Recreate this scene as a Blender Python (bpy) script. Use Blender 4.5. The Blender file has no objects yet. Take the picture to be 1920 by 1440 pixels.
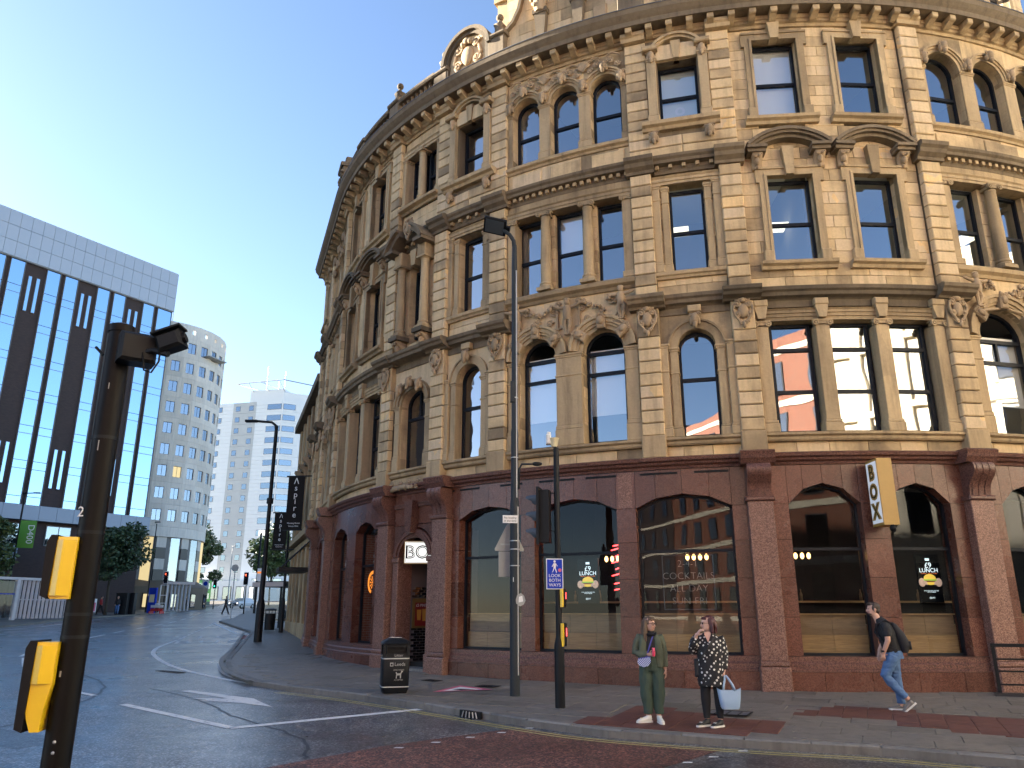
import bpy, bmesh, math, random
from mathutils import Vector, Matrix, noise as mnoise
sc = bpy.context.scene
col = sc.collection
RND = random.Random(11)
rad = math.radians
sin, cos, pi = math.sin, math.cos, math.pi

# ------------------------------------------------------------------ camera
cam = bpy.data.cameras.new('camera')
cam.sensor_width = 36.0
cam.lens = 1442.0 / 1920.0 * 36.0
cam.clip_end = 3000.0
cam_o = bpy.data.objects.new('camera', cam)
cam_o.location = (0, 0, 1.70)
cam_o.rotation_euler = (rad(90 + 16.4), 0, 0)
col.objects.link(cam_o)
sc.camera = cam_o

# ------------------------------------------------------------------ world, sun, exposure
SUN_HEAD, SUN_EL = rad(-70.0), rad(18.2)
world = bpy.data.worlds.new('World')
sc.world = world
world.use_nodes = True
wn = world.node_tree.nodes
wl = world.node_tree.links
bg = wn['Background']
sky = wn.new('ShaderNodeTexSky')
sky.sky_type = 'NISHITA'
sky.sun_disc = False
sky.sun_elevation = SUN_EL
sky.sun_rotation = SUN_HEAD
sky.air_density = 0.72
sky.dust_density = 0.35
sky.ozone_density = 1.6
wl.new(sky.outputs[0], bg.inputs[0])
bg.inputs[1].default_value = 0.05
sun = bpy.data.lights.new('sun', 'SUN')
sun.energy = 5.0
sun.angle = rad(0.5)
sun.color = (1.0, 0.91, 0.78)
sun_o = bpy.data.objects.new('sun', sun)
tosun = Vector((sin(SUN_HEAD) * cos(SUN_EL), cos(SUN_HEAD) * cos(SUN_EL), sin(SUN_EL)))
sun_o.rotation_euler = tosun.to_track_quat('Z', 'Y').to_euler()
sun_o.location = (-60, 40, 60)
col.objects.link(sun_o)
sc.view_settings.view_transform = 'Standard'
sc.view_settings.look = 'None'
sc.view_settings.gamma = 1.0
sc.view_settings.exposure = 3.1
sc.render.engine = 'CYCLES'
sc.cycles.use_denoising = True
sc.cycles.max_bounces = 8
sc.cycles.diffuse_bounces = 4
sc.cycles.glossy_bounces = 4
sc.cycles.transparent_max_bounces = 12
sc.cycles.sample_clamp_indirect = 6.0
sc.cycles.caustics_reflective = False
sc.cycles.caustics_refractive = False

# ------------------------------------------------------------------ materials
MAT = {}

def nodemat(name):
    m = bpy.data.materials.new(name)
    m.use_nodes = True
    MAT[name] = m
    n, l = m.node_tree.nodes, m.node_tree.links
    return m, n, l, n['Principled BSDF']

def plain(name, c, rough=0.6, metal=0.0, spec=0.5, emit=None, es=1.0, vary=0.0, scale=8.0, bump=0.0, coat=0.0):
    m, n, l, p = nodemat(name)
    p.inputs['Base Color'].default_value = (*c, 1)
    p.inputs['Roughness'].default_value = rough
    p.inputs['Metallic'].default_value = metal
    p.inputs['Specular IOR Level'].default_value = spec
    p.inputs['Coat Weight'].default_value = coat
    if emit:
        p.inputs['Emission Color'].default_value = (*emit, 1)
        p.inputs['Emission Strength'].default_value = es
    if vary or bump:
        tc = n.new('ShaderNodeTexCoord')
        no = n.new('ShaderNodeTexNoise')
        no.inputs['Scale'].default_value = scale
        no.inputs['Detail'].default_value = 6
        no.inputs['Roughness'].default_value = 0.65
        l.new(tc.outputs['Object'], no.inputs['Vector'])
        if vary:
            mr = n.new('ShaderNodeMapRange')
            mr.inputs[3].default_value = 1 - vary
            mr.inputs[4].default_value = 1 + vary
            l.new(no.outputs['Fac'], mr.inputs[0])
            mx = n.new('ShaderNodeVectorMath')
            mx.operation = 'SCALE'
            mx.inputs[0].default_value = c
            l.new(mr.outputs[0], mx.inputs['Scale'])
            l.new(mx.outputs[0], p.inputs['Base Color'])
            mr2 = n.new('ShaderNodeMapRange')
            mr2.inputs[3].default_value = max(0.02, rough - vary * 0.35)
            mr2.inputs[4].default_value = min(1, rough + vary * 0.35)
            l.new(no.outputs['Fac'], mr2.inputs[0])
            l.new(mr2.outputs[0], p.inputs['Roughness'])
        if bump:
            b = n.new('ShaderNodeBump')
            b.inputs['Strength'].default_value = bump
            b.inputs['Distance'].default_value = 0.02
            l.new(no.outputs['Fac'], b.inputs['Height'])
            l.new(b.outputs[0], p.inputs['Normal'])
    return m

def stone(name, cols, rough=0.85, stain=0.5, bump=0.35, stain_col=(0.07, 0.055, 0.04), patch=0.9, tint=1.0):
    """weathered stone: a tone for each block, cloudy patches, streaks and soot, fine grain"""
    m, n, l, p = nodemat(name)
    p.inputs['Roughness'].default_value = rough
    p.inputs['Specular IOR Level'].default_value = 0.25
    geo = n.new('ShaderNodeNewGeometry')
    oi = n.new('ShaderNodeObjectInfo')
    n1 = n.new('ShaderNodeTexNoise')
    n1.inputs['Scale'].default_value = patch
    n1.inputs['Detail'].default_value = 5
    l.new(geo.outputs['Position'], n1.inputs['Vector'])
    mix = n.new('ShaderNodeMath'); mix.operation = 'MULTIPLY_ADD'
    mix.inputs[1].default_value = 0.80
    l.new(oi.outputs['Random'], mix.inputs[0])
    sub = n.new('ShaderNodeMath'); sub.operation = 'MULTIPLY_ADD'
    sub.inputs[1].default_value = 1.3; sub.inputs[2].default_value = -0.55
    l.new(n1.outputs['Fac'], sub.inputs[0])
    l.new(sub.outputs[0], mix.inputs[2])
    ramp = n.new('ShaderNodeValToRGB')
    e = ramp.color_ramp.elements
    for i, c in enumerate(cols):
        if i < 2:
            el = e[i]
        else:
            el = e.new(0.5)
        el.position = i / (len(cols) - 1)
        el.color = (*[x * tint for x in c], 1)
    l.new(mix.outputs[0], ramp.inputs[0])
    # streaks: noise stretched down the wall
    mp = n.new('ShaderNodeMapping')
    mp.inputs['Scale'].default_value = (5.0, 5.0, 0.55)
    l.new(geo.outputs['Position'], mp.inputs[0])
    n2 = n.new('ShaderNodeTexNoise')
    n2.inputs['Scale'].default_value = 1.0
    n2.inputs['Detail'].default_value = 7
    n2.inputs['Roughness'].default_value = 0.6
    l.new(mp.outputs[0], n2.inputs['Vector'])
    r2 = n.new('ShaderNodeMapRange')
    r2.inputs[1].default_value = 0.48; r2.inputs[2].default_value = 0.78
    r2.inputs[3].default_value = 0.0; r2.inputs[4].default_value = stain
    l.new(n2.outputs['Fac'], r2.inputs[0])
    m1 = n.new('ShaderNodeMix'); m1.data_type = 'RGBA'
    l.new(r2.outputs[0], m1.inputs['Factor'])
    l.new(ramp.outputs[0], m1.inputs[6])
    m1.inputs[7].default_value = (*stain_col, 1)
    n3 = n.new('ShaderNodeTexNoise')
    n3.inputs['Scale'].default_value = 14.0
    n3.inputs['Detail'].default_value = 8
    n3.inputs['Roughness'].default_value = 0.7
    l.new(geo.outputs['Position'], n3.inputs['Vector'])
    r3 = n.new('ShaderNodeMapRange')
    r3.inputs[3].default_value = 0.78; r3.inputs[4].default_value = 1.22
    l.new(n3.outputs['Fac'], r3.inputs[0])
    mu = n.new('ShaderNodeVectorMath'); mu.operation = 'SCALE'
    l.new(m1.outputs[2], mu.inputs[0]); l.new(r3.outputs[0], mu.inputs['Scale'])
    l.new(mu.outputs[0], p.inputs['Base Color'])
    b = n.new('ShaderNodeBump')
    b.inputs['Strength'].default_value = bump
    b.inputs['Distance'].default_value = 0.03
    l.new(n3.outputs['Fac'], b.inputs['Height'])
    l.new(b.outputs[0], p.inputs['Normal'])
    return m

SAND = [(0.19, 0.143, 0.088), (0.37, 0.272, 0.155), (0.51, 0.378, 0.213), (0.62, 0.432, 0.215), (0.51, 0.39, 0.248)]
stone('sandstone', SAND, stain=0.45, tint=1.18)
stone('sandstone_trim', [(0.24, 0.178, 0.105), (0.42, 0.31, 0.177), (0.52, 0.385, 0.218), (0.44, 0.328, 0.19)], stain=0.6, patch=0.6)
stone('sandstone_sooty', [(0.10, 0.08, 0.055), (0.17, 0.13, 0.085), (0.25, 0.185, 0.115), (0.20, 0.155, 0.10)], stain=0.75, patch=0.7)
stone('carved_stone', [(0.25, 0.185, 0.115), (0.37, 0.27, 0.165), (0.43, 0.315, 0.195)], stain=0.35, patch=1.5, bump=0.5)
stone('concrete_panel', [(0.62, 0.565, 0.485), (0.70, 0.645, 0.56), (0.76, 0.70, 0.61)], stain=0.3, stain_col=(0.2, 0.19, 0.17), patch=0.15)
stone('cream_stone', [(0.68, 0.61, 0.47), (0.74, 0.67, 0.53), (0.78, 0.71, 0.58)], stain=0.12, stain_col=(0.3, 0.26, 0.2), patch=0.3)
stone('flagstone', [(0.12, 0.11, 0.093), (0.18, 0.163, 0.138), (0.24, 0.218, 0.185), (0.17, 0.158, 0.14)], rough=0.5, stain=0.55, stain_col=(0.04, 0.037, 0.033), patch=0.5)
stone('red_paver', [(0.105, 0.045, 0.035), (0.14, 0.06, 0.045), (0.12, 0.055, 0.045)], rough=0.6, stain=0.5, stain_col=(0.05, 0.035, 0.03), patch=0.7)
stone('kerb_stone', [(0.12, 0.115, 0.105), (0.18, 0.17, 0.155), (0.22, 0.21, 0.19)], rough=0.6, stain=0.5, stain_col=(0.04, 0.04, 0.04), patch=0.7)

def granite(name, base, dark, light, rough, var=0.3):
    m, n, l, p = nodemat(name)
    geo = n.new('ShaderNodeNewGeometry'); oi = n.new('ShaderNodeObjectInfo')
    p.inputs['Specular IOR Level'].default_value = 0.35
    v = n.new('ShaderNodeTexVoronoi'); v.inputs['Scale'].default_value = 60
    l.new(geo.outputs['Position'], v.inputs['Vector'])
    ramp = n.new('ShaderNodeValToRGB')
    e = ramp.color_ramp.elements
    e[0].position = 0.18; e[0].color = (*dark, 1)
    e[1].position = 0.5; e[1].color = (*base, 1)
    x = e.new(0.85); x.color = (*light, 1)
    sep = n.new('ShaderNodeSeparateColor')
    l.new(v.outputs['Color'], sep.inputs[0])
    l.new(sep.outputs[0], ramp.inputs[0])
    n1 = n.new('ShaderNodeTexNoise'); n1.inputs['Scale'].default_value = 1.3; n1.inputs['Detail'].default_value = 5
    l.new(geo.outputs['Position'], n1.inputs['Vector'])
    ad = n.new('ShaderNodeMath'); ad.operation = 'ADD'
    l.new(oi.outputs['Random'], ad.inputs[0]); l.new(n1.outputs['Fac'], ad.inputs[1])
    r = n.new('ShaderNodeMapRange')
    r.inputs[1].default_value = 0.3; r.inputs[2].default_value = 1.7
    r.inputs[3].default_value = 1 - var; r.inputs[4].default_value = 1 + var
    l.new(ad.outputs[0], r.inputs[0])
    mu = n.new('ShaderNodeVectorMath'); mu.operation = 'SCALE'
    l.new(ramp.outputs[0], mu.inputs[0]); l.new(r.outputs[0], mu.inputs['Scale'])
    l.new(mu.outputs[0], p.inputs['Base Color'])
    r4 = n.new('ShaderNodeMapRange')
    r4.inputs[3].default_value = rough - 0.08; r4.inputs[4].default_value = rough + 0.15
    l.new(n1.outputs['Fac'], r4.inputs[0]); l.new(r4.outputs[0], p.inputs['Roughness'])
    return m

granite('red_granite', (0.125, 0.049, 0.032), (0.085, 0.034, 0.024), (0.165, 0.072, 0.05), 0.24)
granite('pink_granite', (0.20, 0.098, 0.07), (0.11, 0.055, 0.041), (0.29, 0.165, 0.125), 0.45, 0.2)
granite('granite_trim', (0.135, 0.058, 0.042), (0.06, 0.028, 0.023), (0.20, 0.10, 0.075), 0.33, 0.2)

def asphalt(name, c1, c2, chip, rough):
    m, n, l, p = nodemat(name)
    geo = n.new('ShaderNodeNewGeometry')
    v = n.new('ShaderNodeTexVoronoi'); v.inputs['Scale'].default_value = 42
    l.new(geo.outputs['Position'], v.inputs['Vector'])
    sep = n.new('ShaderNodeSeparateColor'); l.new(v.outputs['Color'], sep.inputs[0])
    ramp = n.new('ShaderNodeValToRGB')
    e = ramp.color_ramp.elements
    e[0].position = 0.25; e[0].color = (*c1, 1)
    e[1].position = 0.7; e[1].color = (*c2, 1)
    x = e.new(0.93); x.color = (*chip, 1)
    l.new(sep.outputs[0], ramp.inputs[0])
    n1 = n.new('ShaderNodeTexNoise'); n1.inputs['Scale'].default_value = 0.35; n1.inputs['Detail'].default_value = 7
    n1.inputs['Roughness'].default_value = 0.6
    l.new(geo.outputs['Position'], n1.inputs['Vector'])
    r = n.new('ShaderNodeMapRange'); r.inputs[1].default_value = 0.3; r.inputs[2].default_value = 0.7
    r.inputs[3].default_value = 0.65; r.inputs[4].default_value = 1.3
    l.new(n1.outputs['Fac'], r.inputs[0])
    mu = n.new('ShaderNodeVectorMath'); mu.operation = 'SCALE'
    n5 = n.new('ShaderNodeTexNoise'); n5.inputs['Scale'].default_value = 4.5; n5.inputs['Detail'].default_value = 10; n5.inputs['Roughness'].default_value = 0.85
    l.new(geo.outputs['Position'], n5.inputs['Vector'])
    r5 = n.new('ShaderNodeMapRange'); r5.inputs[1].default_value = 0.35; r5.inputs[2].default_value = 0.65; r5.inputs[3].default_value = 0.45; r5.inputs[4].default_value = 1.6
    l.new(n5.outputs['Fac'], r5.inputs[0])
    mm = n.new('ShaderNodeMath'); mm.operation = 'MULTIPLY'; l.new(r.outputs[0], mm.inputs[0]); l.new(r5.outputs[0], mm.inputs[1])
    l.new(ramp.outputs[0], mu.inputs[0]); l.new(mm.outputs[0], mu.inputs['Scale'])
    l.new(mu.outputs[0], p.inputs['Base Color'])
    r6 = n.new('ShaderNodeMapRange'); r6.inputs[1].default_value = 0.35; r6.inputs[2].default_value = 0.65; r6.inputs[3].default_value = 0.15; r6.inputs[4].default_value = 1.0 if rough < .5 else 0.25
    l.new(n5.outputs['Fac'], r6.inputs[0]); l.new(r6.outputs[0], p.inputs['Coat Weight'])
    r4 = n.new('ShaderNodeMapRange'); r4.inputs[1].default_value = 0.35; r4.inputs[2].default_value = 0.65
    r4.inputs[3].default_value = rough - 0.16; r4.inputs[4].default_value = rough + 0.14
    l.new(n1.outputs['Fac'], r4.inputs[0]); l.new(r4.outputs[0], p.inputs['Roughness'])
    p.inputs['Coat Weight'].default_value = 0.55 if rough < .5 else 0.10; p.inputs['Coat Roughness'].default_value = 0.27
    b = n.new('ShaderNodeBump'); b.inputs['Strength'].default_value = 0.55; b.inputs['Distance'].default_value = 0.012
    l.new(sep.outputs[1], b.inputs['Height']); l.new(b.outputs[0], p.inputs['Normal']); l.new(b.outputs[0], p.inputs['Coat Normal'])
    return m

asphalt('asphalt', (0.03, 0.031, 0.034), (0.095, 0.098, 0.106), (0.28, 0.28, 0.28), 0.40)
asphalt('dark_asphalt', (0.018, 0.018, 0.02), (0.05, 0.051, 0.055), (0.15, 0.15, 0.15), 0.46)
asphalt('red_surfacing', (0.035, 0.018, 0.014), (0.13, 0.042, 0.027), (0.27, 0.125, 0.09), 0.66)

def worn_paint(name, c):
    m, n, l, p = nodemat(name)
    geo = n.new('ShaderNodeNewGeometry')
    n1 = n.new('ShaderNodeTexNoise'); n1.inputs['Scale'].default_value = 7; n1.inputs['Detail'].default_value = 9
    n1.inputs['Roughness'].default_value = 0.75
    l.new(geo.outputs['Position'], n1.inputs['Vector'])
    ramp = n.new('ShaderNodeValToRGB')
    e = ramp.color_ramp.elements
    e[0].position = 0.30; e[0].color = (0.07, 0.07, 0.075, 1)
    e[1].position = 0.46; e[1].color = (*c, 1)
    l.new(n1.outputs['Fac'], ramp.inputs[0]); l.new(ramp.outputs[0], p.inputs['Base Color'])
    p.inputs['Roughness'].default_value = 0.6
    return m
worn_paint('white_marking', (0.68, 0.68, 0.66))
worn_paint('yellow_marking', (0.42, 0.36, 0.14))
worn_paint('red_marking', (0.40, 0.10, 0.09))

def glass(name, ior, tint=(1, 1, 1), wav=0.0):
    m = bpy.data.materials.new(name); m.use_nodes = True; MAT[name] = m
    n, l = m.node_tree.nodes, m.node_tree.links
    n.remove(n['Principled BSDF'])
    out = n['Material Output']
    fr = n.new('ShaderNodeFresnel')
    bf = n.new('ShaderNodeNewGeometry')      # a thin pane: the same reflection from either side
    im = n.new('ShaderNodeMapRange'); im.inputs[3].default_value = ior; im.inputs[4].default_value = 1.0 / ior
    l.new(bf.outputs['Backfacing'], im.inputs[0]); l.new(im.outputs[0], fr.inputs[0])
    tr = n.new('ShaderNodeBsdfTransparent'); tr.inputs[0].default_value = (*tint, 1)
    gl = n.new('ShaderNodeBsdfGlossy'); gl.inputs['Roughness'].default_value = 0.0
    gl.inputs['Color'].default_value = (0.62, 0.84, 1.0, 1) if ior > 6 else (0.93, 0.96, 1.0, 1)
    if wav:
        geo = n.new('ShaderNodeNewGeometry')
        no = n.new('ShaderNodeTexNoise'); no.inputs['Scale'].default_value = 1.1; no.inputs['Detail'].default_value = 1
        l.new(geo.outputs['Position'], no.inputs['Vector'])
        b = n.new('ShaderNodeBump'); b.inputs['Strength'].default_value = wav; b.inputs['Distance'].default_value = 0.02
        l.new(no.outputs['Fac'], b.inputs['Height'])
        l.new(b.outputs[0], gl.inputs['Normal'])
    mx = n.new('ShaderNodeMixShader')
    l.new(fr.outputs[0], mx.inputs[0]); l.new(tr.outputs[0], mx.inputs[1]); l.new(gl.outputs[0], mx.inputs[2])
    l.new(mx.outputs[0], out.inputs[0])
    return m
glass('window_glass', 3.6, (0.92, 0.94, 0.95), 0.10)
glass('shop_glass', 1.33, (0.80, 0.82, 0.82), 0.06)
glass('curtain_glass', 3.2, (0.42, 0.50, 0.56), 0.05)
glass('coated_glass', 7.5, (0.25, 0.38, 0.5), 0.04)

plain('frame_paint', (0.010, 0.012, 0.017), 0.45, spec=0.16)
plain('interior_wall', (0.22, 0.21, 0.19), 0.9)
plain('interior_ceiling', (0.55, 0.54, 0.5), 0.9)
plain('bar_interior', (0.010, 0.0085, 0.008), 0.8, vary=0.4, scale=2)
plain('blind_fabric', (0.78, 0.78, 0.74), 0.9)
plain('blind_frosted', (0.66, 0.72, 0.68), 0.5)
plain('ceiling_light', (0.9, 0.9, 0.8), 0.5, emit=(1.0, 0.93, 0.66), es=0.28)
plain('warm_bulb', (0.9, 0.7, 0.4), 0.5, emit=(1.0, 0.55, 0.18), es=0.8)
plain('warm_room', (0.5, 0.4, 0.25), 0.8, emit=(1.0, 0.72, 0.35), es=0.06)
plain('red_neon', (0.8, 0.05, 0.04), 0.4, emit=(1.0, 0.04, 0.04), es=1.6)
plain('dark_metal', (0.010, 0.0115, 0.0135), 0.45, spec=0.16, vary=0.25, scale=25)
plain('black_pole', (0.006, 0.0055, 0.0055), 0.42, spec=0.10, vary=0.25, scale=25)
plain('grey_pole', (0.030, 0.036, 0.041), 0.5, spec=0.16, vary=0.25, scale=25)
plain('grey_visor', (0.085, 0.105, 0.125), 0.6, spec=0.16)
plain('galvanised', (0.42, 0.43, 0.43), 0.45, metal=0.3, vary=0.2, scale=25)
plain('sign_back', (0.33, 0.33, 0.31), 0.55, vary=0.12, scale=9)
plain('yellow_plastic', (0.80, 0.53, 0.012), 0.32, coat=0.3, vary=0.06, scale=20)
plain('black_plastic', (0.008, 0.008, 0.009), 0.5, spec=0.16)
plain('white_plastic', (0.72, 0.71, 0.66), 0.45)
plain('cream_plastic', (0.74, 0.66, 0.42), 0.5)
plain('sign_white', (0.78, 0.78, 0.76), 0.45)
plain('sign_blue', (0.012, 0.045, 0.42), 0.55, spec=0.16)
plain('sign_red', (0.50, 0.03, 0.03), 0.45)
plain('sign_pink', (0.6, 0.12, 0.2), 0.5)
plain('sign_black', (0.008, 0.008, 0.008), 0.6, spec=0.16)
plain('banner_black', (0.014, 0.012, 0.011), 0.8, spec=0.16)
plain('sign_gold', (0.40, 0.24, 0.06), 0.45, vary=0.1)
plain('lightbox', (0.85, 0.85, 0.82), 0.4, emit=(0.95, 0.97, 0.9), es=0.12)
plain('lightbox_white', (0.85, 0.86, 0.86), 0.4, emit=(0.85, 0.92, 1.0), es=0.03)
plain('sign_brass', (0.22, 0.15, 0.05), 0.4, metal=0.3)
plain('orange_glow_print', (0.75, 0.20, 0.02), 0.5, emit=(1.0, 0.28, 0.03), es=0.12)  # printed colour given a glow of its own, though no lamp
plain('screen_black', (0.004, 0.005, 0.006), 0.4, spec=0.16)
plain('screen_white', (0.8, 0.9, 0.95), 0.4, emit=(0.75, 0.93, 1.0), es=0.15)
plain('screen_orange', (0.8, 0.2, 0.05), 0.4, emit=(1.0, 0.25, 0.08), es=0.1)
plain('screen_yellow', (0.8, 0.6, 0.1), 0.4, emit=(0.95, 0.62, 0.08), es=0.09)
plain('screen_green', (0.3, 0.6, 0.1), 0.4, emit=(0.30, 0.55, 0.06), es=0.08)
plain('screen_skin', (0.6, 0.45, 0.35), 0.4, emit=(0.75, 0.5, 0.38), es=0.06)
plain('screen_brown', (0.2, 0.08, 0.03), 0.4, emit=(0.25, 0.09, 0.03), es=0.05)
plain('poster_red', (0.22, 0.02, 0.015), 0.4)
plain('poster_amber', (0.65, 0.32, 0.06), 0.4)
plain('glazed_black_brick', (0.012, 0.014, 0.018), 0.18)
plain('mortar_grey', (0.10, 0.10, 0.11), 0.9)
plain('lead', (0.10, 0.105, 0.115), 0.5, vary=0.4, scale=6)
plain('tar_black', (0.02, 0.02, 0.022), 0.5)

def wood(name, c1, c2):
    m, n, l, p = nodemat(name)
    geo = n.new('ShaderNodeNewGeometry'); oi = n.new('ShaderNodeObjectInfo')
    mp = n.new('ShaderNodeMapping'); mp.inputs['Scale'].default_value = (1.5, 1.5, 22)
    l.new(geo.outputs['Position'], mp.inputs[0])
    n1 = n.new('ShaderNodeTexNoise'); n1.inputs['Scale'].default_value = 1.4; n1.inputs['Detail'].default_value = 6
    n1.inputs['Distortion'].default_value = 1.2
    l.new(mp.outputs[0], n1.inputs['Vector'])
    ramp = n.new('ShaderNodeValToRGB')
    ramp.color_ramp.elements[0].position = 0.3; ramp.color_ramp.elements[0].color = (*c1, 1)
    ramp.color_ramp.elements[1].position = 0.7; ramp.color_ramp.elements[1].color = (*c2, 1)
    l.new(n1.outputs['Fac'], ramp.inputs[0]); l.new(ramp.outputs[0], p.inputs['Base Color'])
    p.inputs['Roughness'].default_value = 0.5
    return m
wood('oak_panel', (0.26, 0.15, 0.06), (0.42, 0.26, 0.11))
wood('bench_wood', (0.16, 0.10, 0.05), (0.26, 0.16, 0.08))

def brickmat(name, c1, c2, mortar, sx, sy, rough=0.8):
    m, n, l, p = nodemat(name)
    tc = n.new('ShaderNodeTexCoord')
    sp = n.new('ShaderNodeSeparateXYZ'); l.new(tc.outputs['Object'], sp.inputs[0])
    ad = n.new('ShaderNodeMath'); l.new(sp.outputs[0], ad.inputs[0]); l.new(sp.outputs[1], ad.inputs[1])
    cb = n.new('ShaderNodeCombineXYZ'); l.new(ad.outputs[0], cb.inputs[0]); l.new(sp.outputs[2], cb.inputs[1])
    b = n.new('ShaderNodeTexBrick')
    b.inputs['Color1'].default_value = (*c1, 1); b.inputs['Color2'].default_value = (*c2, 1)
    b.inputs['Mortar'].default_value = (*mortar, 1)
    b.inputs['Scale'].default_value = 1.0
    b.inputs['Brick Width'].default_value = sx; b.inputs['Row Height'].default_value = sy
    b.inputs['Mortar Size'].default_value = 0.006
    l.new(cb.outputs[0], b.inputs['Vector'])
    l.new(b.outputs[0], p.inputs['Base Color'])
    p.inputs['Roughness'].default_value = rough
    p.inputs['Specular IOR Level'].default_value = 0.15
    return m
brickmat('red_brick', (0.26, 0.088, 0.05), (0.20, 0.066, 0.04), (0.28, 0.24, 0.19), 0.225, 0.075)
brickmat('dark_brick', (0.075, 0.055, 0.05), (0.06, 0.045, 0.043), (0.045, 0.037, 0.036), 0.3, 0.09)
plain('silver_panel', (0.40, 0.42, 0.45), 0.4, metal=0.25, vary=0.08, scale=0.6)
plain('blue_grey_panel', (0.24, 0.28, 0.34), 0.4, metal=0.2, vary=0.1, scale=0.6)
plain('mullion_grey', (0.16, 0.15, 0.14), 0.5)
plain('white_cladding', (0.74, 0.76, 0.76), 0.45, vary=0.06, scale=0.3)
plain('grey_cladding', (0.48, 0.49, 0.48), 0.5, vary=0.06, scale=0.3)
plain('black_stone', (0.02, 0.02, 0.024), 0.3)
plain('ochre_stone', (0.13, 0.095, 0.06), 0.7, vary=0.25, scale=1.5)
plain('lit_office', (0.5, 0.4, 0.2), 0.8, emit=(1.0, 0.75, 0.35), es=0.09)
plain('bark', (0.06, 0.045, 0.03), 0.9, vary=0.3, scale=6)
# ------------------------------------------------------------------ mesh helpers
WM = {}

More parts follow.
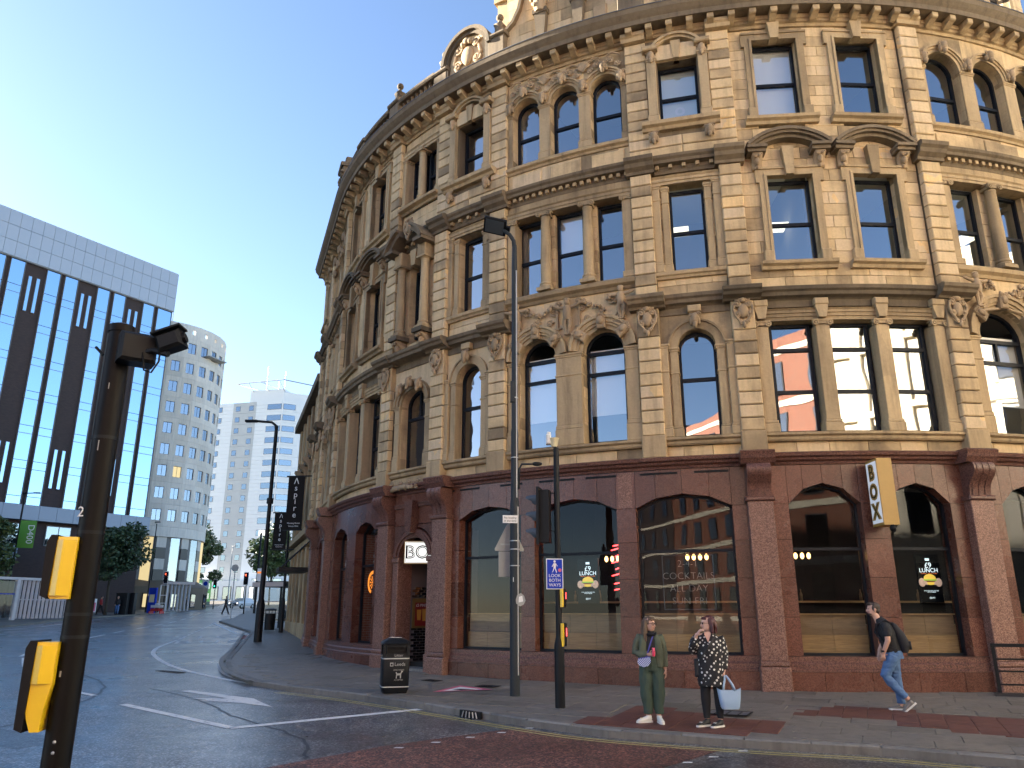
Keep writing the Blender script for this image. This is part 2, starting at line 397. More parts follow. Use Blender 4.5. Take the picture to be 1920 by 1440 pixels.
class MB:
    def __init__(s):
        s.v = []; s.f = []; s.M = None
    def add(s, vs, fs):
        o = len(s.v)
        if s.M is not None:
            vs = [s.M @ Vector(v) for v in vs]
        s.v += [tuple(v) for v in vs]
        s.f += [tuple(i + o for i in f) for f in fs]
        return s
    def box(s, x0, x1, y0, y1, z0, z1):
        return s.add([(x0, y0, z0), (x1, y0, z0), (x1, y1, z0), (x0, y1, z0), (x0, y0, z1), (x1, y0, z1), (x1, y1, z1), (x0, y1, z1)],
                     [(0, 3, 2, 1), (4, 5, 6, 7), (0, 1, 5, 4), (1, 2, 6, 5), (2, 3, 7, 6), (3, 0, 4, 7)])
    def cbox(s, x0, x1, y0, y1, z0, z1, c=0.02):
        """box with its front (-y) edges chamfered"""
        vs = [(x0, y1, z0), (x1, y1, z0), (x1, y1, z1), (x0, y1, z1),
              (x0, y0 + c, z0), (x1, y0 + c, z0), (x1, y0 + c, z1), (x0, y0 + c, z1),
              (x0 + c, y0, z0 + c), (x1 - c, y0, z0 + c), (x1 - c, y0, z1 - c), (x0 + c, y0, z1 - c)]
        fs = [(0, 3, 2, 1), (0, 1, 5, 4), (1, 2, 6, 5), (2, 3, 7, 6), (3, 0, 4, 7),
              (4, 5, 9, 8), (5, 6, 10, 9), (6, 7, 11, 10), (7, 4, 8, 11), (8, 9, 10, 11)]
        return s.add(vs, fs)
    def prism(s, poly, y0, y1):
        """polygon in (x, z), extruded along y"""
        n = len(poly)
        a = sum(poly[i][0] * poly[(i + 1) % n][1] - poly[(i + 1) % n][0] * poly[i][1] for i in range(n))
        if a < 0: poly = poly[::-1]
        vs = [(x, y0, z) for x, z in poly] + [(x, y1, z) for x, z in poly]
        fs = [tuple(range(n)), tuple(range(2 * n - 1, n - 1, -1))]
        fs += [(i, i + n, (i + 1) % n + n, (i + 1) % n) for i in range(n)]
        return s.add(vs, fs)
    def xprism(s, poly, x0, x1):
        """polygon in (y, z), extruded along x"""
        n = len(poly)
        a = sum(poly[i][0] * poly[(i + 1) % n][1] - poly[(i + 1) % n][0] * poly[i][1] for i in range(n))
        if a < 0: poly = poly[::-1]
        vs = [(x0, y, z) for y, z in poly] + [(x1, y, z) for y, z in poly]
        fs = [tuple(range(n - 1, -1, -1)), tuple(range(n, 2 * n))]
        fs += [(i, (i + 1) % n, (i + 1) % n + n, i + n) for i in range(n)]
        return s.add(vs, fs)
    def zprism(s, poly, z0, z1):
        n = len(poly)
        a = sum(poly[i][0] * poly[(i + 1) % n][1] - poly[(i + 1) % n][0] * poly[i][1] for i in range(n))
        if a < 0: poly = poly[::-1]
        zf0 = z0 if callable(z0) else (lambda x, y: z0)
        zf1 = z1 if callable(z1) else (lambda x, y: z1)
        vs = [(x, y, zf0(x, y)) for x, y in poly] + [(x, y, zf1(x, y)) for x, y in poly]
        fs = [tuple(range(n - 1, -1, -1)), tuple(range(n, 2 * n))]
        fs += [(i, (i + 1) % n, (i + 1) % n + n, i + n) for i in range(n)]
        return s.add(vs, fs)
    def lathe(s, prof, n=16, cx=0, cy=0):
        """profile of (radius, z)"""
        vs = []; fs = []
        for r, z in prof:
            for k in range(n):
                a = 2 * pi * k / n
                vs.append((cx + r * cos(a), cy + r * sin(a), z))
        m = len(prof)
        for i in range(m - 1):
            for k in range(n):
                k2 = (k + 1) % n
                fs.append((i * n + k, i * n + k2, (i + 1) * n + k2, (i + 1) * n + k))
        fs.append(tuple(range(n - 1, -1, -1)))
        fs.append(tuple((m - 1) * n + k for k in range(n)))
        return s.add(vs, fs)
    def tube(s, pts, rr, n=8, ref=None, cap=True):
        """tube through points; rr a radius, a list of radii, or a list of (ra, rb)"""
        pts = [Vector(p) for p in pts]
        m = len(pts)
        if not isinstance(rr, (list, tuple)): rr = [rr] * m
        vs = []; fs = []
        up = Vector(ref) if ref else None
        for i in range(m):
            t = (pts[min(i + 1, m - 1)] - pts[max(i - 1, 0)])
            t = t.normalized() if t.length > 1e-9 else Vector((0, 0, 1))
            if up is None:
                up = Vector((0, 0, 1)) if abs(t.z) < 0.9 else Vector((1, 0, 0))
            a = (up - t * up.dot(t))
            a = a.normalized() if a.length > 1e-6 else t.orthogonal().normalized()
            if not ref: up = a
            b = t.cross(a)
            r = rr[i]
            ra, rb = r if isinstance(r, (list, tuple)) else (r, r)
            for k in range(n):
                an = 2 * pi * k / n
                vs.append(pts[i] + a * (ra * cos(an)) + b * (rb * sin(an)))
        for i in range(m - 1):
            for k in range(n):
                k2 = (k + 1) % n
                fs.append((i * n + k, i * n + k2, (i + 1) * n + k2, (i + 1) * n + k))
        if cap:
            fs.append(tuple(range(n - 1, -1, -1)))
            fs.append(tuple((m - 1) * n + k for k in range(n)))
        return s.add(vs, fs)
    def ball(s, c, r, n=10, m=7):
        rx, ry, rz = r if isinstance(r, (list, tuple)) else (r, r, r)
        vs = [(c[0], c[1], c[2] - rz)]
        for i in range(1, m):
            ph = -pi / 2 + pi * i / m
            for k in range(n):
                a = 2 * pi * k / n
                vs.append((c[0] + rx * cos(ph) * cos(a), c[1] + ry * cos(ph) * sin(a), c[2] + rz * sin(ph)))
        vs.append((c[0], c[1], c[2] + rz))
        fs = [(0, 1 + (k + 1) % n, 1 + k) for k in range(n)]
        for i in range(m - 2):
            for k in range(n):
                a, b = 1 + i * n + k, 1 + i * n + (k + 1) % n
                fs.append((a, b, b + n, a + n))
        t = len(vs) - 1; o = 1 + (m - 2) * n
        fs += [(o + k, o + (k + 1) % n, t) for k in range(n)]
        return s.add(vs, fs)
    def sheet(s, poly, zf):
        n = len(poly)
        a = sum(poly[i][0] * poly[(i + 1) % n][1] - poly[(i + 1) % n][0] * poly[i][1] for i in range(n))
        if a < 0: poly = poly[::-1]
        return s.add([(x, y, zf(x, y)) for x, y in poly], [tuple(range(n))])
    def mesh(s, name, mat, smooth=False, auto=None):
        me = bpy.data.meshes.new(name)
        me.from_pydata(s.v, [], s.f)
        me.materials.append(MAT[mat])
        if smooth:
            me.polygons.foreach_set('use_smooth', [True] * len(me.polygons))
            if auto:
                bm = bmesh.new(); bm.from_mesh(me)
                for e in bm.edges:
                    if len(e.link_faces) == 2 and e.calc_face_angle(0) > rad(auto): e.smooth = False
                bm.to_mesh(me); bm.free()
        me.update()
        return me

def spiral(mb, c, r0, turns=1.6, tr=0.02, y=0.0, flip=1, start=0.0, n=14, depth=0.0):
    """a scroll in the (x, z) plane"""
    pts = []; rr = []
    for i in range(n + 1):
        t = i / n
        a = start + flip * 2 * pi * turns * t
        r = r0 * (1 - 0.82 * t)
        pts.append((c[0] + r * cos(a), y - depth * t, c[1] + r * sin(a)))
        rr.append(tr * (1 - 0.35 * t))
    mb.tube(pts, rr, 6)
    mb.ball(pts[-1], tr * 1.5, 6, 5)

def link(name, data, parent=None, W=None, kind=None):
    o = bpy.data.objects.new(name, data)
    col.objects.link(o)
    W = W if W is not None else Matrix.Identity(4)
    WM[o.name] = W
    if parent is not None:
        o.parent = parent
        o.matrix_basis = WM[parent.name].inverted() @ W
    else:
        o.matrix_basis = W
    if kind: o['kind'] = kind
    return o

def part(name, mb, mat, parent, W=None, smooth=False, auto=None, kind=None):
    return link(name, mb.mesh(name, mat, smooth, auto), parent, W, kind)

def thing(name, label, cat, loc=(0, 0, 0), rz=0.0, group=None):
    o = link(name, None, None, Matrix.Translation(loc) @ Matrix.Rotation(rz, 4, 'Z'))
    o['label'] = label; o['category'] = cat
    if group: o['group'] = group
    return o

def one(name, mb, mat, label, cat, W=None, smooth=False, auto=None, group=None):
    o = part(name, mb, mat, None, W, smooth, auto)
    o['label'] = label; o['category'] = cat
    if group: o['group'] = group
    return o

def struct(name, mb, mat, smooth=False):
    return part(name, mb, mat, None, None, smooth, None, 'structure')

def T(x, y, z, rz=0.0):
    return Matrix.Translation((x, y, z)) @ Matrix.Rotation(rz, 4, 'Z')

_txt = {}
def text_mesh(body, size, mat, extrude=0.004, align='CENTER', squeeze=1.0, spacing=1.0, off=0.0):
    """lettering as a mesh in the (x, z) plane, facing -y"""
    cu = bpy.data.curves.new('lettering', 'FONT')
    cu.body = body; cu.size = size; cu.extrude = extrude; cu.align_x = align; cu.align_y = 'CENTER'
    cu.space_character = spacing; cu.offset = off
    cu.resolution_u = 3
    o = bpy.data.objects.new('lettering', cu)
    me = bpy.data.meshes.new_from_object(o)
    bpy.data.objects.remove(o)
    me.transform(Matrix.Rotation(pi / 2, 4, 'X') @ Matrix.Diagonal((squeeze, 1, 1, 1)))
    me.materials.clear(); me.materials.append(MAT[mat])
    return me

TMP = bpy.data.scenes.new('workshop')
def remeshed(mb, name, mat, voxel, smooth_it=6, fac=0.5, fold=0.0, freq=(11, 11, 5)):
    me = mb.mesh(name, mat)
    o = bpy.data.objects.new('tmp', me); TMP.collection.objects.link(o)
    r = o.modifiers.new('r', 'REMESH'); r.mode = 'VOXEL'; r.voxel_size = voxel
    if smooth_it:
        sm = o.modifiers.new('s', 'SMOOTH'); sm.factor = fac; sm.iterations = smooth_it
    with bpy.context.temp_override(scene=TMP, view_layer=TMP.view_layers[0]):
        dg = bpy.context.evaluated_depsgraph_get()
        dg.update()
        m2 = bpy.data.meshes.new_from_object(o.evaluated_get(dg))
    bpy.data.objects.remove(o)
    m2.name = name
    if fold:       # creases in the cloth
        ns = [v.normal.copy() for v in m2.vertices]
        for v, nn in zip(m2.vertices, ns):
            q = Vector((v.co.x * freq[0], v.co.y * freq[1], v.co.z * freq[2]))
            a = mnoise.noise(q) + .5 * mnoise.noise(q * 2.3)
            v.co += nn * (fold * (a if a > 0 else a * 1.6))
    m2.materials.clear(); m2.materials.append(MAT[mat])
    m2.polygons.foreach_set('use_smooth', [True] * len(m2.polygons))
    return m2

# ------------------------------------------------------------------ ground levels
def G(y): return 0.021 * (y - 17.5)          # the pavements; the street climbs away from the viewer
KH = 0.12
def zp(x, y): return G(y)
def zr(x, y): return G(y) - KH
def zoff(o): return lambda x, y: G(y) - KH + o
# ------------------------------------------------------------------ ground, road, pavements
mb = MB()
for ya, yb in ((-60, 320), (320, 1500)):
    mb.sheet([(-900, ya), (900, ya), (900, yb), (-900, yb)], lambda x, y: G(min(y, 320)) - KH - 0.03)
struct('ground', mb, 'flagstone')
KERB = [(24, 1.2), (14, 6.8), (6.61, 10.88), (5.14, 11.7), (3.6, 12.19), (1.5, 13.09), (0.3, 14.05), (-1.23, 15.6), (-2.96, 17.25), (-4.08, 18.2),
        (-5.19, 19.0), (-6.3, 20.05), (-7.45, 21.9), (-8.45, 24.1), (-9.33, 26.6), (-10.64, 31.3), (-14.49, 44.86),
        (-22.5, 61.8), (-24.1, 69.7), (-29.8, 88.8), (-38, 120), (-62, 205)]
LKERB = [(-31, 20), (-32.2, 40), (-33.4, 53.7), (-36.2, 64.2), (-37.6, 71.2), (-37.4, 79), (-38.4, 88.8), (-42.1, 102.8), (-47.4, 127), (-75, 215)]
mb = MB().sheet([(-160, -14.5), (60, -14.5), (60, 300), (-160, 300)], zoff(0.0))
struct('road', mb, 'asphalt')
pav = struct('pavement', MB().zprism(KERB + [(-40, 215), (40, 215), (60, 60), (60, 1.2)], lambda x, y: G(y) - 0.3, lambda x, y: G(y) - 0.014), 'flagstone')
struct('far_pavement', MB().zprism(LKERB + [(-160, 215), (-160, 20)], lambda x, y: G(y) - 0.3, lambda x, y: G(y)), 'flagstone')
struct('near_pavement', MB().zprism([(-6, 5.2), (3, 5.6), (9, 3.2), (20, -4), (20, -13), (-25, -13), (-20, 0)], lambda x, y: G(y) - 0.3, lambda x, y: G(y)), 'flagstone')

def walk(path, step):
    """points along a polyline every step metres -> (x, y, heading)"""
    out = []; acc = 0.0; nxt = 0.0
    for (x0, y0), (x1, y1) in zip(path[:-1], path[1:]):
        L = math.hypot(x1 - x0, y1 - y0); h = math.atan2(y1 - y0, x1 - x0)
        while nxt <= acc + L:
            t = (nxt - acc) / L
            out.append((x0 + (x1 - x0) * t, y0 + (y1 - y0) * t, h)); nxt += step
        acc += L
    return out

TILT = Matrix.Rotation(math.atan(0.021), 4, 'X')
kpts = walk(KERB[1:19], 0.92)
kme = [MB().cbox(-w, w, -0.0, 0.16, -0.2, 0.0, 0.025).mesh('kerb_stone', 'kerb_stone') for w in (0.452, 0.448)]
for i, ((x0, y0, h0), (x1, y1, h1)) in enumerate(zip(kpts[:-1], kpts[1:])):
    h = math.atan2(y1 - y0, x1 - x0) + pi
    cx, cy = (x0 + x1) / 2, (y0 + y1) / 2
    L = math.hypot(x1 - x0, y1 - y0)
    W = Matrix.Translation((cx, cy, G(cy) + 0.004 + RND.uniform(-.003, .003))) @ TILT @ Matrix.Rotation(h, 4, 'Z') @ Matrix.Diagonal((L / 0.92, 1, 1, 1))
    link('kerb_stone', kme[i % 2], pav, W)
# the pale line of setts a little way in from the kerb at the corner
def off_path(path, d):
    out = []
    for i, (x, y) in enumerate(path):
        a = path[max(i - 1, 0)]; b = path[min(i + 1, len(path) - 1)]
        t = Vector((b[0] - a[0], b[1] - a[1])).normalized()
        out.append((x - t.y * -d, y + t.x * -d))
    return out
def ribbon(mb, path, w, zf):
    a, b = off_path(path, w / 2), off_path(path, -w / 2)
    for i in range(len(path) - 1):
        mb.sheet([a[i], a[i + 1], b[i + 1], b[i]], zf)
    return mb
def dense(path, n=5):
    """smooth a polyline (Catmull-Rom)"""
    out = []
    for i in range(len(path) - 1):
        p0 = Vector(path[max(i - 1, 0)]); p1 = Vector(path[i]); p2 = Vector(path[i + 1]); p3 = Vector(path[min(i + 2, len(path) - 1)])
        for k in range(n):
            t = k / n
            q = 0.5 * ((2 * p1) + (p2 - p0) * t + (2 * p0 - 5 * p1 + 4 * p2 - p3) * t * t + (3 * p1 - p0 - 3 * p2 + p3) * t ** 3)
            out.append((q.x, q.y))
    out.append(tuple(path[-1]))
    return out

# paving slabs that can be told apart
CX, CY, R0 = 8.8, 34.45, 16.4
def inside(poly, x, y):
    c = False; n = len(poly)
    for i in range(n):
        x0, y0 = poly[i]; x1, y1 = poly[(i + 1) % n]
        if (y0 > y) != (y1 > y) and x < (x1 - x0) * (y - y0) / (y1 - y0) + x0: c = not c
    return c
Z1 = [(0.95, 13.75), (2.6, 15.82), (4.62, 13.39), (3.5, 12.45), (1.61, 13.25)]
Z2 = [(4.89, 14.93), (6.11, 15.82), (9.6, 13.4), (8.1, 11.9)]
PAVP = KERB + [(60, 60)]
slab_me = {}
for (w, h, m) in ((0.94, 0.6, 'flagstone'), (0.7, 0.6, 'flagstone'), (0.4, 0.4, 'red_paver')):
    slab_me[w] = MB().cbox(-w / 2 + 0.004, w / 2 - 0.004, -0.02, 0.03, -h / 2 + 0.004, h / 2 - 0.004, 0.005).mesh('paving_slab', m)
ang = math.atan2(-0.42, 0.9)
ca, sa = cos(ang), sin(ang)
def bdist(x, y):
    d = math.hypot(x - CX, y - CY) - (R0 + 0.3)
    return d
def kdist(x, y):
    best = 9
    for (x0, y0), (x1, y1) in zip(KERB[:-1], KERB[1:]):
        vx, vy = x1 - x0, y1 - y0
        t = max(0, min(1, ((x - x0) * vx + (y - y0) * vy) / (vx * vx + vy * vy)))
        best = min(best, math.hypot(x - x0 - vx * t, y - y0 - vy * t))
    return best
FLAT = Matrix.Rotation(-pi / 2, 4, 'X')   # local (x, -y, z) slab face up
nsl = 0
for j in range(-30, 60):
    i0 = -30 + (0.35 if j % 2 else 0)
    u = -26.0 + (0.41 if j % 2 else 0) + RND.uniform(-.15, .15)
    while u < 20:
        w = RND.choice((0.94, 0.94, 0.7))
        uc = u + w / 2; vc = j * 0.6
        x, y = uc * ca - vc * sa, uc * sa + vc * ca + 14
        u += w
        if not (-10.5 < x < 12.5 and y < 29): continue
        if inside(Z1, x, y) or inside(Z2, x, y): continue
        ok = all(inside(PAVP, x + dx * ca - dy * sa, y + dx * sa + dy * ca) and kdist(x + dx * ca - dy * sa, y + dx * sa + dy * ca) > 0.17 and bdist(x + dx * ca - dy * sa, y + dx * sa + dy * ca) > -0.25
                 for dx in (-w / 2, w / 2) for dy in (-.3, .3))
        if not ok or nsl > 285: continue
        nsl += 1
        W = Matrix.Translation((x, y, G(y) - 0.02 + RND.uniform(-.002, .003))) @ TILT @ Matrix.Rotation(ang, 4, 'Z') @ FLAT
        link('paving_slab', slab_me[w], pav, W)
nr = 0
for zone in (Z1, Z2):
    for j in range(-30, 60):
        for i in range(-70, 60):
            uc, vc = i * 0.4, j * 0.4
            x, y = uc * ca - vc * sa, uc * sa + vc * ca + 14
            if inside(zone, x, y) and kdist(x, y) > 0.36 and nr < 290:
                nr += 1
                link('tactile_paver', slab_me[0.4], pav, Matrix.Translation((x, y, G(y) - 0.0205 + RND.uniform(0, .003))) @ TILT @ Matrix.Rotation(ang, 4, 'Z') @ FLAT)
part('dropped_kerb_strip', ribbon(MB(), off_path(dense([(-14.0, 44), (-10.2, 31.3), (-8.9, 26.7), (-8.0, 24.2), (-7.0, 22.1), (-5.95, 20.4)], 6), 0.55), 0.14, lambda x, y: G(y) + 0.006), 'kerb_stone', pav)

# markings
mk = zoff(0.005)
kd = dense(KERB[1:17], 6)
def marking(name, mb, mat='white_marking'):
    return struct(name, mb, mat)
near_k = dense(KERB[1:11], 6)
marking('yellow_line', ribbon(MB(), off_path(near_k, -0.22), 0.055, mk), 'yellow_marking')
marking('yellow_line', ribbon(MB(), off_path(near_k, -0.36), 0.055, mk), 'yellow_marking')
marking('give_way_line', ribbon(MB(), [(-7.9, 16.82), (-4.70, 14.0)], 0.17, mk))
marking('stop_line', ribbon(MB(), [(-4.72, 13.97), (-1.62, 16.25)], 0.20, mk))
marking('direction_arrow', MB().sheet([(-7.65, 19.0), (-6.1, 17.75), (-6.45, 17.55), (-6.6, 17.45), (-5.55, 17.0), (-4.75, 16.45), (-5.2, 17.15), (-5.55, 17.75), (-5.85, 17.95), (-7.5, 19.15)], mk))
marking('arrow_barb', MB().sheet([(-6.95, 17.75), (-6.4, 17.5), (-6.0, 17.55), (-6.3, 17.75)], mk))
outer = dense([(-16.1, 39.0), (-14.8, 34.1), (-13.8, 31.3), (-12.8, 29.2), (-11.1, 26.2), (-9.66, 24.1), (-8.12, 22.2), (-7.1, 21.1), (-5.6, 19.6)], 6)
marking('bay_edge_line', ribbon(MB(), outer, 0.16, mk))
for d in (0, 0.26):
    marking('kerb_side_line', ribbon(MB(), off_path(dense([(-14.6, 44.6), (-11.0, 31.2), (-9.7, 26.8), (-8.85, 24.4), (-7.9, 22.4), (-6.7, 20.7), (-5.5, 19.55)], 6), -0.12 - d), 0.09, mk))
for a, b in (((-14.2, 32.4), (-11.9, 34.6)), ((-13.2, 30.3), (-11.2, 31.4)), ((-11.9, 27.8), (-10.4, 28.8)), ((-10.5, 25.5), (-9.65, 26.2)), ((-15.4, 36.4), (-12.6, 38.0))):
    marking('hatch_stripe', ribbon(MB(), [a, b], 0.13, mk))
for i in range(12):
    t = i / 12
    x, y = -16.2 - 6.3 * t, 39.4 + 21.8 * t
    marking('bay_dash', ribbon(MB(), [(x, y), (x - 0.27, y + 0.93)], 0.16, mk))
for a, b in (((-19.3, 33.2), (-20.1, 36.0)), ((-21.0, 39.6), (-22.05, 43.8)), ((-22.5, 45.6), (-23.1, 48.1)), ((-23.7, 50.9), (-24.3, 54.0)), ((-24.8, 56), (-25.4, 58.6)), ((-25.9, 60.8), (-26.7, 64)), ((-27.6, 67), (-28.4, 70)), ((-29.3, 73), (-30.2, 76)), ((-31.2, 80), (-32, 83)), ((-33, 87), (-34, 91)), ((-35, 96), (-36, 100))):
    marking('centre_dash', ribbon(MB(), [a, b], 0.15, mk))
marking('lane_dash', ribbon(MB(), dense([(-17.0, 28.4), (-15.4, 25.8), (-13.9, 23.5)], 4), 0.14, mk))
marking('lane_dash', ribbon(MB(), [(-17.5, 29.0), (-19.0, 32.4)], 0.14, mk))
marking('lane_dash', ribbon(MB(), [(-10.1, 19.0), (-9.2, 18.2)], 0.14, mk))
marking('bay_end_line', ribbon(MB(), [(-15.0, 44.2), (-22.3, 60.2)], 0.18, mk))
marking('red_route_mark', ribbon(MB(), [(-13.15, 39.6), (-14.15, 43.0)], 0.28, zoff(0.009)), 'red_marking')
marking('far_edge_line', ribbon(MB(), off_path(LKERB[:8], 1.9), 0.12, mk))
for body, x, y in (('BUS', -14.05, 37.4), ('STOP', -15.2, 41.6)):
    me = text_mesh(body, 1.5, 'white_marking', 0.0, spacing=1.25)
    W = Matrix.Translation((x, y, G(y) - KH + 0.006)) @ TILT @ Matrix.Rotation(rad(19), 4, 'Z') @ Matrix.Rotation(-pi / 2, 4, 'X') @ Matrix.Diagonal((1, 1, 1.9, 1))
    link('road_lettering', me, None, W, 'structure')
struct('red_crossing_surface', MB().sheet([(-3.5, 10.6), (-1.9, 12.4), (-0.1, 13.85), (0.2, 13.9), (1.55, 12.75), (3.0, 12.1), (2.2, 11.2), (1.4, 10.4), (0.5, 9.6), (-4.4, 9.6)], zoff(0.004)), 'red_surfacing')
for x, y in ((0.29, 13.95), (-0.17, 13.52), (-0.65, 13.1), (-1.15, 12.68), (-1.65, 12.26), (3.3, 12.02), (2.78, 11.62), (2.34, 11.25)):
    marking('crossing_stud', MB().sheet([(x - 0.08, y - 0.035), (x + 0.05, y - 0.04), (x + 0.08, y + 0.035), (x - 0.05, y + 0.04)], zoff(0.009)))
for pth in ([(-8.6, 19.6), (-6.4, 17.2), (-5.2, 15.4), (-3.4, 13.2), (-2.8, 11.5)], [(-13, 24), (-10.2, 20.5), (-9.0, 17.5), (-8.6, 14.5), (-9, 11)], [(-6.2, 18.6), (-5.0, 18.2), (-4.2, 17.4), (-3.3, 17.3)], [(2.6, 11.9), (4.2, 10.4), (5.6, 9.6)]):
    d_ = dense(pth, 8)
    d_ = [(x + RND.uniform(-.04, .04), y + RND.uniform(-.04, .04)) for x, y in d_]
    struct('tar_seam', ribbon(MB(), d_, 0.05, zoff(0.0032)), 'tar_black')
struct('trench_patch', MB().sheet([(-12.4, 15.2), (-7.2, 12.2), (-6.8, 12.9), (-12.0, 16.0)], zoff(0.0028)), 'dark_asphalt')
struct('dark_carriageway_patch', MB().sheet([(3.4, 12.0), (6.5, 10.4), (9.5, 8.6), (6, 7.5), (1.2, 9.3), (2.4, 11.1)], zoff(0.003)), 'dark_asphalt')
struct('road_repair', MB().sheet([(-6.1, 18.2), (-4.6, 17.1), (-3.6, 17.7), (-4.4, 18.1), (-5.3, 18.9)], zoff(0.0035)), 'asphalt')
# ironwork in the ground
def cover(name, label, cx, cy, w, h, rz, lvl, slots=5):
    t = thing(name, label, 'cover', (cx, cy, lvl), rz)
    W = WM[t.name]
    part('cover_frame', MB().box(-w / 2, w / 2, -h / 2, -h / 2 + .03, 0, .008).box(-w / 2, w / 2, h / 2 - .03, h / 2, 0, .008).box(-w / 2, -w / 2 + .03, -h / 2 + .03, h / 2 - .03, 0, .008).box(w / 2 - .03, w / 2, -h / 2 + .03, h / 2 - .03, 0, .008), 'dark_metal', t, W)
    part('cover_plate', MB().box(-w / 2 + .035, w / 2 - .035, -h / 2 + .035, h / 2 - .035, 0, .004), 'lead', t, W)
    for i in range(slots):
        x = -w / 2 + .07 + (w - .14) * (i + .5) / slots
        part('cover_bar', MB().box(x - .012, x + .012, -h / 2 + .05, h / 2 - .05, .0045, .010), 'dark_metal', t, W)
cover('drain_grating', 'long dark drain grating set in the road beside the bus bay', -9.8, 23.5, 1.2, 0.25, rad(-37), zr(0, 23.5) + .006, 8)
cover('inspection_cover', 'rectangular metal cover in the pavement behind the two women', 3.85, 14.75, 0.75, 0.6, rad(-25), zp(0, 14.75) + .012, 3)
cover('pavement_grating', 'small black grating in the pavement near the triangular warning sign print', -0.55, 18.8, 0.5, 0.35, rad(-30), zp(0, 18.8) + .012, 6)
cover('step_grating', 'dark grating by the arched doorway behind the litter bin', -1.95, 20.0, 0.45, 0.3, rad(-42), zp(0, 20.0) + .012, 6)
g = thing('kerb_gully', 'cast iron gully inlet in the kerb face below the lamp column', 'drain', (-0.75, 15.05, zr(0, 15.05)), rad(-45))
part('gully_frame', MB().box(-.28, .28, -.02, .03, .0, .125), 'dark_metal', g, WM[g.name])
for i in range(5):
    part('gully_bar', MB().tube([(-.2 + i * .1, -.03, .01), (-.16 + i * .08, -.03, .11)], .012, 5), 'galvanised', g, WM[g.name])
# printed warning triangle on the pavement
tri = thing('pavement_warning_print', 'red bordered white triangle warning print on the pavement by the bin', 'marking', (-1.1, 18.1, G(18.1)))
part('red_border', MB().sheet([(-1.72, 17.72), (-1.2, 18.95), (-0.42, 18.15)], lambda x, y: G(y) + .012), 'sign_pink', tri)
part('white_field', MB().sheet([(-1.52, 17.86), (-1.17, 18.66), (-0.64, 18.15)], lambda x, y: G(y) + .015), 'sign_white', tri)
part('symbol', MB().sheet([(-1.3, 18.05), (-1.15, 18.25), (-0.8, 18.12), (-1.1, 18.0)], lambda x, y: G(y) + .018), 'sign_black', tri)
# ------------------------------------------------------------------ the curved corner building
# facade coordinates: s along the front at the wall face, d outwards, z up
TH0 = rad(-70.0)
S_T = R0 * TH0
def fpt(s, d=0.0):
    th = s / R0
    if th < TH0:
        nx, ny = sin(TH0), -cos(TH0); tx, ty = cos(TH0), sin(TH0)
        k = s - S_T
        return (CX + (R0 + d) * nx + tx * k, CY + (R0 + d) * ny + ty * k)
    return (CX + (R0 + d) * sin(th), CY - (R0 + d) * cos(th))
def fth(s): return max(s / R0, TH0)
def FM(s, d=0.0, z=0.0):
    x, y = fpt(s, d)
    return Matrix.Translation((x, y, z)) @ Matrix.Rotation(fth(s), 4, 'Z')
def sweep(s0, s1, prof, mb=None, step=0.32, caps=True):
    """closed profile of (d, z) carried along the front from s0 to s1"""
    mb = mb or MB()
    n = max(1, int(math.ceil((s1 - s0) / step))); m = len(prof)
    a = sum(prof[i][0] * prof[(i + 1) % m][1] - prof[(i + 1) % m][0] * prof[i][1] for i in range(m))
    if a < 0: prof = prof[::-1]
    vs = []; fs = []
    for i in range(n + 1):
        s = s0 + (s1 - s0) * i / n
        for d, z in prof:
            x, y = fpt(s, d); vs.append((x, y, z))
    for i in range(n):
        for k in range(m):
            k2 = (k + 1) % m
            fs.append((i * m + k, i * m + k2, (i + 1) * m + k2, (i + 1) * m + k))
    if caps:
        fs.append(tuple(range(m - 1, -1, -1))); fs.append(tuple(n * m + k for k in range(m)))
    return mb.add(vs, fs)
def rect(d0, d1, z0, z1): return [(d0, z0), (d1, z0), (d1, z1), (d0, z1)]

bld = thing('corner_office_building', 'curved golden sandstone office building with a red granite bar at street level', 'building', (CX, CY, 0.0))
def bp(name, mb, mat, W=None, smooth=False, auto=None, parent=None, kind=None):
    return part(name, mb, mat, parent or bld, W, smooth, auto, kind)

# piers carry the rustication: (s, full width)
P2, P1, Q1, Q2, P3, P4, P5, P6, P7 = 2.33, -2.95, -5.30, -9.68, -11.95, -14.55, -20.1, -24.55, -27.2
Q3 = 7.6
PIERS = [Q3, P2, P1, Q1, Q2, P3, P4, P5, P6, P7]
PW = 0.56
SL, SR = -27.5, 7.9
ASH = []      # ashlar blocks collected here, the most visible 300 become parts of their own
def ashlar(s0, s1, z0, z1, holes=(), course=0.335, lmin=0.6, lmax=1.15, d1=0.0, d0=-0.34, mat='sandstone'):
    nz = max(1, round((z1 - z0) / course)); ch = (z1 - z0) / nz
    for r in range(nz):
        a, b = z0 + r * ch, z0 + (r + 1) * ch
        spans = [(s0, s1)]
        for (h0, h1, g0, g1) in holes:
            if g0 < b - 0.02 and g1 > a + 0.02:
                ns = []
                for p, q in spans:
                    if h1 <= p or h0 >= q: ns.append((p, q)); continue
                    if h0 > p: ns.append((p, h0))
                    if h1 < q: ns.append((h1, q))
                spans = ns
        for p, q in spans:
            if q - p < 0.03: continue
            cuts = [p]
            u = p + (RND.uniform(lmin, lmax) * (0.55 if r % 2 else 1))
            while u < q - 0.25:
                cuts.append(u); u += RND.uniform(lmin, lmax)
            cuts.append(q)
            for c0, c1 in zip(cuts[:-1], cuts[1:]):
                ASH.append((c0, c1, a, b, d0, d1, mat))

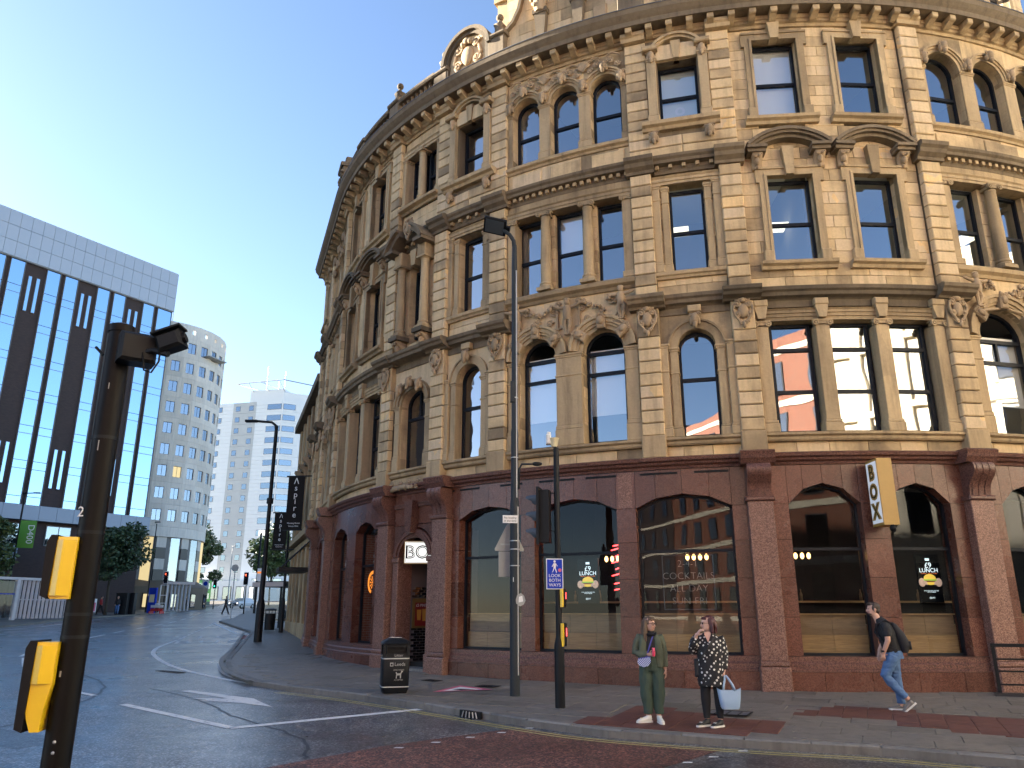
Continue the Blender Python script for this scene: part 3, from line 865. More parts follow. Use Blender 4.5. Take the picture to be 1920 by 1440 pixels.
def arc_pts(r, a0, a1, n): return [(r * cos(a0 + (a1 - a0) * i / n), r * sin(a0 + (a1 - a0) * i / n)) for i in range(n + 1)]
def arch_ring(mb, cx, cz, r0, r1, y0, y1, a0=0.0, a1=pi, n=14):
    A = arc_pts(r0, a0, a1, n); B = arc_pts(r1, a0, a1, n)
    for i in range(n):
        mb.prism([(cx + A[i][0], cz + A[i][1]), (cx + B[i][0], cz + B[i][1]), (cx + B[i + 1][0], cz + B[i + 1][1]), (cx + A[i + 1][0], cz + A[i + 1][1])], y0, y1)
    return mb
def spandrel(s, w, zs, ztop, r, y0=0.0, y1=0.34, rise=None):
    """wall over an arched opening of radius r, from springing zs to ztop, w wide (local frame at s)"""
    mb = MB(); n = 12
    pts = arc_pts(1.0, pi, 0, n)
    pts = [(r * x, zs + (rise or r) * z) for x, z in pts]
    for i in range(n):
        mb.prism([pts[i], pts[i + 1], (pts[i + 1][0], ztop), (pts[i][0], ztop)], y0, y1)
    if w / 2 > r + 0.005:
        for k in (-1, 1):
            xs = sorted((k * r, k * w / 2))
            mb.box(xs[0], xs[1], y0, y1, zs, ztop)
    return mb

# --- windows: dark timber sashes with panes, each window a part
GL = -0.30
def window(s, w, z0, z1, arch=0.0, rails=(), mull=(), blind=None, blind_mat='blind_fabric', gmat='window_glass', fw=0.075, dd=GL, rise=None, solid_top=None, roomlight=False):
    """arch = radius of a round head springing at z1"""
    W = FM(s, dd)
    f = MB(); h = w / 2
    f.box(-h, -h + fw, -.05, .05, z0, z1); f.box(h - fw, h, -.05, .05, z0, z1); f.box(-h + fw, h - fw, -.05, .05, z0, z0 + fw)
    if arch:
        n = 12
        for i in range(n):
            a, b = pi * i / n, pi * (i + 1) / n
            rz = rise or arch
            f.prism([((h - fw) * cos(a), z1 + (rz - fw) * sin(a)), (h * cos(a), z1 + rz * sin(a)), (h * cos(b), z1 + rz * sin(b)), ((h - fw) * cos(b), z1 + (rz - fw) * sin(b))], -.05, .05)
    else:
        f.box(-h + fw, h - fw, -.05, .05, z1 - fw, z1)
    for r in rails:
        f.box(-h + fw, h - fw, -.06, .045, r - .045, r + .045)
    for (mx, a, b) in mull:
        f.box(mx - .03, mx + .03, -.045, .04, a, b)
    wnd = bp('window', f, 'frame_paint', W)
    # panes between rails
    zs = [z0 + fw] + sorted(rails) + [z1 - (0 if arch else fw)]
    for i, (a, b) in enumerate(zip(zs[:-1], zs[1:])):
        off = 0.0 if i % 2 else -0.012
        if b - a < 0.05: continue
        top = arch and i == len(zs) - 2
        poly = [(-h + fw, a), (h - fw, a)]
        if top:
            rz = rise or arch
            poly += [((h - fw) * cos(t * pi / 12), b + (rz - fw) * sin(t * pi / 12)) for t in range(0, 13)]
        else:
            poly += [(h - fw, b), (-h + fw, b)]
        if solid_top and top:
            part('head_panel', MB().prism(poly, -.02, .02), 'frame_paint', wnd, W)
        else:
            mb = MB(); n = len(poly)
            mb.add([(x, off, z) for x, z in poly], [tuple(range(n))])
            part('pane', mb, gmat, wnd, W)
    if blind:
        b0 = z0 + (z1 - z0) * (1 - blind)
        top = z1 if not arch else z1 + arch * 0.2
        part('blind', MB().box(-h + fw, h - fw, .10, .115, b0, top), blind_mat, wnd, W)
    if roomlight:
        lx, ly, lz = roomlight
        part('ceiling_light_panel', MB().box(lx - .3, lx + .3, ly - .3, ly + .3, lz - .02, lz), 'ceiling_light', wnd, W)
    return wnd

# --- repeated stones, meshes shared
RUST = {}
def rusticated(s, w, z0, z1, pitch=0.338, d=0.22, key=None):
    n = max(1, round((z1 - z0) / pitch)); p = (z1 - z0) / n
    bp('pier_core', MB().box(-w / 2 + .03, w / 2 - .03, -d + .06, .3, z0, z1), 'sandstone_sooty', FM(s))
    k = (round(w, 3), round(p, 4), d)
    if k not in RUST:
        RUST[k] = MB().cbox(-w / 2, w / 2, -d, -d + .16, 0.012, p - 0.012, 0.022).mesh('rusticated_block', 'sandstone')
    for i in range(n):
        link('rusticated_block', RUST[k], bld, FM(s, 0, z0 + i * p))
def pilaster(s, w, z0, z1, d=0.09, cap=True, band=None, name='pilaster', base=0.28):
    mb = MB()
    mb.cbox(-w / 2, w / 2, -d, .2, z0 + base, z1, 0.012)
    mb.cbox(-w / 2 - .035, w / 2 + .035, -d - .035, .2, z0, z0 + base * .8, 0.02)
    mb.cbox(-w / 2 - .02, w / 2 + .02, -d - .02, .2, z0 + base * .8, z0 + base, 0.015)
    if cap:
        mb.cbox(-w / 2 - .04, w / 2 + .04, -d - .04, .2, z1 - .07, z1, 0.02)
        mb.cbox(-w / 2 - .02, w / 2 + .02, -d - .02, .2, z1 - .12, z1 - .07, 0.012)
    if band:
        mb.cbox(-w / 2 - .02, w / 2 + .02, -d - .02, .2, band, band + .05, 0.012)
    return bp(name, mb, 'sandstone_trim', FM(s))
def ionic_cap(mb, w, y, z):
    """volutes at both sides of a capital, facing -y"""
    mb.box(-w / 2 - .07, w / 2 + .07, y - .02, y + .2, z + .10, z + .14)
    mb.box(-w / 2 - .02, w / 2 + .02, y, y + .2, z + .02, z + .10)
    for k in (-1, 1):
        mb.M = Matrix.Translation((k * (w / 2 + .02), y - .02, z + .045))
        arch_ring(mb, 0, 0, .048, .075, -.03, .05, 0, 2 * pi, 12)
        arch_ring(mb, 0, 0, .0, .03, -.035, .05, 0, 2 * pi, 8)
        mb.M = None
    return mb
def column(s, r, z0, z1, d, ionic=True, name='column'):
    mb = MB()
    mb.box(-r - .06, r + .06, -r - .06, r + .06, z0, z0 + .1)
    h = z1 - .14 if ionic else z1
    prof = [(r + .05, z0 + .1), (r + .055, z0 + .14), (r + .02, z0 + .18), (r + .04, z0 + .21), (r + .035, z0 + .24), (r, z0 + .27), (r * 1.01, z0 + (h - z0) * .45), (r * .87, h - .08), (r * .93, h - .06), (r * .93, h - .03), (r * .87, h)]
    if not ionic:
        prof = prof[:-3] + [(r * .87, h - .26), (r * .95, h - .24), (r * .95, h - .21), (r * .87, h - .19), (r * .9, h - .12), (r * 1.2, h - .07)]
    mb.lathe(prof, 18)
    if ionic:
        ionic_cap(mb, r * 1.8, -r * .9, z1 - .14)
        mb.box(-r, r, -r, r + .1, z1 - .13, z1 - .04)
    else:
        mb.box(-r - .06, r + .06, -r - .06, r + .06, h - .07, h)
    return bp(name, mb, 'sandstone_trim', FM(s, d), True, 35)
def keystone(s, z0, z1, w0, w1, d=0.16, mat='sandstone_trim', name='keystone', y1=.1):
    return bp(name, MB().prism([(-w0 / 2, z0), (w0 / 2, z0), (w1 / 2, z1), (-w1 / 2, z1)], -d, y1), mat, FM(s))
def console(w, h, dep, mb=None):
    """scrolled bracket: deep at the top, curling in below; local, top at z=0"""
    mb = mb or MB()
    prof = [(0.0, 0.0), (-dep, 0.0), (-dep, -h * .12), (-dep * .92, -h * .22), (-dep * .72, -h * .34), (-dep * .45, -h * .5), (-dep * .33, -h * .66), (-dep * .36, -h * .82), (-dep * .28, -h * .95), (0.0, -h)]
    mb.xprism(prof, -w / 2, w / 2)
    return mb
def leaf_console(w, h, dep):
    mb = console(w, h, dep)
    for k in (-1, 1):
        spiral(mb, (k * w * .26, -h * .2), w * .22, 1.3, w * .07, -dep - .01, k)
    mb.ball((0, -dep * .62, -h * .5), (w * .3, dep * .35, h * .3), 8, 6)
    mb.ball((0, -dep * .42, -h * .86), (w * .2, dep * .22, h * .16), 8, 6)
    return mb
CART = None
def cartouche(s, d, zc, sc_=1.0, name='carved_cartouche'):
    global CART
    if CART is None:
        m = MB()
        m.ball((0, 0, .02), (.13, .10, .20), 12, 8)
        for k in (-1, 1):
            spiral(m, (k * .15, .20), .10, 1.4, .032, -.03, k, pi / 2 - k * .4)
            spiral(m, (k * .17, -.08), .09, 1.4, .030, -.03, -k, -pi / 2)
            m.tube([(k * .20, -.02, .22), (k * .24, -.03, .05), (k * .2, -.03, -.1), (k * .1, -.03, -.25), (k * .03, -.03, -.36)], [.03, .035, .03, .035, .02], 6)
            spiral(m, (k * .07, -.30), .06, 1.3, .024, -.05, k, 0)
        m.ball((0, -.04, .29), (.09, .07, .07), 8, 6); m.ball((0, -.05, -.38), (.05, .05, .09), 8, 6)
        m.ball((-.07, -.03, .30), .05, 7, 5); m.ball((.07, -.03, .30), .05, 7, 5)
        CART = m.mesh('carved_cartouche', 'carved_stone', True)
    link(name, CART, bld, FM(s, d, zc) @ Matrix.Diagonal((sc_, sc_, sc_, 1)))

# ---------------- granite street storey
GZ0, GSILL, GSPR, GTOP = -0.35, 0.72, 4.10, 5.02
# windows: s0, s1, crown
GWIN = [(-11.0, -8.95, 4.40), (-8.55, -6.33, 4.42), (-5.85, -3.58, 4.42), (-2.30, -0.68, 4.58), (-0.08, 1.42, 4.57), (2.75, 4.3, 4.57), (5.0, 6.6, 4.57),
        (-16.45, -15.0, 4.42), (-18.95, -17.3, 4.42), (-21.9, -20.7, 4.42), (-23.6, -22.4, 4.42), (-26.6, -25.2, 4.42)]
DOOR = (-13.80, -11.92, 3.2)
def facet(s, w):
    s0, s1, cr = w
    t = (s - s0) / (s1 - s0)
    k = [(0, GSPR), (.22, GSPR + (cr - GSPR) * .72), (.5, cr), (.78, GSPR + (cr - GSPR) * .72), (1, GSPR)]
    for (a, za), (b, zb) in zip(k[:-1], k[1:]):
        if a <= t <= b: return za + (zb - za) * (t - a) / (b - a)
    return GSPR
granite_panels = []
openings = sorted([(w[0], w[1], w) for w in GWIN] + [(DOOR[0], DOOR[1], None)])
edges = [SL] + [x for o in openings for x in o[:2]] + [14.0]
strips = [(edges[i], edges[i + 1]) for i in range(0, len(edges), 2)]
def gpanel(s0, s1, z0, z1, d1=.10, d0=-.4, mat='red_granite', name='granite_panel'):
    g = 0.004
    return bp(name, sweep(s0 + g, s1 - g, rect(d0, d1, z0 + g, z1 - g), step=0.5), mat)
for (a, b) in strips:
    n = max(1, round((b - a) / 0.75))
    for i in range(n):
        p, q = a + (b - a) * i / n, a + (b - a) * (i + 1) / n
        zz = [GSILL, 1.55, 2.42, 3.28, GSPR]
        for k in range(4): gpanel(p, q, zz[k], zz[k + 1])
# over the openings: upright slabs cut to the flat-faceted arches
for (a, b) in strips:
    n = max(1, round((b - a) / 0.6))
    for i in range(n):
        p, q = a + (b - a) * i / n, a + (b - a) * (i + 1) / n
        gpanel(p, q, GSPR, GTOP)
for s0, s1, w in openings:
    if w is None: continue
    bounds = [s0 + (s1 - s0) * t for t in (0, .22, .5, .78, 1)]
    for p, q in zip(bounds[:-1], bounds[1:]):
        mb = MB(); n = 3; m = []
        W = FM((p + q) / 2); h = (q - p) / 2 - .004
        W0 = W.inverted()
        for (ss) in (p + .004, q - .004):
            x, y = fpt(ss, .10); v = W0 @ Vector((x, y, 0)); x2, y2 = fpt(ss, -.4); v2 = W0 @ Vector((x2, y2, 0))
            m.append((v, v2, facet(ss, w)))
        (A, A2, za), (Bv, B2, zb) = m
        vs = [(A.x, A.y, za), (Bv.x, Bv.y, zb), (Bv.x, Bv.y, GTOP - .004), (A.x, A.y, GTOP - .004), (A2.x, A2.y, za), (B2.x, B2.y, zb), (B2.x, B2.y, GTOP - .004), (A2.x, A2.y, GTOP - .004)]
        mb.add(vs, [(0, 1, 2, 3), (5, 4, 7, 6), (0, 4, 5, 1), (1, 5, 6, 2), (3, 2, 6, 7), (4, 0, 3, 7)])
        bp('lintel_slab', mb, 'red_granite', W)
# one paler replaced slab to the left of the first pilaster, as in the photograph
gpanel(-6.28, -5.92, 4.12, 4.99, d1=.106, d0=.0, mat='pink_granite', name='pale_granite_slab')
# plinth, moulded sill
segs = [(SL, DOOR[0] - .05), (DOOR[1] + .05, 14.0)]
for a, b in segs:
    n = round((b - a) / 1.0)
    for i in range(n):
        gpanel(a + (b - a) * i / n, a + (b - a) * (i + 1) / n, GZ0, .40, d1=.20, name='plinth_panel')
    bp('plinth_moulding', sweep(a, b, [(-.3, .402), (.20, .402), (.20, .44), (.165, .47), (.165, .56), (.125, .60), (.125, .716), (-.3, .716)]), 'granite_trim')
# cornice of the granite storey
bp('granite_cornice', sweep(SL, 14.0, [(-.3, GTOP + .002), (.14, GTOP + .002), (.16, 5.08), (.24, 5.12), (.26, 5.17), (.33, 5.20), (.35, 5.27), (.30, 5.30), (-.3, 5.30)]), 'granite_trim')
for i, (s0, s1) in enumerate(((-11.0, -10.3), (-9.6, -8.9), (-8.4, -7.4), (-7.1, -6.3), (-5.7, -4.8), (-4.4, -3.6), (-11.6, -11.2))):
    bp('vent_slot', sweep(s0, s1, rect(.08, .108, 4.90, 4.955)), 'black_plastic')
# granite pilasters with consoles
def granite_pilaster(s, w=.58):
    W = FM(s, .1)
    sh = bp('granite_pilaster', MB().cbox(-w / 2, w / 2, -.24, .05, .62, 4.15, .015), 'pink_granite', W)
    part('plinth_block', MB().cbox(-w / 2 - .04, w / 2 + .04, -.30, .05, GZ0, .50, .03), 'pink_granite', sh, W)
    part('base_moulding', MB().cbox(-w / 2 - .025, w / 2 + .025, -.275, .05, .502, .62, .03), 'pink_granite', sh, W)
    part('neck_moulding', MB().cbox(-w / 2 - .045, w / 2 + .045, -.29, .05, 4.152, 4.26, .03), 'granite_trim', sh, W)
    mb = MB()
    prof = [(.05, 4.262), (-.22, 4.262), (-.235, 4.40), (-.26, 4.50), (-.33, 4.60), (-.44, 4.70), (-.50, 4.80), (-.50, 4.92), (-.46, 5.0), (.05, 5.01)]
    mb.xprism(prof, -w / 2 + .02, w / 2 - .02)
    for x in (-.16, .0, .16):
        mb.xprism([(y - .014 if y < 0 else y, z) for y, z in prof], x - .05, x + .05)
    part('scroll_console', mb, 'granite_trim', sh, W, True, 40)
    part('cornice_break', MB().xprism([(.05, 5.012), (-.42, 5.012), (-.46, 5.08), (-.50, 5.13), (-.52, 5.20), (-.55, 5.28), (-.5, 5.32), (.05, 5.32)], -w / 2 - .1, w / 2 + .1), 'granite_trim', sh, W)
for s in (2.05, -2.96, -11.55, -14.15, -20.0, -24.5, 7.3):
    granite_pilaster(s)

# shop windows
def shop_window(s0, s1, cr):
    s = (s0 + s1) / 2; w = s1 - s0; W = FM(s, -.22)
    h = w / 2; f = MB()
    pts = [(-h, GSPR), (-h + .22 * w, GSPR + (cr - GSPR) * .72), (0, cr), (h - .22 * w, GSPR + (cr - GSPR) * .72), (h, GSPR)]
    f.box(-h, -h + .06, -.04, .04, GSILL, GSPR + .02); f.box(h - .06, h, -.04, .04, GSILL, GSPR + .02)
    f.box(-h + .06, h - .06, -.04, .04, GSILL, GSILL + .06); f.box(-h + .06, h - .06, -.035, .035, 3.04, 3.11)
    for (xa, za), (xb, zb) in zip(pts[:-1], pts[1:]):
        f.prism([(xa, za - .05), (xb, zb - .05), (xb, zb + .04), (xa, za + .04)], -.04, .04)
    wnd = bp('shop_window', f, 'frame_paint', W)
    part('pane', MB().add([(-h + .06, 0, GSILL + .06), (h - .06, 0, GSILL + .06), (h - .06, 0, 3.04), (-h + .06, 0, 3.04)], [(0, 1, 2, 3)]), 'shop_glass', wnd, W)
    up = [(-h + .06, 3.11), (h - .06, 3.11)] + [(x * .97, z - .04) for x, z in pts[::-1]]
    part('pane', MB().add([(x, 0, z) for x, z in up], [tuple(range(len(up)))]), 'shop_glass', wnd, W)
    return wnd, W, w
for a, b, c in GWIN:
    wnd, W, w = shop_window(a, b, c)
    if a > -12.0:      # timber dado boards behind the glass
        n = max(1, round(w / .75))
        for i in range(n):
            x0, x1 = -w / 2 + .06 + (w - .12) * i / n, -w / 2 + .06 + (w - .12) * (i + 1) / n
            part('timber_board', MB().box(x0 + .003, x1 - .003, .10, .13, GSILL, 1.16), 'oak_panel', wnd, W)
            part('timber_board', MB().box(x0 + .003, x1 - .003, .16, .19, 1.17, 1.60), 'bench_wood', wnd, W)
        part('shelf_edge', MB().box(-w / 2 + .06, w / 2 - .06, .08, .22, 1.602, 1.63), 'oak_panel', wnd, W)
    else:
        part('brick_return', MB().box(-w / 2 + .03, -w / 2 + .05, .06, .6, GSILL, GSPR), 'red_brick', wnd, W)
# arched bar doorway
dz = DOOR[2]; dc = (DOOR[0] + DOOR[1]) / 2; dr = (DOOR[1] - DOOR[0]) / 2
WD = FM(dc)
bp('door_spandrel', spandrel(dc, 2 * dr - .01, GSPR, GTOP, dr - .02, -.10, .4, rise=.02), 'red_granite', WD)
mb = MB()
n = 14
for i in range(n):
    a, b = pi - pi * i / n, pi - pi * (i + 1) / n
    mb.prism([(dr * cos(a), dz + (GSPR - dz - .05) * sin(a)), (dr * cos(b), dz + (GSPR - dz - .05) * sin(b)), (dr * cos(b), GSPR - .003), (dr * cos(a), GSPR - .003)], -.10, .4)
bp('door_head', mb, 'granite_trim', WD)
mb = MB()
for (r0, r1, y0, y1) in ((.0, .10, -.13, .1), (.10, .20, -.17, .1), (.20, .27, -.14, .1)):
    for i in range(n):
        a, b = pi * i / n, pi * (i + 1) / n
        k0, k1 = dr - .27 + r0, dr - .27 + r1
        hz = (GSPR - dz - .12) / dr
        mb.prism([(k0 * cos(a), dz + k0 * hz * sin(a)), (k1 * cos(a), dz + k1 * hz * sin(a)), (k1 * cos(b), dz + k1 * hz * sin(b)), (k0 * cos(b), dz + k0 * hz * sin(b))], y0, y1)
bp('door_archivolt', mb, 'granite_trim', WD)
for k in (-1, 1):
    mb = MB().cbox(-.14, .14, -.15, .35, GZ0, dz - .16, .015)
    mb.cbox(-.18, .18, -.19, .35, dz - .16, dz - .02, .03); mb.cbox(-.17, .17, -.18, .35, GZ0, .55, .02)
    bp('door_jamb_pier', mb, 'pink_granite', FM(dc + k * (dr - .13)))
bp('door_keystone', MB().prism([(-.13, 3.86), (.13, 3.86), (.19, 4.78), (-.19, 4.78)], -.36, .1), 'granite_trim', WD)
bp('door_frieze', MB().box(-dr, dr, -.16, .0, 4.62, 4.70).box(-dr, dr, -.19, .0, 4.70, 4.74), 'granite_trim', WD)
# porch: glazed black bricks on the return walls, dark door
bm_ = [MB().cbox(-.108, .108, -.01, .02, -.034, .034, .006).mesh('glazed_brick', 'glazed_black_brick')]
bp('porch_wall', MB().box(-dr + .02, -dr + .26, .36, 1.6, GZ0, 4.0), 'mortar_grey', WD)
bp('porch_wall', MB().box(dr - .26, dr - .02, .36, 1.6, GZ0, 4.0), 'mortar_grey', WD)
bp('porch_back', MB().box(-dr + .26, dr - .26, 1.1, 1.2, GZ0, 4.4), 'black_plastic', WD)
nb = 0
for side in (-1, 1):
    for r in range(28):
        for c in range(5):
            yy = .42 + .112 + c * .225 + (.112 if r % 2 else 0)
            zz = .25 + r * .077
            if side < 0 and 1.2 < zz < 2.05 and .45 < yy < 1.1: continue
            if zz > 3.2 or yy > 1.5: continue
            link('glazed_brick', bm_[0], bld, WD @ Matrix.Translation((side * (dr - .262), yy, zz)) @ Matrix.Rotation(side * -pi / 2, 4, 'Z'))
dl = bp('bar_door', MB().box(-dr + .28, dr - .28, .98, 1.04, .1, 2.9), 'frame_paint', WD)
part('door_pane', MB().box(-dr + .42, dr - .42, .965, .975, .5, 2.7), 'shop_glass', dl, WD)
part('pull_handle', MB().tube([(.18, .93, 1.0), (.18, .93, 1.7)], .015, 6), 'galvanised', dl, WD)
bp('door_step', MB().box(-dr - .02, dr + .02, -.16, .95, GZ0, .16), 'kerb_stone', WD)

# ---------------- floors and rooms behind the glass
def plate(z0, z1, d):
    pts = [fpt(SL + (14 - SL) * i / 60, d) for i in range(61)]
    pts += [(CX + 24, CY + 8), (CX + 10, CY + 26), (CX - 12, CY + 30)]
    return MB().zprism(pts, z0, z1)
for z in (5.04, 9.62, 13.7, 17.95):
    bp('floor_plate', plate(z, z + .22, -.42), 'interior_ceiling')
bp('room_back_wall', sweep(SL, 14, rect(-4.2, -4.0, 5.3, 17.9), step=1.0), 'interior_wall')
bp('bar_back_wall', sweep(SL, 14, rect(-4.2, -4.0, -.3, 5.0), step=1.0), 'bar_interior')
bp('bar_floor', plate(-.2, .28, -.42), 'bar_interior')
bp('roof_deck', plate(18.2, 18.3, .2), 'lead')
for i in range(9):
    s = SL + 2 + i * 4.1
    bp('room_partition', MB().box(-.06, .06, .45, 4.0, 5.3, 17.9), 'interior_wall', FM(s))
for z0 in (5.26,):
    pass
x0, y0 = fpt(14.0, 0); 
bp('end_wall', MB().zprism([fpt(14.0, -.3), fpt(14.0, .1), (CX + 24.4, CY + 8), (CX + 24, CY + 8)], -.4, 18.2), 'sandstone_trim')
bp('end_wall', MB().zprism([fpt(SL + .02, -.35), fpt(SL + .02, .0), (fpt(SL, 0)[0] + 14, fpt(SL, 0)[1] + 6), (fpt(SL, 0)[0] + 14, fpt(SL, 0)[1] + 5.6)], -.4, 18.2), 'sandstone_trim')

# ---------------- courses that run right round
def run(name, s0, s1, prof, mat='sandstone_trim', step=.32):
    return bp(name, sweep(s0, s1, prof, step=step), mat)
ashlar(SL, 14.0, 5.302, 5.60, course=.3)
run('sill_course', SL, 14.0, [(-.3, 5.602), (.10, 5.602), (.13, 5.64), (.13, 5.70), (.20, 5.74), (.20, 5.80), (-.3, 5.81)])
bays = sorted(PIERS)
def between(a, b): return (a + PW / 2, b - PW / 2)
TYPE = {(P7, P6): 'S', (P6, P5): 'T', (P5, P4): 'D', (P4, P3): 'O', (P3, Q2): 'S', (Q2, Q1): 'T', (Q1, P1): 'S', (P1, P2): 'D', (P2, Q3): 'T'}

# piers
for s in PIERS:
    bp('pier_pedestal', MB().cbox(-PW / 2 - .02, PW / 2 + .02, -.26, .1, 5.302, 5.86, .02), 'sandstone_trim', FM(s))
    rusticated(s, PW, 5.862, 8.47)
    bp('pier_head', MB().cbox(-PW / 2, PW / 2, -.22, .2, 8.472, 9.23, .02), 'sandstone', FM(s))
    cartouche(s, .26, 8.92)
    run('cornice_break', s - .46, s + .46, [(-.2, 9.232), (.26, 9.232), (.30, 9.28), (.46, 9.33), (.50, 9.40), (.56, 9.44), (.58, 9.52), (.5, 9.565), (-.2, 9.565)], 'sandstone_sooty')
    rusticated(s, PW, 9.57, 13.2)
    run('cornice_break', s - PW / 2 - .10, s + PW / 2 + .10, [(-.2, 13.202), (.26, 13.202), (.28, 13.28), (.40, 13.36), (.44, 13.46), (.52, 13.52), (.54, 13.62), (.46, 13.67), (-.2, 13.67)], 'sandstone_sooty')
    if s in (P2, P4, P5, P6, P7, Q3): rusticated(s, PW, 13.675, 17.55)
    run('cornice_break', s - PW / 2 - .06, s + PW / 2 + .06, [(-.2, 17.552), (.30, 17.552), (.33, 17.66), (.38, 17.70), (.38, 17.80), (-.2, 17.80)])

# main cornice
run('main_frieze', SL, 14, [(-.34, 17.552), (.06, 17.552), (.08, 17.64), (.14, 17.66), (.16, 17.72), (.20, 17.74), (.20, 17.86), (-.34, 17.86)])
run('main_cornice', SL - .3, 14, [(-.34, 17.862), (.58, 17.862), (.60, 18.0), (.66, 18.06), (.74, 18.16), (.77, 18.30), (.2, 18.40), (-.34, 18.40)], 'sandstone_sooty')
run('lead_flashing', SL - .3, 14, [(.0, 18.402), (.73, 18.31), (.785, 18.305), (.785, 18.325), (.0, 18.43)], 'lead')
mod = MB()
mod.xprism([(.0, .19), (-.33, .19), (-.33, .06), (-.30, .035), (-.24, .03), (-.16, .0), (-.09, -.035), (0, -.06)], -.09, .09)
mod = mod.mesh('modillion', 'sandstone_trim')
nmod = int((14 - SL) / .56)
for i in range(nmod):
    s = SL + .28 + i * .56
    if s < 8.2: link('modillion', mod, bld, FM(s, .20, 17.67))
dent = MB().box(-.05, .05, -.10, .02, 0, .10).mesh('dentil', 'sandstone_trim')
def string_cornice(a, b, pitch):
    run('string_cornice', a, b, [(-.3, 13.202), (.06, 13.202), (.08, 13.27), (.10, 13.30), (.10, 13.40), (.28, 13.42), (.30, 13.50), (.36, 13.55), (.38, 13.62), (.3, 13.66), (-.3, 13.67)], 'sandstone_sooty')
    n = int((b - a) / pitch)
    for i in range(n):
        link('dentil', dent, bld, FM(a + (b - a) * (i + .5) / n, .10, 13.30))

def eared_surround(s, w, z0, z1, sill=True, ear=.09, kz=None):
    t = .2
    mb = MB()
    for k in (-1, 1):
        x0, x1 = sorted((k * w / 2, k * (w / 2 + t)))
        mb.box(x0, x1, -.07, .1, z0 + .34, z1)
        xa, xb = sorted((k * (w / 2 + .0), k * (w / 2 + .07)))
        mb.box(xa, xb, -.10, .1, z0 + .34, z1 - .002)
        xo, xp = sorted((k * (w / 2 + t), k * (w / 2 + t + ear)))
        mb.box(xo, xp, -.068, .1, z1 - .18, z1 + t)
        xq, xr = sorted((k * (w / 2 - .0), k * (w / 2 + t + .06)))
        mb.cbox(xq, xr, -.12, .1, z0, z0 + .34, .02)
    mb.box(-w / 2 - t, w / 2 + t, -.072, .1, z1, z1 + t)
    mb.box(-w / 2 - .07, w / 2 + .07, -.10, .1, z1 + .001, z1 + .08)
    mb.box(-w / 2 - t - ear, w / 2 + t + ear, -.11, .1, z1 + t, z1 + t + .06)
    bp('window_surround', mb, 'sandstone_trim', FM(s))
    if sill:
        bp('window_sill', MB().xprism([(.1, z0 - .2), (-.10, z0 - .2), (-.13, z0 - .12), (-.22, z0 - .08), (-.24, z0), (.1, z0)], -w / 2 - .36, w / 2 + .36), 'sandstone_trim', FM(s))

def seg_pediment(s, w, zb, rise, d=.42, mat='sandstone_sooty'):
    """segmental hood on two leaf consoles"""
    h = w / 2; n = 14
    R = (h * h + rise * rise) / (2 * rise); cz = zb + rise - R
    a = math.asin(h / R)
    mb = MB()
    for (dr0, dr1, dd) in ((-.13, -.04, d * .6), (-.04, .03, d * .85), (.03, .12, d)):
        for i in range(n):
            t0, t1 = -a + 2 * a * i / n, -a + 2 * a * (i + 1) / n
            mb.prism([((R + dr0) * sin(t0), cz + (R + dr0) * cos(t0)), ((R + dr1) * sin(t0), cz + (R + dr1) * cos(t0)), ((R + dr1) * sin(t1), cz + (R + dr1) * cos(t1)), ((R + dr0) * sin(t1), cz + (R + dr0) * cos(t1))], -dd, .05)
    for k in (-1, 1):
        x0, x1 = sorted((k * (h - .42), k * (h + .06)))
        mb.box(x0, x1, -d * .78, .05, zb - .14, zb - .05); mb.box(x0 - .02, x1 + .02, -d * .98, .05, zb - .05, zb + .035)
    o = bp('hood_moulding', mb, mat, FM(s))
    for k in (-1, 1):
        link('leaf_console', LEAFC, bld, FM(s) @ Matrix.Translation((k * (h - .2), 0, zb - .14)))
LEAFC = leaf_console(.26, .42, .27).mesh('leaf_console', 'carved_stone', True)
MASK = MB()
MASK.ball((0, -.10, 0), (.10, .12, .17), 10, 8); MASK.ball((0, -.14, -.16), (.06, .07, .10), 8, 6)
for k in (-1, 1):
    spiral(MASK, (k * .08, .12), .07, 1.3, .022, -.10, k, 0); MASK.ball((k * .09, -.07, -.05), (.05, .07, .12), 7, 5)
MASK = MASK.mesh('carved_drop', 'carved_stone', True)

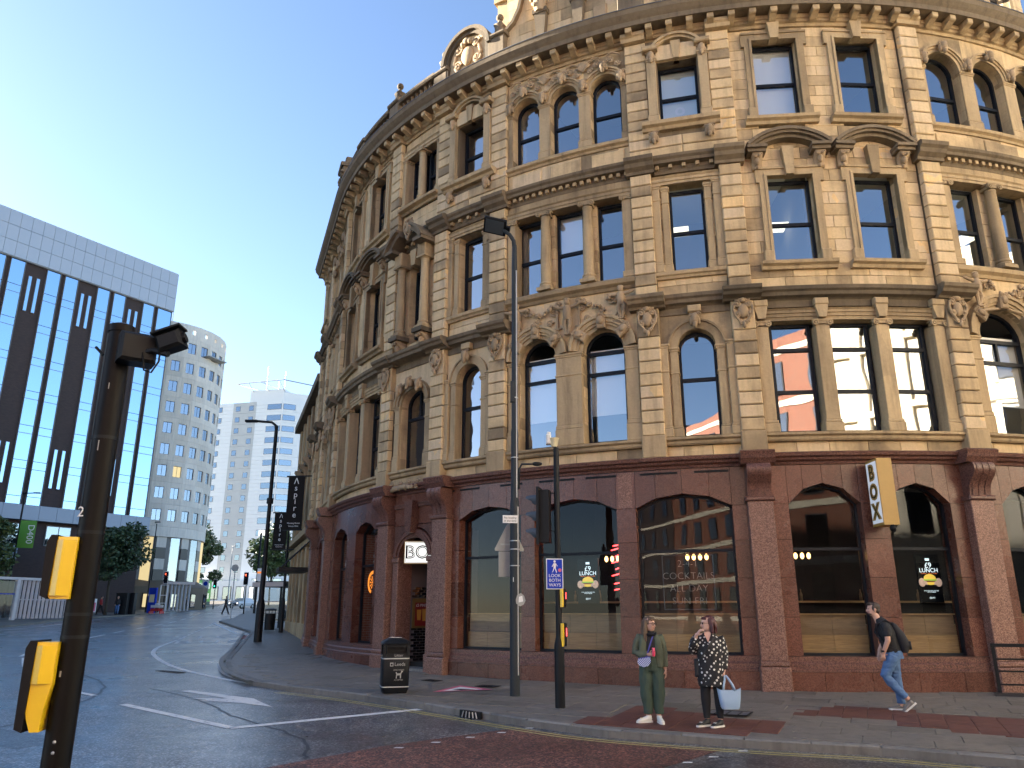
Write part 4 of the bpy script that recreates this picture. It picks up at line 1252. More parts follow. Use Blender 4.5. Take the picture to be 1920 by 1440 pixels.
# ---------------- bay D: three lights, two pedimented, two eared
def bay_D(a, b):
    a, b = between(a, b); c = (a + b) / 2; W_ = b - a
    p = W_ / 4.65
    ws = [c - 1.45 * p, c, c + 1.45 * p]; w = 1.0 * p
    for i, s in enumerate(ws):
        window(s, w, 5.84, 8.68, rails=(6.9, 8.0))
    ashlar(a, b, 8.69, 9.05, course=.36, lmin=1.2, lmax=1.5)
    run('architrave', a, b, [(0, 8.692), (.05, 8.692), (.05, 8.78), (.08, 8.785), (.08, 8.87), (.11, 8.875), (.11, 8.94), (.15, 8.98), (0, 8.98)])
    run('string_cornice', a, b, [(-.3, 9.052), (.05, 9.052), (.05, 9.23), (.10, 9.27), (.22, 9.31), (.24, 9.40), (.30, 9.44), (.32, 9.53), (.25, 9.56), (-.3, 9.56)], 'sandstone_sooty')
    for s, wd in ((a + .16, .3), (c - .725 * p, .34), (c + .725 * p, .34), (b - .16, .3)):
        mb = MB().cbox(-wd / 2, wd / 2, -.09, .3, 5.82 + .3, 8.55, .012)
        mb.cbox(-wd / 2 - .05, wd / 2 + .05, -.14, .3, 5.812, 6.04, .02); mb.cbox(-wd / 2 - .03, wd / 2 + .03, -.12, .3, 6.04, 6.12, .02)
        ionic_cap(mb, wd * .9, -.11, 8.55)
        bp('ionic_pilaster', mb, 'sandstone_trim', FM(s))
        mb = MB().prism([(-.09, 8.72), (.09, 8.72), (.15, 8.98), (.15, 9.05), (-.15, 9.05), (-.15, 8.98)], -.2, .05)
        mb.cbox(-.17, .17, -.23, .05, 9.052, 9.22, .02)
        bp('urn_bracket', mb, 'sandstone_trim', FM(s))
    w2 = 1.16 * p
    s2 = [c - 1.1 * p, c + 1.1 * p]
    holes = [(s - w2 / 2, s + w2 / 2, 10.28, 12.8) for s in s2]
    ashlar(a, b, 9.562, 13.675, holes, d1=0.0)
    for i, s in enumerate(s2):
        window(s, w2, 10.28, 12.8, rails=(11.5,), roomlight=((.05, 1.6, 12.3) if c > -8 else False), gmat='window_glass')
        eared_surround(s, w2, 10.28, 12.8)
        keystone(s, 12.78, 13.62, .2, .32, .20)
        seg_pediment(s, 2.0 * p, 13.55, .42)
    s3 = [c - 1.12 * p, c + 1.12 * p]; w3 = 1.2 * p
    holes = [(s - w3 / 2, s + w3 / 2, 14.58, 17.12) for s in s3]
    ashlar(a, b, 13.677, 17.55, holes)
    for i, s in enumerate(s3):
        window(s, w3, 14.58, 17.12, rails=(15.85,), blind=(1.0 if (i == 0 and c > -8) else None))
        eared_surround(s, w3, 14.58, 17.12)
        keystone(s, 17.08, 17.60, .22, .34, .22)

# ---------------- bay S: one light to each storey
def bay_S(a, b, tag=0):
    a, b = between(a, b); c = (a + b) / 2; w = .96
    ashlar(a, b, 5.812, 8.15, [(c - w / 2, c + w / 2, 5.8, 8.2)])
    window(c, w, 5.84, 8.15, arch=w / 2, rails=(7.35,))
    for k in (-1, 1):
        pilaster(c + k * (w / 2 + .10), .2, 5.812, 8.17, .06, band=7.45)
        pilaster(c + k * (w / 2 + .34), .2, 5.812, 8.26, .13, band=7.5)
    bp('arch_spandrel', spandrel(c, b - a - .004, 8.152, 9.05, w / 2), 'sandstone', FM(c))
    mb = MB(); arch_ring(mb, 0, 8.17, w / 2 - .01, w / 2 + .2, -.05, .1); arch_ring(mb, 0, 8.17, w / 2 + .2, w / 2 + .25, -.09, .1)
    bp('archivolt', mb, 'sandstone_trim', FM(c), True, 30)
    link('carved_drop', MASK, bld, FM(c, .12, 8.84))
    bp('key_block', MB().cbox(-.17, .17, -.22, .1, 9.052, 9.235, .02), 'sandstone_trim', FM(c))
    run('string_cornice', a, b, [(-.3, 9.052), (.05, 9.052), (.05, 9.23), (.10, 9.27), (.22, 9.31), (.24, 9.40), (.30, 9.44), (.32, 9.53), (.25, 9.56), (-.3, 9.56)], 'sandstone_sooty')
    w = .94
    ashlar(a, b, 9.562, 13.2, [(c - w / 2, c + w / 2, 10.28, 12.78)])
    run('window_sill', a, b, [(0, 10.07), (.08, 10.07), (.11, 10.13), (.16, 10.16), (.17, 10.25), (0, 10.26)])
    window(c, w, 10.28, 12.78, rails=(11.5,), roomlight=((-.3, 1.4, 12.3) if tag == 1 else False))
    for k in (-1, 1):
        pilaster(c + k * (w / 2 + .10), .18, 10.262, 12.78, .05, band=12.3)
        pilaster(c + k * (w / 2 + .33), .2, 10.262, 12.86, .11, band=12.38)
    run('architrave', a, b, [(0, 12.862), (.08, 12.862), (.08, 12.94), (.11, 12.945), (.11, 13.03), (.15, 13.07), (0, 13.08)])
    string_cornice(a, b, .34)
    # top storey rusticated right across
    a2, b2 = a - PW, b + PW
    w = 1.1
    n = 12; z0, z1 = 13.675, 17.55; p = (z1 - z0) / n
    bp('wall_core', MB().box(-(b2 - a2) / 2 + .02, -w / 2, -.08, .3, z0, z1).box(w / 2, (b2 - a2) / 2 - .02, -.08, .3, z0, z1).box(-w / 2, w / 2, -.06, .3, z0, 14.55).box(-w / 2, w / 2, -.06, .3, 16.8, z1), 'sandstone_sooty', FM(c))
    for i in range(n):
        zz = z0 + i * p; 
        if zz + p < 14.6 or zz > 17.3:
            segs_ = [(a2, c), (c, b2)]
        else:
            segs_ = [(a2, c - w / 2 - .3), (c + w / 2 + .3, b2)]
        for q0, q1 in segs_:
            key = ('S3', round(q1 - q0, 2), round(p, 3))
            if key not in RUST:
                hw = (q1 - q0) / 2
                RUST[key] = MB().cbox(-hw, hw, -.16, -.02, .012, p - .012, .022).mesh('rusticated_block', 'sandstone')
            link('rusticated_block', RUST[key], bld, FM((q0 + q1) / 2, 0, zz))
    window(c, w, 14.76, 16.78, rails=(15.75,), blind=(1.0 if tag == 1 else None), blind_mat='blind_frosted')
    for k in (-1, 1):
        pilaster(c + k * (w / 2 + .16), .26, 14.762, 16.9, .22)
        link('carved_drop', MASK, bld, FM(c) @ Matrix.Translation((k * (w / 2 + .16), -.10, 16.98)))
        bp('hood_block', MB().cbox(-.22, .22, -.36, .1, 17.10, 17.25, .03), 'sandstone_trim', FM(c) @ Matrix.Translation((k * (w / 2 + .18), 0, 0)))
        link('carved_drop', MASK, bld, FM(c) @ Matrix.Translation((k * (w / 2 + .2), -.16, 14.28)))
    bp('tympanum', MB().box(-w / 2 - .02, w / 2 + .02, -.17, .1, 16.82, 17.3), 'sandstone', FM(c))
    keystone(c, 16.8, 17.38, .16, .28, .22)
    mb = MB()
    R = .70
    arch_ring(mb, 0, 16.76, R, R + .07, -.25, .1, rad(33), rad(147)); arch_ring(mb, 0, 16.76, R + .07, R + .14, -.32, .1, rad(33), rad(147))
    bp('hood_arch', mb, 'sandstone_trim', FM(c) @ Matrix.Diagonal((1, 1, 1, 1)), True, 30)
    bp('window_sill', MB().xprism([(.1, 14.5), (-.22, 14.5), (-.26, 14.58), (-.36, 14.62), (-.38, 14.72), (.1, 14.75)], -w / 2 - .5, w / 2 + .5), 'sandstone_trim', FM(c))

# ---------------- carved figures over the paired arches
def small_figure(mb, x, z, h, arm=1):
    """a carved boy with arms spread, head up, about h tall, facing -y"""
    k = h / 1.0
    mb.ball((x, -.16 * k, z + .90 * k), (.085 * k, .09 * k, .11 * k), 9, 7)
    mb.ball((x, -.15 * k, z + .97 * k), (.11 * k, .09 * k, .06 * k), 8, 5)
    mb.tube([(x, -.13 * k, z + .78 * k), (x, -.15 * k, z + .62 * k), (x, -.16 * k, z + .48 * k), (x, -.13 * k, z + .38 * k)], [.11 * k, .13 * k, .12 * k, .11 * k], 9)
    for q in (-1, 1):
        mb.tube([(x + q * .09 * k, -.13 * k, z + .74 * k), (x + q * .26 * k, -.16 * k, z + (.70 + .06 * arm) * k), (x + q * .44 * k, -.14 * k, z + (.72 + .14 * arm) * k)], [.055 * k, .05 * k, .04 * k], 7)
        mb.tube([(x + q * .06 * k, -.13 * k, z + .42 * k), (x + q * .085 * k, -.16 * k, z + .22 * k), (x + q * .03 * k, -.13 * k, z + .0), (x + q * .05 * k, -.16 * k, z - .1 * k)], [.08 * k, .065 * k, .045 * k, .05 * k], 7)
    return mb
def swag(mb, x, z, w):
    for i in range(22):
        t = RND.uniform(-1, 1)
        mb.ball((x + t * w / 2, -.10 + RND.uniform(-.05, .03), z - (1 - t * t) * w * .28 + RND.uniform(-.05, .05)), RND.uniform(.035, .06), 7, 5)
def shell(mb, x, z, r):
    for i in range(9):
        t = rad(-62 + 124 * i / 8)
        mb.tube([(x, -.06, z - r * .5), (x + r * .6 * sin(t), -.10, z - r * .5 + r * .9 * cos(t)), (x + r * .95 * sin(t), -.05, z - r * .5 + r * 1.35 * cos(t))], [.02, .045, .03], 6)

def bay_T(a, b, F1w=1.12, F1o=.95, pitch=None, gold=True):
    a, b = between(a, b); c = (a + b) / 2; W_ = b - a; p = W_ / 3.82
    # first floor: two big arches
    w = F1w * p; o = F1o * p; r = w / 2
    holes = [(c + k * o - r, c + k * o + r, 5.8, 8.4) for k in (-1, 1)]
    ashlar(a, b, 5.812, 8.35, holes)
    for k in (-1, 1):
        window(c + k * o, w, 5.84, 8.35, arch=r, rails=(7.75, 8.33), blind=.68, solid_top=(c < -5), mull=(() if c < -5 else ((0, 7.75, 8.33),)), gmat='window_glass')
        bp('arch_spandrel', spandrel(0, o * 2 - .004 if 0 else 2 * o - .004, 8.352, 9.96, r), 'sandstone', FM(c + k * o))
        mb = MB()
        for (r0, r1, yy) in ((-.01, .10, -.06), (.10, .17, -.11), (.17, .28, -.15), (.28, .36, -.20)):
            arch_ring(mb, 0, 8.36, r + r0, r + r1, yy, .1)
        bp('archivolt', mb, 'sandstone_trim', FM(c + k * o), True, 30)
        for t in (35, 90, 145):
            mb = MB()
            mb.M = Matrix.Translation(((r + .18) * cos(rad(t)), -.16, 8.36 + (r + .18) * sin(rad(t)))) @ Matrix.Rotation(-rad(t - 90), 4, 'Y')
            mb.cbox(-.12, .12, -.08, .1, -.22, .16, .03); mb.ball((0, -.09, .0), (.09, .06, .12), 8, 6); spiral(mb, (-.06, .15), .06, 1.2, .02, -.08, 1); spiral(mb, (.06, .15), .06, 1.2, .02, -.08, -1)
            mb.M = None
            bp('carved_voussoir', mb, 'carved_stone', FM(c + k * o), True, 40)
    rest = W_ / 2 - 2 * o
    if rest > .01:
        for k in (-1, 1):
            bp('wall_infill', MB().box(-rest / 2, rest / 2, 0, .3, 8.352, 9.96), 'sandstone', FM(c + k * (W_ / 2 - rest / 2)))
    pilaster(c, 2 * (o - r) - .04, 5.812, 8.34, .12, band=7.7, base=.55, name='arch_pillar')
    ew = W_ / 2 - o - r
    for k in (-1, 1):
        pilaster(c + k * (W_ / 2 - ew / 2), max(.16, ew - .06), 5.812, 8.34, .08, band=7.7, base=.55)
    mb = MB()
    small_figure(mb, 0, 8.95, .95)
    for k in (-1, 1):
        small_figure(mb, k * (W_ / 2 - .38), 9.15, .85, arm=.6)
        swag(mb, k * .85 * p, 9.78, .8 * p)
        for (x, z, rr, f) in ((.42, 9.62, .14, 1), (1.25, 9.72, .14, -1), (.55, 9.3, .10, -1), (1.45, 9.2, .13, 1), (.30, 9.85, .08, 1), (1.62, 9.62, .1, -1), (.95, 9.42, .1, 1)):
            spiral(mb, (k * x * p, z), rr, 1.6, .035, -.05, f * k, 0)
        mb.box(k * .32 - .03, k * .32 + .03, -.1, 0, 9.1, 9.55); mb.ball((k * .32, -.05, 9.6), .06, 7, 5)
        mb.tube([(k * .2, -.06, 9.1), (k * .5 * p, -.09, 9.05), (k * .9 * p, -.07, 9.15), (k * 1.5 * p, -.07, 9.0)], [.03, .05, .03, .045], 6)
    bp('carved_relief', mb, 'carved_stone', FM(c), True, 45)
    run('window_sill', a, b, [(-.3, 9.962), (.06, 9.962), (.10, 10.04), (.20, 10.10), (.22, 10.2), (.16, 10.25), (-.3, 10.26)])
    # second floor: three lights, ionic columns
    w = .86 * p; o = 1.28 * p
    ashlar(a, b, 10.262, 12.72, [(c + i * o - w / 2, c + i * o + w / 2, 10.2, 12.8) for i in (-1, 0, 1)], lmin=.2, d1=-.12)
    for i in (-1, 0, 1):
        window(c + i * o, w, 10.28, 12.72, rails=(11.45,), dd=-.34, blind=(.5 if i == 0 and c < -5 else None), roomlight=((.2, 1.5, 12.2) if c > 0 and i < 1 else False))
    for k in (-.5, .5):
        column(c + k * o, .155, 10.262, 12.74, .06)
    for k in (-1, 1):
        mb = MB().cbox(-.13, .13, -.10, .3, 10.262, 12.6, .012); ionic_cap(mb, .2, -.12, 12.6); mb.cbox(-.17, .17, -.15, .3, 10.264, 10.45, .02)
        bp('ionic_anta', mb, 'sandstone_trim', FM(c + k * (W_ / 2 - .15)))
    run('architrave', a, b, [(-.3, 12.742), (.10, 12.742), (.10, 12.82), (.12, 12.825), (.12, 12.91), (.16, 12.95), (.05, 12.96), (.05, 13.2), (-.3, 13.2)])
    string_cornice(a, b, .21)
    # panelled apron, three round-headed lights
    ashlar(a, b, 13.672, 14.32, course=.65, lmin=1.0, lmax=1.3)
    for i in (-1, 0, 1):
        bp('apron_panel', MB().cbox(-.48 * p, .48 * p, -.03, .05, 13.8, 14.24, .02), 'sandstone', FM(c + i * o))
    run('window_sill', a, b, [(-.3, 14.322), (.04, 14.322), (.07, 14.38), (.15, 14.42), (.17, 14.5), (.1, 14.55), (-.3, 14.55)])
    w = .90 * p; r = w / 2
    ashlar(a, b, 14.552, 16.40, [(c + i * o - r, c + i * o + r, 14.5, 16.5) for i in (-1, 0, 1)], lmin=.2)
    for i in (-1, 0, 1):
        window(c + i * o, w, 14.56, 16.40, arch=r, rails=(15.6,))
        bp('arch_spandrel', spandrel(0, o - .004, 16.402, 17.55, r), 'sandstone', FM(c + i * o))
        mb = MB()
        for (r0, r1, yy) in ((-.01, .08, -.05), (.08, .14, -.09), (.14, .2, -.13)):
            arch_ring(mb, 0, 16.42, r + r0, r + r1, yy, .1)
        bp('archivolt', mb, 'sandstone_trim', FM(c + i * o), True, 30)
        link('carved_drop', MASK, bld, FM(c + i * o, .12, 17.02))
    rest = W_ / 2 - 1.5 * o
    for k in (-1, 1):
        if rest > .01: bp('wall_infill', MB().box(-rest / 2, rest / 2, 0, .3, 16.402, 17.55), 'sandstone', FM(c + k * (W_ / 2 - rest / 2)))
    for k in (-1.5, -.5, .5, 1.5):
        ww = max(.2, o - w - .02) if abs(k) < 1 else max(.16, W_ / 2 - o - r - .02)
        pilaster(c + k * o if abs(k) < 1 else c + math.copysign(W_ / 2 - ww / 2, k), ww, 14.552, 16.42, .05)
        link('carved_drop', MASK, bld, FM(c + (k * o if abs(k) < 1 else math.copysign(W_ / 2 - .14, k)), .06, 16.62))
    if gold:
        mb = MB()
        for k in (-.5, .5):
            shell(mb, k * o, 17.25, .26)
        for i in (-1, 0, 1):
            for q in (-1, 1):
                spiral(mb, (i * o + q * .22 * p, 17.26), .13, 1.6, .032, -.05, q, pi / 2)
                spiral(mb, (i * o + q * .42 * p, 17.08), .10, 1.5, .03, -.05, -q, 0)
                mb.tube([(i * o + q * .1, -.06, 17.42), (i * o + q * .3, -.08, 17.46), (i * o + q * .5, -.05, 17.36)], [.03, .04, .025], 6)
        bp('carved_frieze', mb, 'carved_stone', FM(c), True, 45)

# ---------------- bay O: over the doorway
def bay_O(a, b):
    a, b = between(a, b); c = (a + b) / 2; W_ = b - a; w = 1.25
    ashlar(a, b, 5.812, 7.85, [(c - w / 2, c + w / 2, 5.8, 8.0)])
    window(c, w, 5.84, 7.85, arch=w / 2, rise=.5, rails=(7.45,), mull=((0, 7.45, 8.3),))
    bp('arch_spandrel', spandrel(c, W_ - .004, 7.852, 9.05, w / 2, rise=.5), 'sandstone', FM(c))
    mb = MB()
    for (q0, q1, yy) in ((0, .1, -.06), (.1, .2, -.11), (.2, .27, -.15)):
        for i in range(12):
            t0, t1 = pi * i / 12, pi * (i + 1) / 12
            f = lambda r, t: ((w / 2 + r) * cos(t), 7.86 + (.5 + r) * sin(t))
            mb.prism([f(q0, t0), f(q1, t0), f(q1, t1), f(q0, t1)], yy, .1)
    bp('archivolt', mb, 'sandstone_trim', FM(c), True, 30)
    for t in (-.5, 0, .5):
        link('carved_drop', MASK, bld, FM(c) @ Matrix.Translation((t * 1.0, -.14, 8.52 - abs(t) * .3)))
    for k in (-1, 1):
        pilaster(c + k * (w / 2 + .16), .26, 5.812, 7.87, .08, band=7.3, base=.5)
    run('string_cornice', a, b, [(-.3, 9.052), (.05, 9.052), (.05, 9.23), (.10, 9.27), (.42, 9.31), (.44, 9.40), (.50, 9.44), (.52, 9.53), (.45, 9.56), (-.3, 9.56)], 'sandstone_sooty')
    w = .9
    ashlar(a, b, 9.562, 13.67, [(c - w / 2, c + w / 2, 10.15, 12.5)])
    window(c, w, 10.15, 12.5, rails=(11.4,))
    for k in (-1, 1):
        column(c + k * .62, .15, 10.12, 12.6, .22, ionic=False)
        bp('column_bracket', MB().box(-.24, .24, -.5, 0, 9.98, 10.12), 'sandstone_sooty', FM(c + k * .62))
        link('leaf_console', LEAFC, bld, FM(c + k * .62, .0, 9.98) @ Matrix.Diagonal((1.1, 1.5, 1.1, 1)))
        bp('entablature_block', MB().cbox(-.2, .2, -.42, .1, 12.6, 13.05, .02), 'sandstone_trim', FM(c + k * .62))
        mb = MB(); n = 8
        for i in range(n):      # broken segmental pediment, one half at each side
            t0, t1 = rad(28 + 44 * i / n), rad(28 + 44 * (i + 1) / n)
            R = 1.25
            f = lambda r, t: (k * r * cos(t) * .86, 12.45 + r * sin(t))
            mb.prism([f(R - .14, t0), f(R + .02, t0), f(R + .02, t1), f(R - .14, t1)], -.62, .05)
            mb.prism([f(R + .02, t0), f(R + .12, t0), f(R + .12, t1), f(R + .02, t1)], -.74, .05)
        x0, x1 = sorted((k * .55, k * 1.02))
        mb.box(x0, x1, -.7, .05, 12.98, 13.1)
        bp('broken_pediment', mb, 'sandstone_sooty', FM(c))
    keystone(c, 12.5, 13.05, .2, .34, .25)
    cartouche(c, .45, 13.75, 1.0)
    string_cornice(a, b, .34)
    w = 1.7; 
    ashlar(a, b, 13.672, 17.55, [(c - w / 2, c + w / 2, 14.9, 16.85)])
    for k in (-1, 1):
        window(c + k * .46, .74, 14.9, 16.85, rails=(15.85,))
        pilaster(c + k * .95, .2, 14.88, 16.86, .1)
    column(c, .14, 14.88, 16.86, -.02, ionic=False)
    run('window_sill', a, b, [(0, 14.68), (.08, 14.68), (.12, 14.75), (.26, 14.79), (.28, 14.87), (0, 14.88)])
    run('architrave', a, b, [(0, 16.862), (.08, 16.862), (.08, 16.95), (.11, 16.955), (.11, 17.05), (.16, 17.1), (0, 17.11)])

for (a, b), ty in TYPE.items():
    if ty == 'D': bay_D(a, b)
    elif ty == 'S': bay_S(a, b, 1 if a == Q1 else 0)
    elif ty == 'T': bay_T(a, b, gold=(a != P2)) if a != P2 else bay_T(a, b, F1w=1.25, F1o=.97, gold=False)
    else: bay_O(a, b)
ashlar(Q3 + PW / 2, 14.0, 5.812, 17.55, lmin=.9, lmax=1.5)
run('apron_carving', P4 + .3, P3 - .3, rect(.0, .06, 5.32, 5.56))
mb = MB()
for i in range(9):
    spiral(mb, (-.9 + i * .22, 5.30 + .06 * (i % 2)), .09, 1.4, .03, -.22, 1 if i % 2 else -1)
mb.tube([(-.75, -.3, 5.14), (-.3, -.34, 5.2), (.2, -.34, 5.22), (.75, -.3, 5.14)], [.05, .08, .07, .04], 8)
for k in range(14): mb.ball((-.7 + k * .108, -.38 + .03 * (k % 3), 5.17 + .05 * (k % 2)), .055 - .01 * (k % 2), 7, 5)
bp('carved_door_panel', mb, 'carved_stone', FM((P3 + P4) / 2), True, 45)

# ---------------- parapet: balustrade, arched and shaped gables, finials
BAL = MB().lathe([(.07, 0), (.07, .05), (.05, .07), (.085, .16), (.09, .22), (.06, .32), (.04, .40), (.05, .45), (.07, .48), (.07, .52)], 8).mesh('baluster', 'sandstone_sooty', True)
FIN = MB()
FIN.xprism([(-.22, 0), (.22, 0), (.22, .06), (.12, .12), (.10, .3), (.16, .42), (.16, .46), (-.16, .46), (-.16, .42), (-.10, .3), (-.12, .12), (-.22, .06)], -.13, .13)
FIN.prism([(-.22, 0), (.22, 0), (.22, .06), (.12, .12), (.10, .3), (.16, .42), (.16, .46), (-.16, .46), (-.16, .42), (-.10, .3), (-.12, .12), (-.22, .06)], -.13, .13)
FIN.lathe([(.05, .46), (.09, .52), (.05, .60), (.06, .66)], 10); FIN.ball((0, 0, .76), .125, 12, 8)
FIN = FIN.mesh('ball_finial', 'sandstone_sooty', True)
def parapet(a, b):
    run('parapet_plinth', a, b, [(.0, 18.27), (.46, 18.22), (.46, 18.54), (.42, 18.57), (.0, 18.57)], 'sandstone_sooty')
    run('parapet_rail', a, b, [(.12, 19.08), (.44, 19.08), (.48, 19.13), (.48, 19.22), (.08, 19.24)], 'sandstone_sooty')
    n = int((b - a) / .24)
    for i in range(n):
        link('baluster', BAL, bld, FM(a + (b - a) * (i + .5) / n, .28, 18.565))
def parapet_pier(s, finial=True, h=19.2):
    mb = MB().cbox(-.3, .3, -.46, 0, 18.25, h, .02); mb.cbox(-.37, .37, -.54, .06, h, h + .14, .04)
    o = bp('parapet_pier', mb, 'sandstone_sooty', FM(s))
    if finial: link('ball_finial', FIN, bld, FM(s, .22, h + .14))
parapet(P4 + .3, P3 - .3); parapet(P5 + .3, P4 - .35)
parapet(P1 + .3, P2 - .3)
for s in (P4, P5, P1, P2, P7): parapet_pier(s)
for s in ((P4 + P5) / 2,): parapet_pier(s, False, 19.1)
mb = MB().cbox(-.42, .42, -.62, .1, 18.25, 19.55, .03); mb.cbox(-.5, .5, -.72, .16, 19.55, 19.72, .04); mb.cbox(-.3, .3, -.5, .05, 19.72, 20.1, .05)
for k in (-1, 1): spiral(mb, (k * .3, 19.2), .2, 1.4, .06, -.64, k, 0)
bp('scroll_pedestal', mb, 'sandstone_sooty', FM(P5))
def arched_gable(s, w=1.7):
    parapet_pier(s - w / 2 - .28, True, 19.0); 
    mb = MB(); n = 14; r = w / 2
    pts = arc_pts(r, 0, pi, n)
    for (x0, z0), (x1, z1) in zip(pts[:-1], pts[1:]):
        mb.prism([(x0, 18.25), (x1, 18.25), (x1, 19.15 + z1), (x0, 19.15 + z0)], -.3, .15)
    bp('gable_wall', mb, 'sandstone', FM(s))
    mb = MB()
    arch_ring(mb, 0, 19.15, r - .04, r + .08, -.42, .2); arch_ring(mb, 0, 19.15, r + .08, r + .2, -.52, .2)
    mb.box(-r - .2, -r + .05, -.42, .2, 18.26, 19.15); mb.box(r - .05, r + .2, -.42, .2, 18.26, 19.15)
    bp('gable_arch', mb, 'sandstone_sooty', FM(s), True, 35)
    mb = MB()
    mb.ball((0, -.34, 19.2), (.26, .12, .36), 12, 8)
    for k in (-1, 1):
        spiral(mb, (k * .38, 19.55), .17, 1.5, .05, -.36, k, 0); spiral(mb, (k * .42, 18.95), .18, 1.5, .05, -.36, -k, 0)
        mb.tube([(k * .5, -.36, 19.4), (k * .58, -.36, 19.1), (k * .4, -.36, 18.7), (k * .1, -.36, 18.5)], [.05, .06, .06, .05], 7)
        spiral(mb, (k * .16, 18.6), .12, 1.4, .045, -.38, k, pi)
        mb.ball((k * .15, -.4, 19.66), .1, 8, 6)
    mb.ball((0, -.42, 19.72), (.14, .1, .12), 8, 6)
    bp('carved_cartouche', mb, 'carved_stone', FM(s), True, 45)
def shaped_gable(a, b):
    """big gable with concave shoulders, carried up out of the picture, two herms on its face"""
    c = (a + b) / 2; h = (b - a) / 2
    prof = [(-h, 18.25), (-h, 19.35), (-h + .25, 19.40), (-h + .5, 19.62), (-h + .72, 20.05), (-h + .85, 20.6), (-h + .95, 21.1), (-h + 1.1, 21.25), (-h + 1.1, 23.2)]
    prof += [(-.4, 24.2), (0, 24.4)]
    poly = prof + [(-x, z) for x, z in prof[::-1][1:]]
    mb = MB()
    xs = [p[0] for p in prof]
    for (x0, z0), (x1, z1) in zip(poly[:-1], poly[1:]):
        if abs(x1 - x0) > 1e-6: mb.prism([(x0, 18.25), (x1, 18.25), (x1, z1), (x0, z0)], -.12, .3)
    bp('gable_wall', mb, 'sandstone', FM(c))
    n = 0
    for r in range(14):       # ashlar joints on the gable as raised blocks
        z = 18.32 + r * .42
        zt = z + .41
        half = h if zt < 19.3 else (h - .62 if zt < 19.8 else (h - .85 if zt < 20.7 else h - 1.12))
        if zt > 23: break
        xs_ = []
        u = -half + (.35 if r % 2 else .7)
        cuts = [-half] 
        while u < half - .3: cuts.append(u); u += .75
        cuts.append(half)
        for x0, x1 in zip(cuts[:-1], cuts[1:]):
            bp('gable_block', MB().box(x0 + .004, x1 - .004, -.135, -.1, z + .004, zt - .004), 'sandstone', FM(c))
    mb = MB()
    for sg in (-1, 1):
        pts = [(sg * x, z) for x, z in prof[1:]]
        for (x0, z0), (x1, z1) in zip(pts[:-1], pts[1:]):
            d = Vector((x1 - x0, z1 - z0)); L = d.length; nrm = Vector((-d.y, d.x)) / L * sg * 1.0
            nrm = nrm if nrm.y > 0 or abs(nrm.y) < 1e-6 and nrm.x * sg < 0 else -nrm
            mb.prism([(x0, z0), (x1, z1), (x1 + nrm.x * .1, z1 + nrm.y * .1), (x0 + nrm.x * .1, z0 + nrm.y * .1)], -.28, .35)
    bp('gable_coping', mb, 'sandstone_sooty', FM(c))
    for x in (-.62, .62):
        mb = MB().prism([(x - .1, 18.3), (x + .1, 18.3), (x + .2, 19.55), (x - .2, 19.55)], -.34, 0)
        mb.box(x - .24, x + .24, -.38, 0, 19.55, 19.7)
        bp('herm_pedestal', mb, 'sandstone_sooty', FM(c))
        mb = MB()
        mb.tube([(x, -.3, 19.62), (x, -.36, 19.95), (x, -.34, 20.3), (x, -.3, 20.6)], [.17, .22, .2, .24], 9)
        for i in range(16): mb.ball((x + RND.uniform(-.2, .2), -.42 + RND.uniform(-.06, .06), RND.uniform(19.65, 20.3)), RND.uniform(.06, .1), 7, 5)
        mb.ball((x, -.4, 20.85), (.15, .17, .2), 9, 7)
        for k in (-1, 1): mb.tube([(x + k * .2, -.3, 20.6), (x + k * .34, -.35, 20.35), (x + k * .2, -.45, 20.1)], [.08, .07, .06], 7)
        bp('carved_herm', mb, 'carved_stone', FM(c), True, 45)
    for k in (-1, 1):
        parapet_pier(c + k * (h + .05), True, 19.25)
    bp('gable_panel', MB().cbox(1.05, 1.5, -.2, 0, 18.5, 19.2, .04), 'carved_stone', FM(c))
arched_gable((P3 + Q2) / 2)
shaped_gable(Q2 + .12, Q1 - .12)
arched_gable((Q1 + P1) / 2)
parapet(P6 + .3, P5 - .3); parapet(P7 + .3, P6 - .3); parapet_pier(P6)
# attic over the right-hand bay
c = (P2 + Q3) / 2
ashlar(P2 + .35, Q3 - .3, 18.27, 21.2, [(c + k * 1.1 - .45, c + k * 1.1 + .45, 18.9, 20.6) for k in (-1, 1)], d1=.0)
for k in (-1, 1):
    window(c + k * 1.1, .9, 18.9, 20.6, rails=(19.8,)); eared_surround(c + k * 1.1, .9, 18.9, 20.6, ear=.05)
# stair turret and chimney rising behind the gable
W = Matrix.Translation((fpt(-8.6, -2.4)[0], fpt(-8.6, -2.4)[1], 0)) @ Matrix.Rotation(rad(-30), 4, 'Z')
tur = bp('stair_turret', MB().box(-1.5, 1.5, -1.3, 1.3, 18.2, 23.8).add([(-1.5, -1.3, 23.8), (1.5, -1.3, 23.8), (1.5, 1.3, 23.8), (-1.5, 1.3, 23.8), (0, 0, 28)], [(0, 1, 4), (1, 2, 4), (2, 3, 4), (3, 0, 4)]), 'sandstone', W)
for r in range(13):
    for i in range(4):
        x0 = -1.5 + i * .75 + (.0 if r % 2 else 0)
        part('turret_block', MB().box(x0 + .004, x0 + .746, -1.315, -1.28, 18.22 + r * .42, 18.22 + r * .42 + .41), 'sandstone', tur, W)
part('turret_buttress', MB().box(-1.95, -1.5, -1.2, -.2, 18.2, 22.2).box(-2.05, -1.45, -1.3, -.1, 22.2, 22.4), 'sandstone', tur, W)

